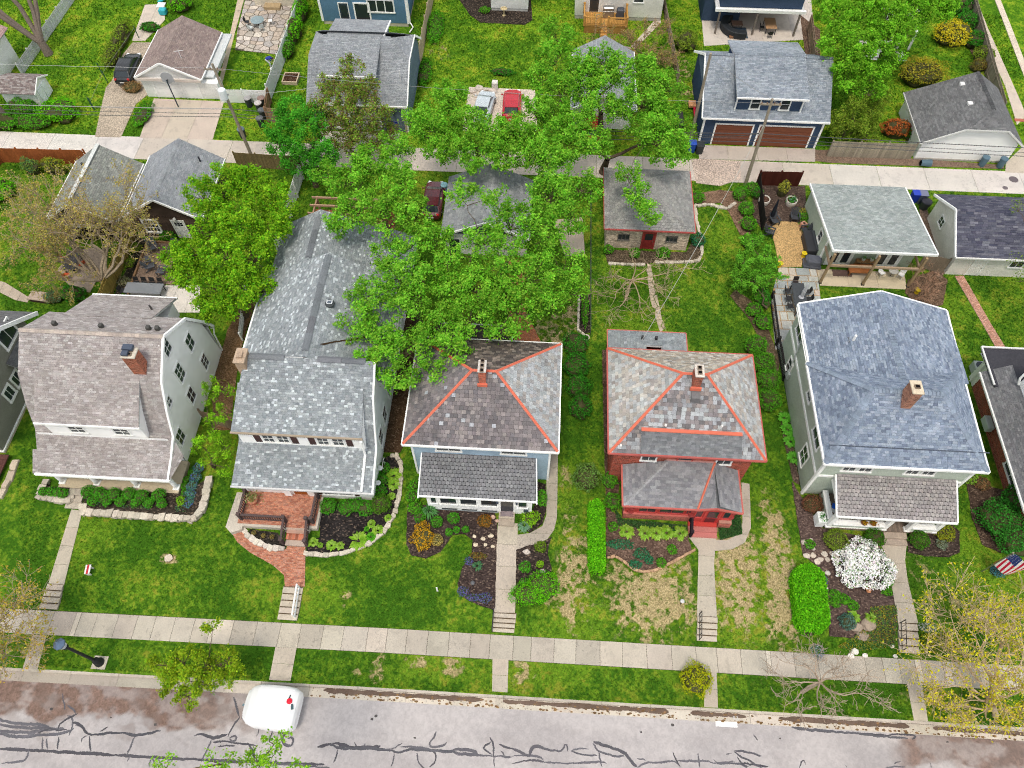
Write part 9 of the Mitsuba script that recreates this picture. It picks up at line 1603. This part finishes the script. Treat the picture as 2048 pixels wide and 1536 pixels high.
dx, dy = (21.43,39.91); table('dark dining table on the bluestone patio', dx, dy, 1.05, 3.0, 0, (.05, .053, .06))
for i in range(3): chair(ordn(i) + ' black chair from the back on the left of the dark dining table', dx - .8, dy + .9 - .8 * i, PI / 2, (.02, .02, .022), False, group='black chairs left of the dark dining table'); chair(ordn(i) + ' black chair from the back on the right of the dark dining table', dx + .8, dy + .9 - .8 * i, -PI / 2, (.02, .02, .022), False, group='black chairs right of the dark dining table')
chair('black chair at the back end of the dark dining table', dx, dy + 1.8, 0, (.03, .02, .02), False)
k = thing('garden_umbrella', 'folded pale grey umbrella standing through the dark dining table', 'umbrella'); part(k, 'pole', MB().tube([(dx + .1, dy, .6), (dx + .1, dy, 3.1)], .025, (.6, .6, .6), 6), 'flat'); part(k, 'canopy', MB().lathe([(.26, 0), (.14, .2), (.17, .8), (.10, 1.5), (.03, 1.8)], (dx + .1, dy, 1.35), (.50, .51, .56), 10), 'flat')
px_, py_ = (27.02,43.31); k = thing('garden_bench', 'brown wooden bench on the green garage porch', 'bench'); part(k, 'seat', MB().box((px_ - .9, py_ - .25, 1.05), (px_ + .9, py_ + .3, 1.12), (.33, .12, .04)), 'flat'); part(k, 'back', MB().box((px_ - .9, py_ + .25, 1.12), (px_ + .9, py_ + .32, 1.55), (.33, .12, .04)), 'flat'); [part(k, 'leg', MB().box((px_ + a - .04, py_ + b - .04, .6), (px_ + a + .04, py_ + b + .04, 1.05), (.25, .1, .03)), 'flat') for a in (-.82, .82) for b in (-.2, .25)]
k = thing('console_table', 'wooden console with two white pots against the green garage wall', 'console'); part(k, 'top', MB().box((26.7, 43.8, 1.55), (28.4, 44.2, 1.62), (.34, .17, .07)), 'flat'); part(k, 'shelf', MB().box((26.7, 43.8, 1.0), (28.4, 44.2, 1.06), (.34, .17, .07)), 'flat'); [part(k, 'leg', MB().box((x - .04, 43.85, .6), (x + .04, 44.15, 1.55), (.3, .15, .06)), 'flat') for x in (26.75, 28.35)]
for lab, x in (('left white pot on the wooden console', 27.2), ('right white pot on the wooden console', 27.9)): k = thing('flower_pot', lab, 'pot'); part(k, 'pot', MB().lathe([(.1, 0), (.15, .2), (.16, .22)], (x, 44, 1.62), (.7, .68, .65), 10), 'flat'); m = MB(); leaves(m, np.array([x, 44, 1.9]) + RO.normal(size=(60, 3)) * .08, .09, MID, RO); part(k, 'plant', m, 'leaf', kind='stuff')
for lab, p, rz in (('left white chair on the green garage porch', (28.86,43.25), .5), ('right white chair on the green garage porch', (30.46,43.12), -.6)): chair(lab, *p, rz, (.76, .76, .76), False)
p = (29.75,43.30); k = thing('garden_table', 'small round pale table between the white chairs', 'table'); part(k, 'top', MB().lathe([(.4, 0), (.4, .03)], (*p, 1.3), (.5, .49, .46), 16), 'flat'); part(k, 'leg', MB().tube([(*p, .6), (*p, 1.3)], .03, BK, 6), 'flat')
k = thing('door_mat', 'dark mat at the left door of the green garage', 'mat'); emit(k, MB().box((24.9, 43.0, .63), (26.5, 43.7, .66), (.13, .085, .075)), 'matte')
for lab, p, pl in (('left white round planter filled with soil', (19.96,51.30), None), ('right white round planter with green leaves', (22.41,51.31), DKGRN)):
 k = thing('planter', lab, 'planter'); part(k, 'bowl', MB().lathe([(.40, 0), (.50, .35), (.5, .6), (.44, .6), (.42, .5)], (*p, .6), (.66, .62, .55), 18), 'flat'); part(k, 'soil', MB().lathe([(.43, 0), (.43, .02)], (*p, 1.1), (.07, .035, .025), 14), 'mulch_cover')
 if pl: m = MB(); leaves(m, np.array([*p, 1.2]) + RO.normal(size=(160, 3)) * [.2, .2, .06], .15, pl + [(.2, .35, .3)], RO); part(k, 'plant', m, 'leaf', kind='stuff')
ox, oy = (-39.95,40.40); k = thing('garden_table', 'dark slatted table between the orange chairs', 'table'); [part(k, 'slat', MB().obox((ox + .23 * i - .46, oy, 1.32), (.21, 2.0, .04), .12, jit((.085, .08, .08), RO, .15)), 'matte') for i in range(5)]; [part(k, 'leg', MB().box((ox + a - .05, oy + b - .05, .6), (ox + a + .05, oy + b + .05, 1.3), BK), 'flat') for a in (-.4, .4) for b in (-.8, .8)]
for lab, x, y, rz in (('orange chair left of the dark slatted table', ox - .9, oy + .4, PI / 2), ('orange chair right of the dark slatted table', ox + .9, oy - .1, -PI / 2), ('orange chair at the near end of the dark slatted table', ox, oy - 1.4, PI), ('orange chair at the far end of the dark slatted table', ox - .2, oy + 1.4, 0)): chair(lab, x, y, rz, (.50, .085, .02), False)
# things in the far gardens
p = (-32.28,75.41); k = thing('garden_table', 'glass garden table on the flagstone patio', 'table'); part(k, 'top', MB().lathe([(.75, 0), (.75, .03)], (*p, 1.3), (.20, .27, .29), 14), 'gloss'); part(k, 'leg', MB().tube([(*p, .6), (*p, 1.3)], .05, BK, 6), 'flat')
for lab, dx_, dy_, rz, c in (('white chair right of the glass garden table', 1.3, .35, -1.4, (.76, .76, .76)), ('pale chair at the lower left of the glass garden table', -.6, -1.0, 2.7, (.5, .55, .55)), ('pale chair at the lower right of the glass garden table', .6, -.9, -2.6, (.5, .55, .55)), ('dark chair left of the glass garden table', -1.2, 0, 1.5, BK)): chair(lab, p[0] + dx_, p[1] + dy_, rz, c, False)
k = thing('playhouse_slide', 'turquoise and white toddler slide on the pale terrace', 'toy slide'); p = (-43.70,77.39); part(k, 'slide', MB().beam((p[0] - .3, p[1] + .9, 1.3), (p[0] - .6, p[1] + 2.2, .7), .55, .08, (.02, .42, .52)), 'flat'); part(k, 'platform', MB().obox((p[0], p[1] + .3, 1.25), (.9, .9, .1), 0, (.7, .7, .72), .03), 'flat'); part(k, 'base', MB().obox((p[0] + .3, p[1] - .4, .95), (.8, .7, .6), 0, (.03, .35, .42), .08), 'flat')
p = (-26.72,66.35); k = thing('raised_bed', 'square wooden raised bed beside the white vinyl fence', 'raised bed')
for a, b, c, d in ((-.8, -.8, 1.6, .12), (-.8, .68, 1.6, .12), (-.8, -.68, .12, 1.36), (.68, -.68, .12, 1.36)): part(k, 'board', MB().box((p[0] + a, p[1] + b, .55), (p[0] + a + c, p[1] + b + d, .95), (.52, .42, .30)), 'matte')
part(k, 'soil', MB().box((p[0] - .68, p[1] - .68, .55), (p[0] + .68, p[1] + .68, .88), (.06, .03, .02)), 'mulch_cover')
p = (-5.45,78.92); k = thing('bird_bath', 'tan bird bath in front of the white clapboard house', 'bird bath'); part(k, 'pedestal', MB().lathe([(.22, 0), (.1, .15), (.08, .6), (.14, .7)], (*p, .6), (.5, .4, .22), 10), 'flat'); part(k, 'bowl', MB().lathe([(.1, 0), (.36, .1), (.38, .14), (.3, .12)], (*p, 1.3), (.55, .45, .26), 14), 'flat')
k = thing('grill', 'stainless steel grill on the timber deck', 'grill'); part(k, 'cart', MB().box((5.4, 77.6, 1.5), (6.6, 78.2, 2.3), (.35, .34, .33), bev=.03), 'metal'); part(k, 'hood', MB().obox((6.0, 77.9, 2.5), (1.2, .65, .45), 0, (.42, .41, .40), .12), 'metal')
k = thing('covered_grill', 'dark covered grill on the timber deck', 'grill'); part(k, 'cover', MB().obox((7.3, 77.8, 2.05), (.8, .7, 1.1), 0, (.06, .065, .08), .12), 'flat'); part(k, 'skirt', MB().obox((7.3, 77.8, 1.6), (.9, .8, .2), 0, (.06, .065, .08), .03), 'flat')
chair('teal chair on the timber deck', 5.0, 77.9, .2, (.03, .33, .36), False)
p = (19.86,77.14); k = thing('outdoor_sofa', 'curved black sofa on the navy house terrace', 'sofa'); m = MB()
for a in np.arange(2.2, 5.0, .22): m.obox((p[0] + 1.7 * math.cos(a) + .6, p[1] + 1.7 * math.sin(a) + .8, 1.0), (.75, .5, .75), a, (.022, .023, .028), .06)
part(k, 'cushions', m, 'flat'); part(k, 'base', MB().obox((p[0] + .1, p[1] - .9, .75), (1.5, .4, .3), 0, (.25, .12, .06), .03), 'flat')
table('brown coffee table on the navy house terrace', *(20.18,78.16), 1.2, .9, 0, (.17, .10, .075), .5); table('wooden dining table on the navy house terrace', *(23.70,77.91), 1.2, 2.0, 0, (.34, .20, .11))
chair('dark chair left of the wooden dining table', (22.85,77.67)[0], (22.85,77.67)[1], PI / 2, BK, False); chair('dark chair at the near end of the wooden dining table', (23.57,76.45)[0], (23.57,76.45)[1], PI, BK, False)
emit(thing('rug', 'dark blue rug under the brown coffee table', 'rug'), MB().box((*(19.07,76.19), .63), (*(21.27,78.13), .65), (.05, .07, .10)), 'matte')
p = (34.44,33.93); k = thing('air_conditioner', 'grey air conditioner unit beside the right edge house', 'air conditioner'); part(k, 'cabinet', MB().obox((*p, 1.0), (.9, .9, .8), 0, (.36, .40, .38), .05), 'flat'); part(k, 'fan_grille', MB().lathe([(.36, 0), (.36, .02)], (*p, 1.4), (.03, .035, .05), 16), 'flat')
p = (34.17,30.78); k = thing('heat_pump', 'grey box unit on the red brick wall at the right', 'heat pump'); emit(k + '__cabinet', MB().obox((33.4, 28.6, 1.6), (.5, 1.1, .6), 0, (.42, .46, .45), .04), 'flat')
p = (19.37,22.37); k = thing('flower_box', 'white planter box at the left corner of the pale green porch', 'planter'); part(k, 'box', MB().box((19.85, 20.2, .6), (20.4, 21.0, 1.5), (.78, .8, .79), bev=.03), 'flat'); m = MB(); leaves(m, np.array([20.15, 20.6, 1.55]) + RO.normal(size=(80, 3)) * [.12, .2, .06], .12, DKGRN, RO); part(k, 'plant', m, 'leaf', kind='stuff')
for lab, x in (('left bowl of orange flowers on the porch parapet', 22.75), ('right bowl of orange flowers on the porch parapet', 23.35)): k = thing('flower_pot', lab, 'pot'); part(k, 'bowl', MB().lathe([(.12, 0), (.22, .15)], (x, 20.18, 1.72), (.2, .1, .05), 10), 'flat'); m = MB(); leaves(m, np.array([x, 20.18, 1.92]) + RO.normal(size=(110, 3)) * [.12, .1, .05], .11, [(.5, .28, .02), (.4, .15, .02), (.2, .2, .03)], RO); part(k, 'flowers', m, 'leaf', kind='stuff')
p = (-19.68,20.50); k = thing('flower_pot', 'terracotta pot with pale foliage on the brick terrace', 'pot'); part(k, 'pot', MB().lathe([(.2, 0), (.33, .4), (.36, .45)], (-19.2, 19.6, 1.07), (.45, .18, .11), 14), 'flat'); m = MB(); leaves(m, np.array([-19.2, 19.7, 1.75]) + RO.normal(size=(220, 3)) * [.25, .2, .2], .14, [(.4, .38, .2), (.3, .32, .1), (.2, .25, .06)], RO); part(k, 'plant', m, 'leaf', kind='stuff')
chair('white chair with a blue cushion behind the left rail of the pale green porch', 21.1, 21.4, 1.2, (.72, .74, .76), False); emit(thing('cushion', 'royal blue cushion on the porch chair', 'cushion'), MB().obox((21.1, 21.4, 1.56), (.42, .4, .1), 1.2, (.01, .08, .45), .04), 'flat')
k = thing('steps', 'low concrete landing with a dark step behind the hedge at the left', 'step'); p = (-41.34,36.72); part(k, 'slab', MB().obox((*p, .95), (1.9, .9, .12), -.1, (.4, .32, .26), .02), 'concrete'); part(k, 'base', MB().obox((*p, .72), (1.7, .8, .34), -.1, (.07, .04, .035)), 'matte')
rocks('# pale stone around the concrete car pad', ((-7.82,65.51), (-7.20,66.02), (-6.47,65.90), (-5.78,65.62), (-7.41,64.90)), (.55, .48, .42), .25, .45); p = (-5.56,66.12); k = thing('post', 'stone post behind the parked red car', 'post'); emit(k, MB().box((p[0] - .3, p[1] - .3, .5), (p[0] + .3, p[1] + .3, 1.5), (.62, .6, .56), bev=.06), 'stone_cover')
emit(thing('manhole_cover', 'round manhole cover in the alley', 'manhole cover'), MB().lathe([(.42, 0), (.42, .012)], (*(43.68,55.77), .612), (.20, .16, .16), 18), 'metal'); emit(thing('manhole_cover', 'smaller round cover in the alley nearer the camera', 'manhole cover'), MB().lathe([(.25, 0), (.25, .012)], (*(42.57,54.59), .612), (.22, .18, .18), 16), 'metal')
p = (4.46,34.78); k = thing('planter', 'white round pot on the back lawn beside the dark shrubs', 'pot'); p = (3.90,35.14); part(k, 'pot', MB().lathe([(.2, 0), (.3, .4), (.24, .38)], (*p, .6), (.62, .58, .52), 14), 'flat'); part(k, 'soil', MB().lathe([(.22, 0), (.22, .01)], (*p, .93), (.05, .03, .02), 12), 'matte')
# the gardener by the fence
import manifold3d as m3
def caps_body(chain, ref=.035):
 parts_ = []
 for (a, ra), (b, rb) in chain:
  s = [m3.Manifold.sphere(r, 14).translate([float(v) for v in c]) for c, r in ((a, ra), (b, rb))]; parts_.append(m3.Manifold.batch_hull(s))
 m = parts_[0]
 for q in parts_[1:]: m = m + q
 m = m.refine_to_length(ref).to_mesh(); t = trimesh.Trimesh(m.vert_properties[:, :3], m.tri_verts); trimesh.smoothing.filter_taubin(t, iterations=8); return np.array(t.vertices), np.array(t.faces)
gx_, gy_ = (-29.27,68.36); J = lambda x, y, z: (gx_ + x, gy_ + y, GZ + z)
k = thing('person', 'person in blue shirt and pale trousers bending over beside the white fence', 'person')
hipL, hipR, ch, nk, hd = J(-.3, .12, .92), J(-.3, -.12, .92), J(.1, 0, 1.08), J(.28, 0, 1.08), J(.42, 0, 1.02)
v, f = caps_body([((hipL, .12), (J(-.16, .13, .5), .085)), ((J(-.16, .13, .5), .08), (J(-.18, .13, .09), .05)), ((hipR, .12), (J(.02, -.13, .5), .085)), ((J(.02, -.13, .5), .08), (J(-.02, -.13, .09), .05)), ((hipL, .12), (hipR, .12))]); part(k, 'trousers', MB().add(v, f, (.52, .54, .56)), 'flat', smooth=True)
v, f = caps_body([((J(-.26, .07, .98), .13), (J(.1, .12, 1.1), .12)), ((J(-.26, -.07, .98), .13), (J(.1, -.12, 1.1), .12)), ((ch, .14), (nk, .08)), ((J(.12, .19, 1.08), .07), (J(.2, .22, .82), .055)), ((J(.12, -.19, 1.08), .07), (J(.22, -.2, .82), .055)), ((J(.1, .12, 1.1), .12), (J(.1, -.12, 1.1), .12))]); part(k, 'shirt', MB().add(v, f, (.012, .03, .25)), 'flat', smooth=True)
SK = (.45, .28, .2)
hands = []
for s, o in ((1, .2), (-1, -.18)):
 e, w_ = J(.2, .22 * s, .80), J(.36, .16 * s, .58); hands += [((e, .045), (w_, .032)), ((w_, .035), (J(.39, .15 * s, .5), .038))]
 hands += [((J(.39 + .012 * i, .15 * s + (.02 * i - .03), .49), .014), (J(.42 + .012 * i, .15 * s + (.022 * i - .033), .42 - .008 * (1.5 - abs(i - 1.5))), .010)) for i in range(4)] + [((J(.37, .12 * s, .53), .014), (J(.42, .09 * s, .48), .010))]
v, f = caps_body(hands + [((nk, .055), (hd, .075)), ((hd, .095), (J(.47, 0, .95), .08)), ((J(.47, 0, .94), .07), (J(.53, 0, .95), .022))], .02); part(k, 'skin', MB().add(v, f, SK), 'flat', smooth=True)
v, f = caps_body([((J(.42, 0, 1.06), .10), (J(.36, 0, 1.02), .095))]); part(k, 'hair', MB().add(v, f, (.03, .02, .015)), 'flat', smooth=True)
for s, xx in ((.13, -.12), (-.13, .04)): part(k, 'shoe', MB().obox((gx_ + xx, gy_ + s, GZ + .06), (.28, .1, .1), 0, (.5, .5, .5), .03), 'flat')
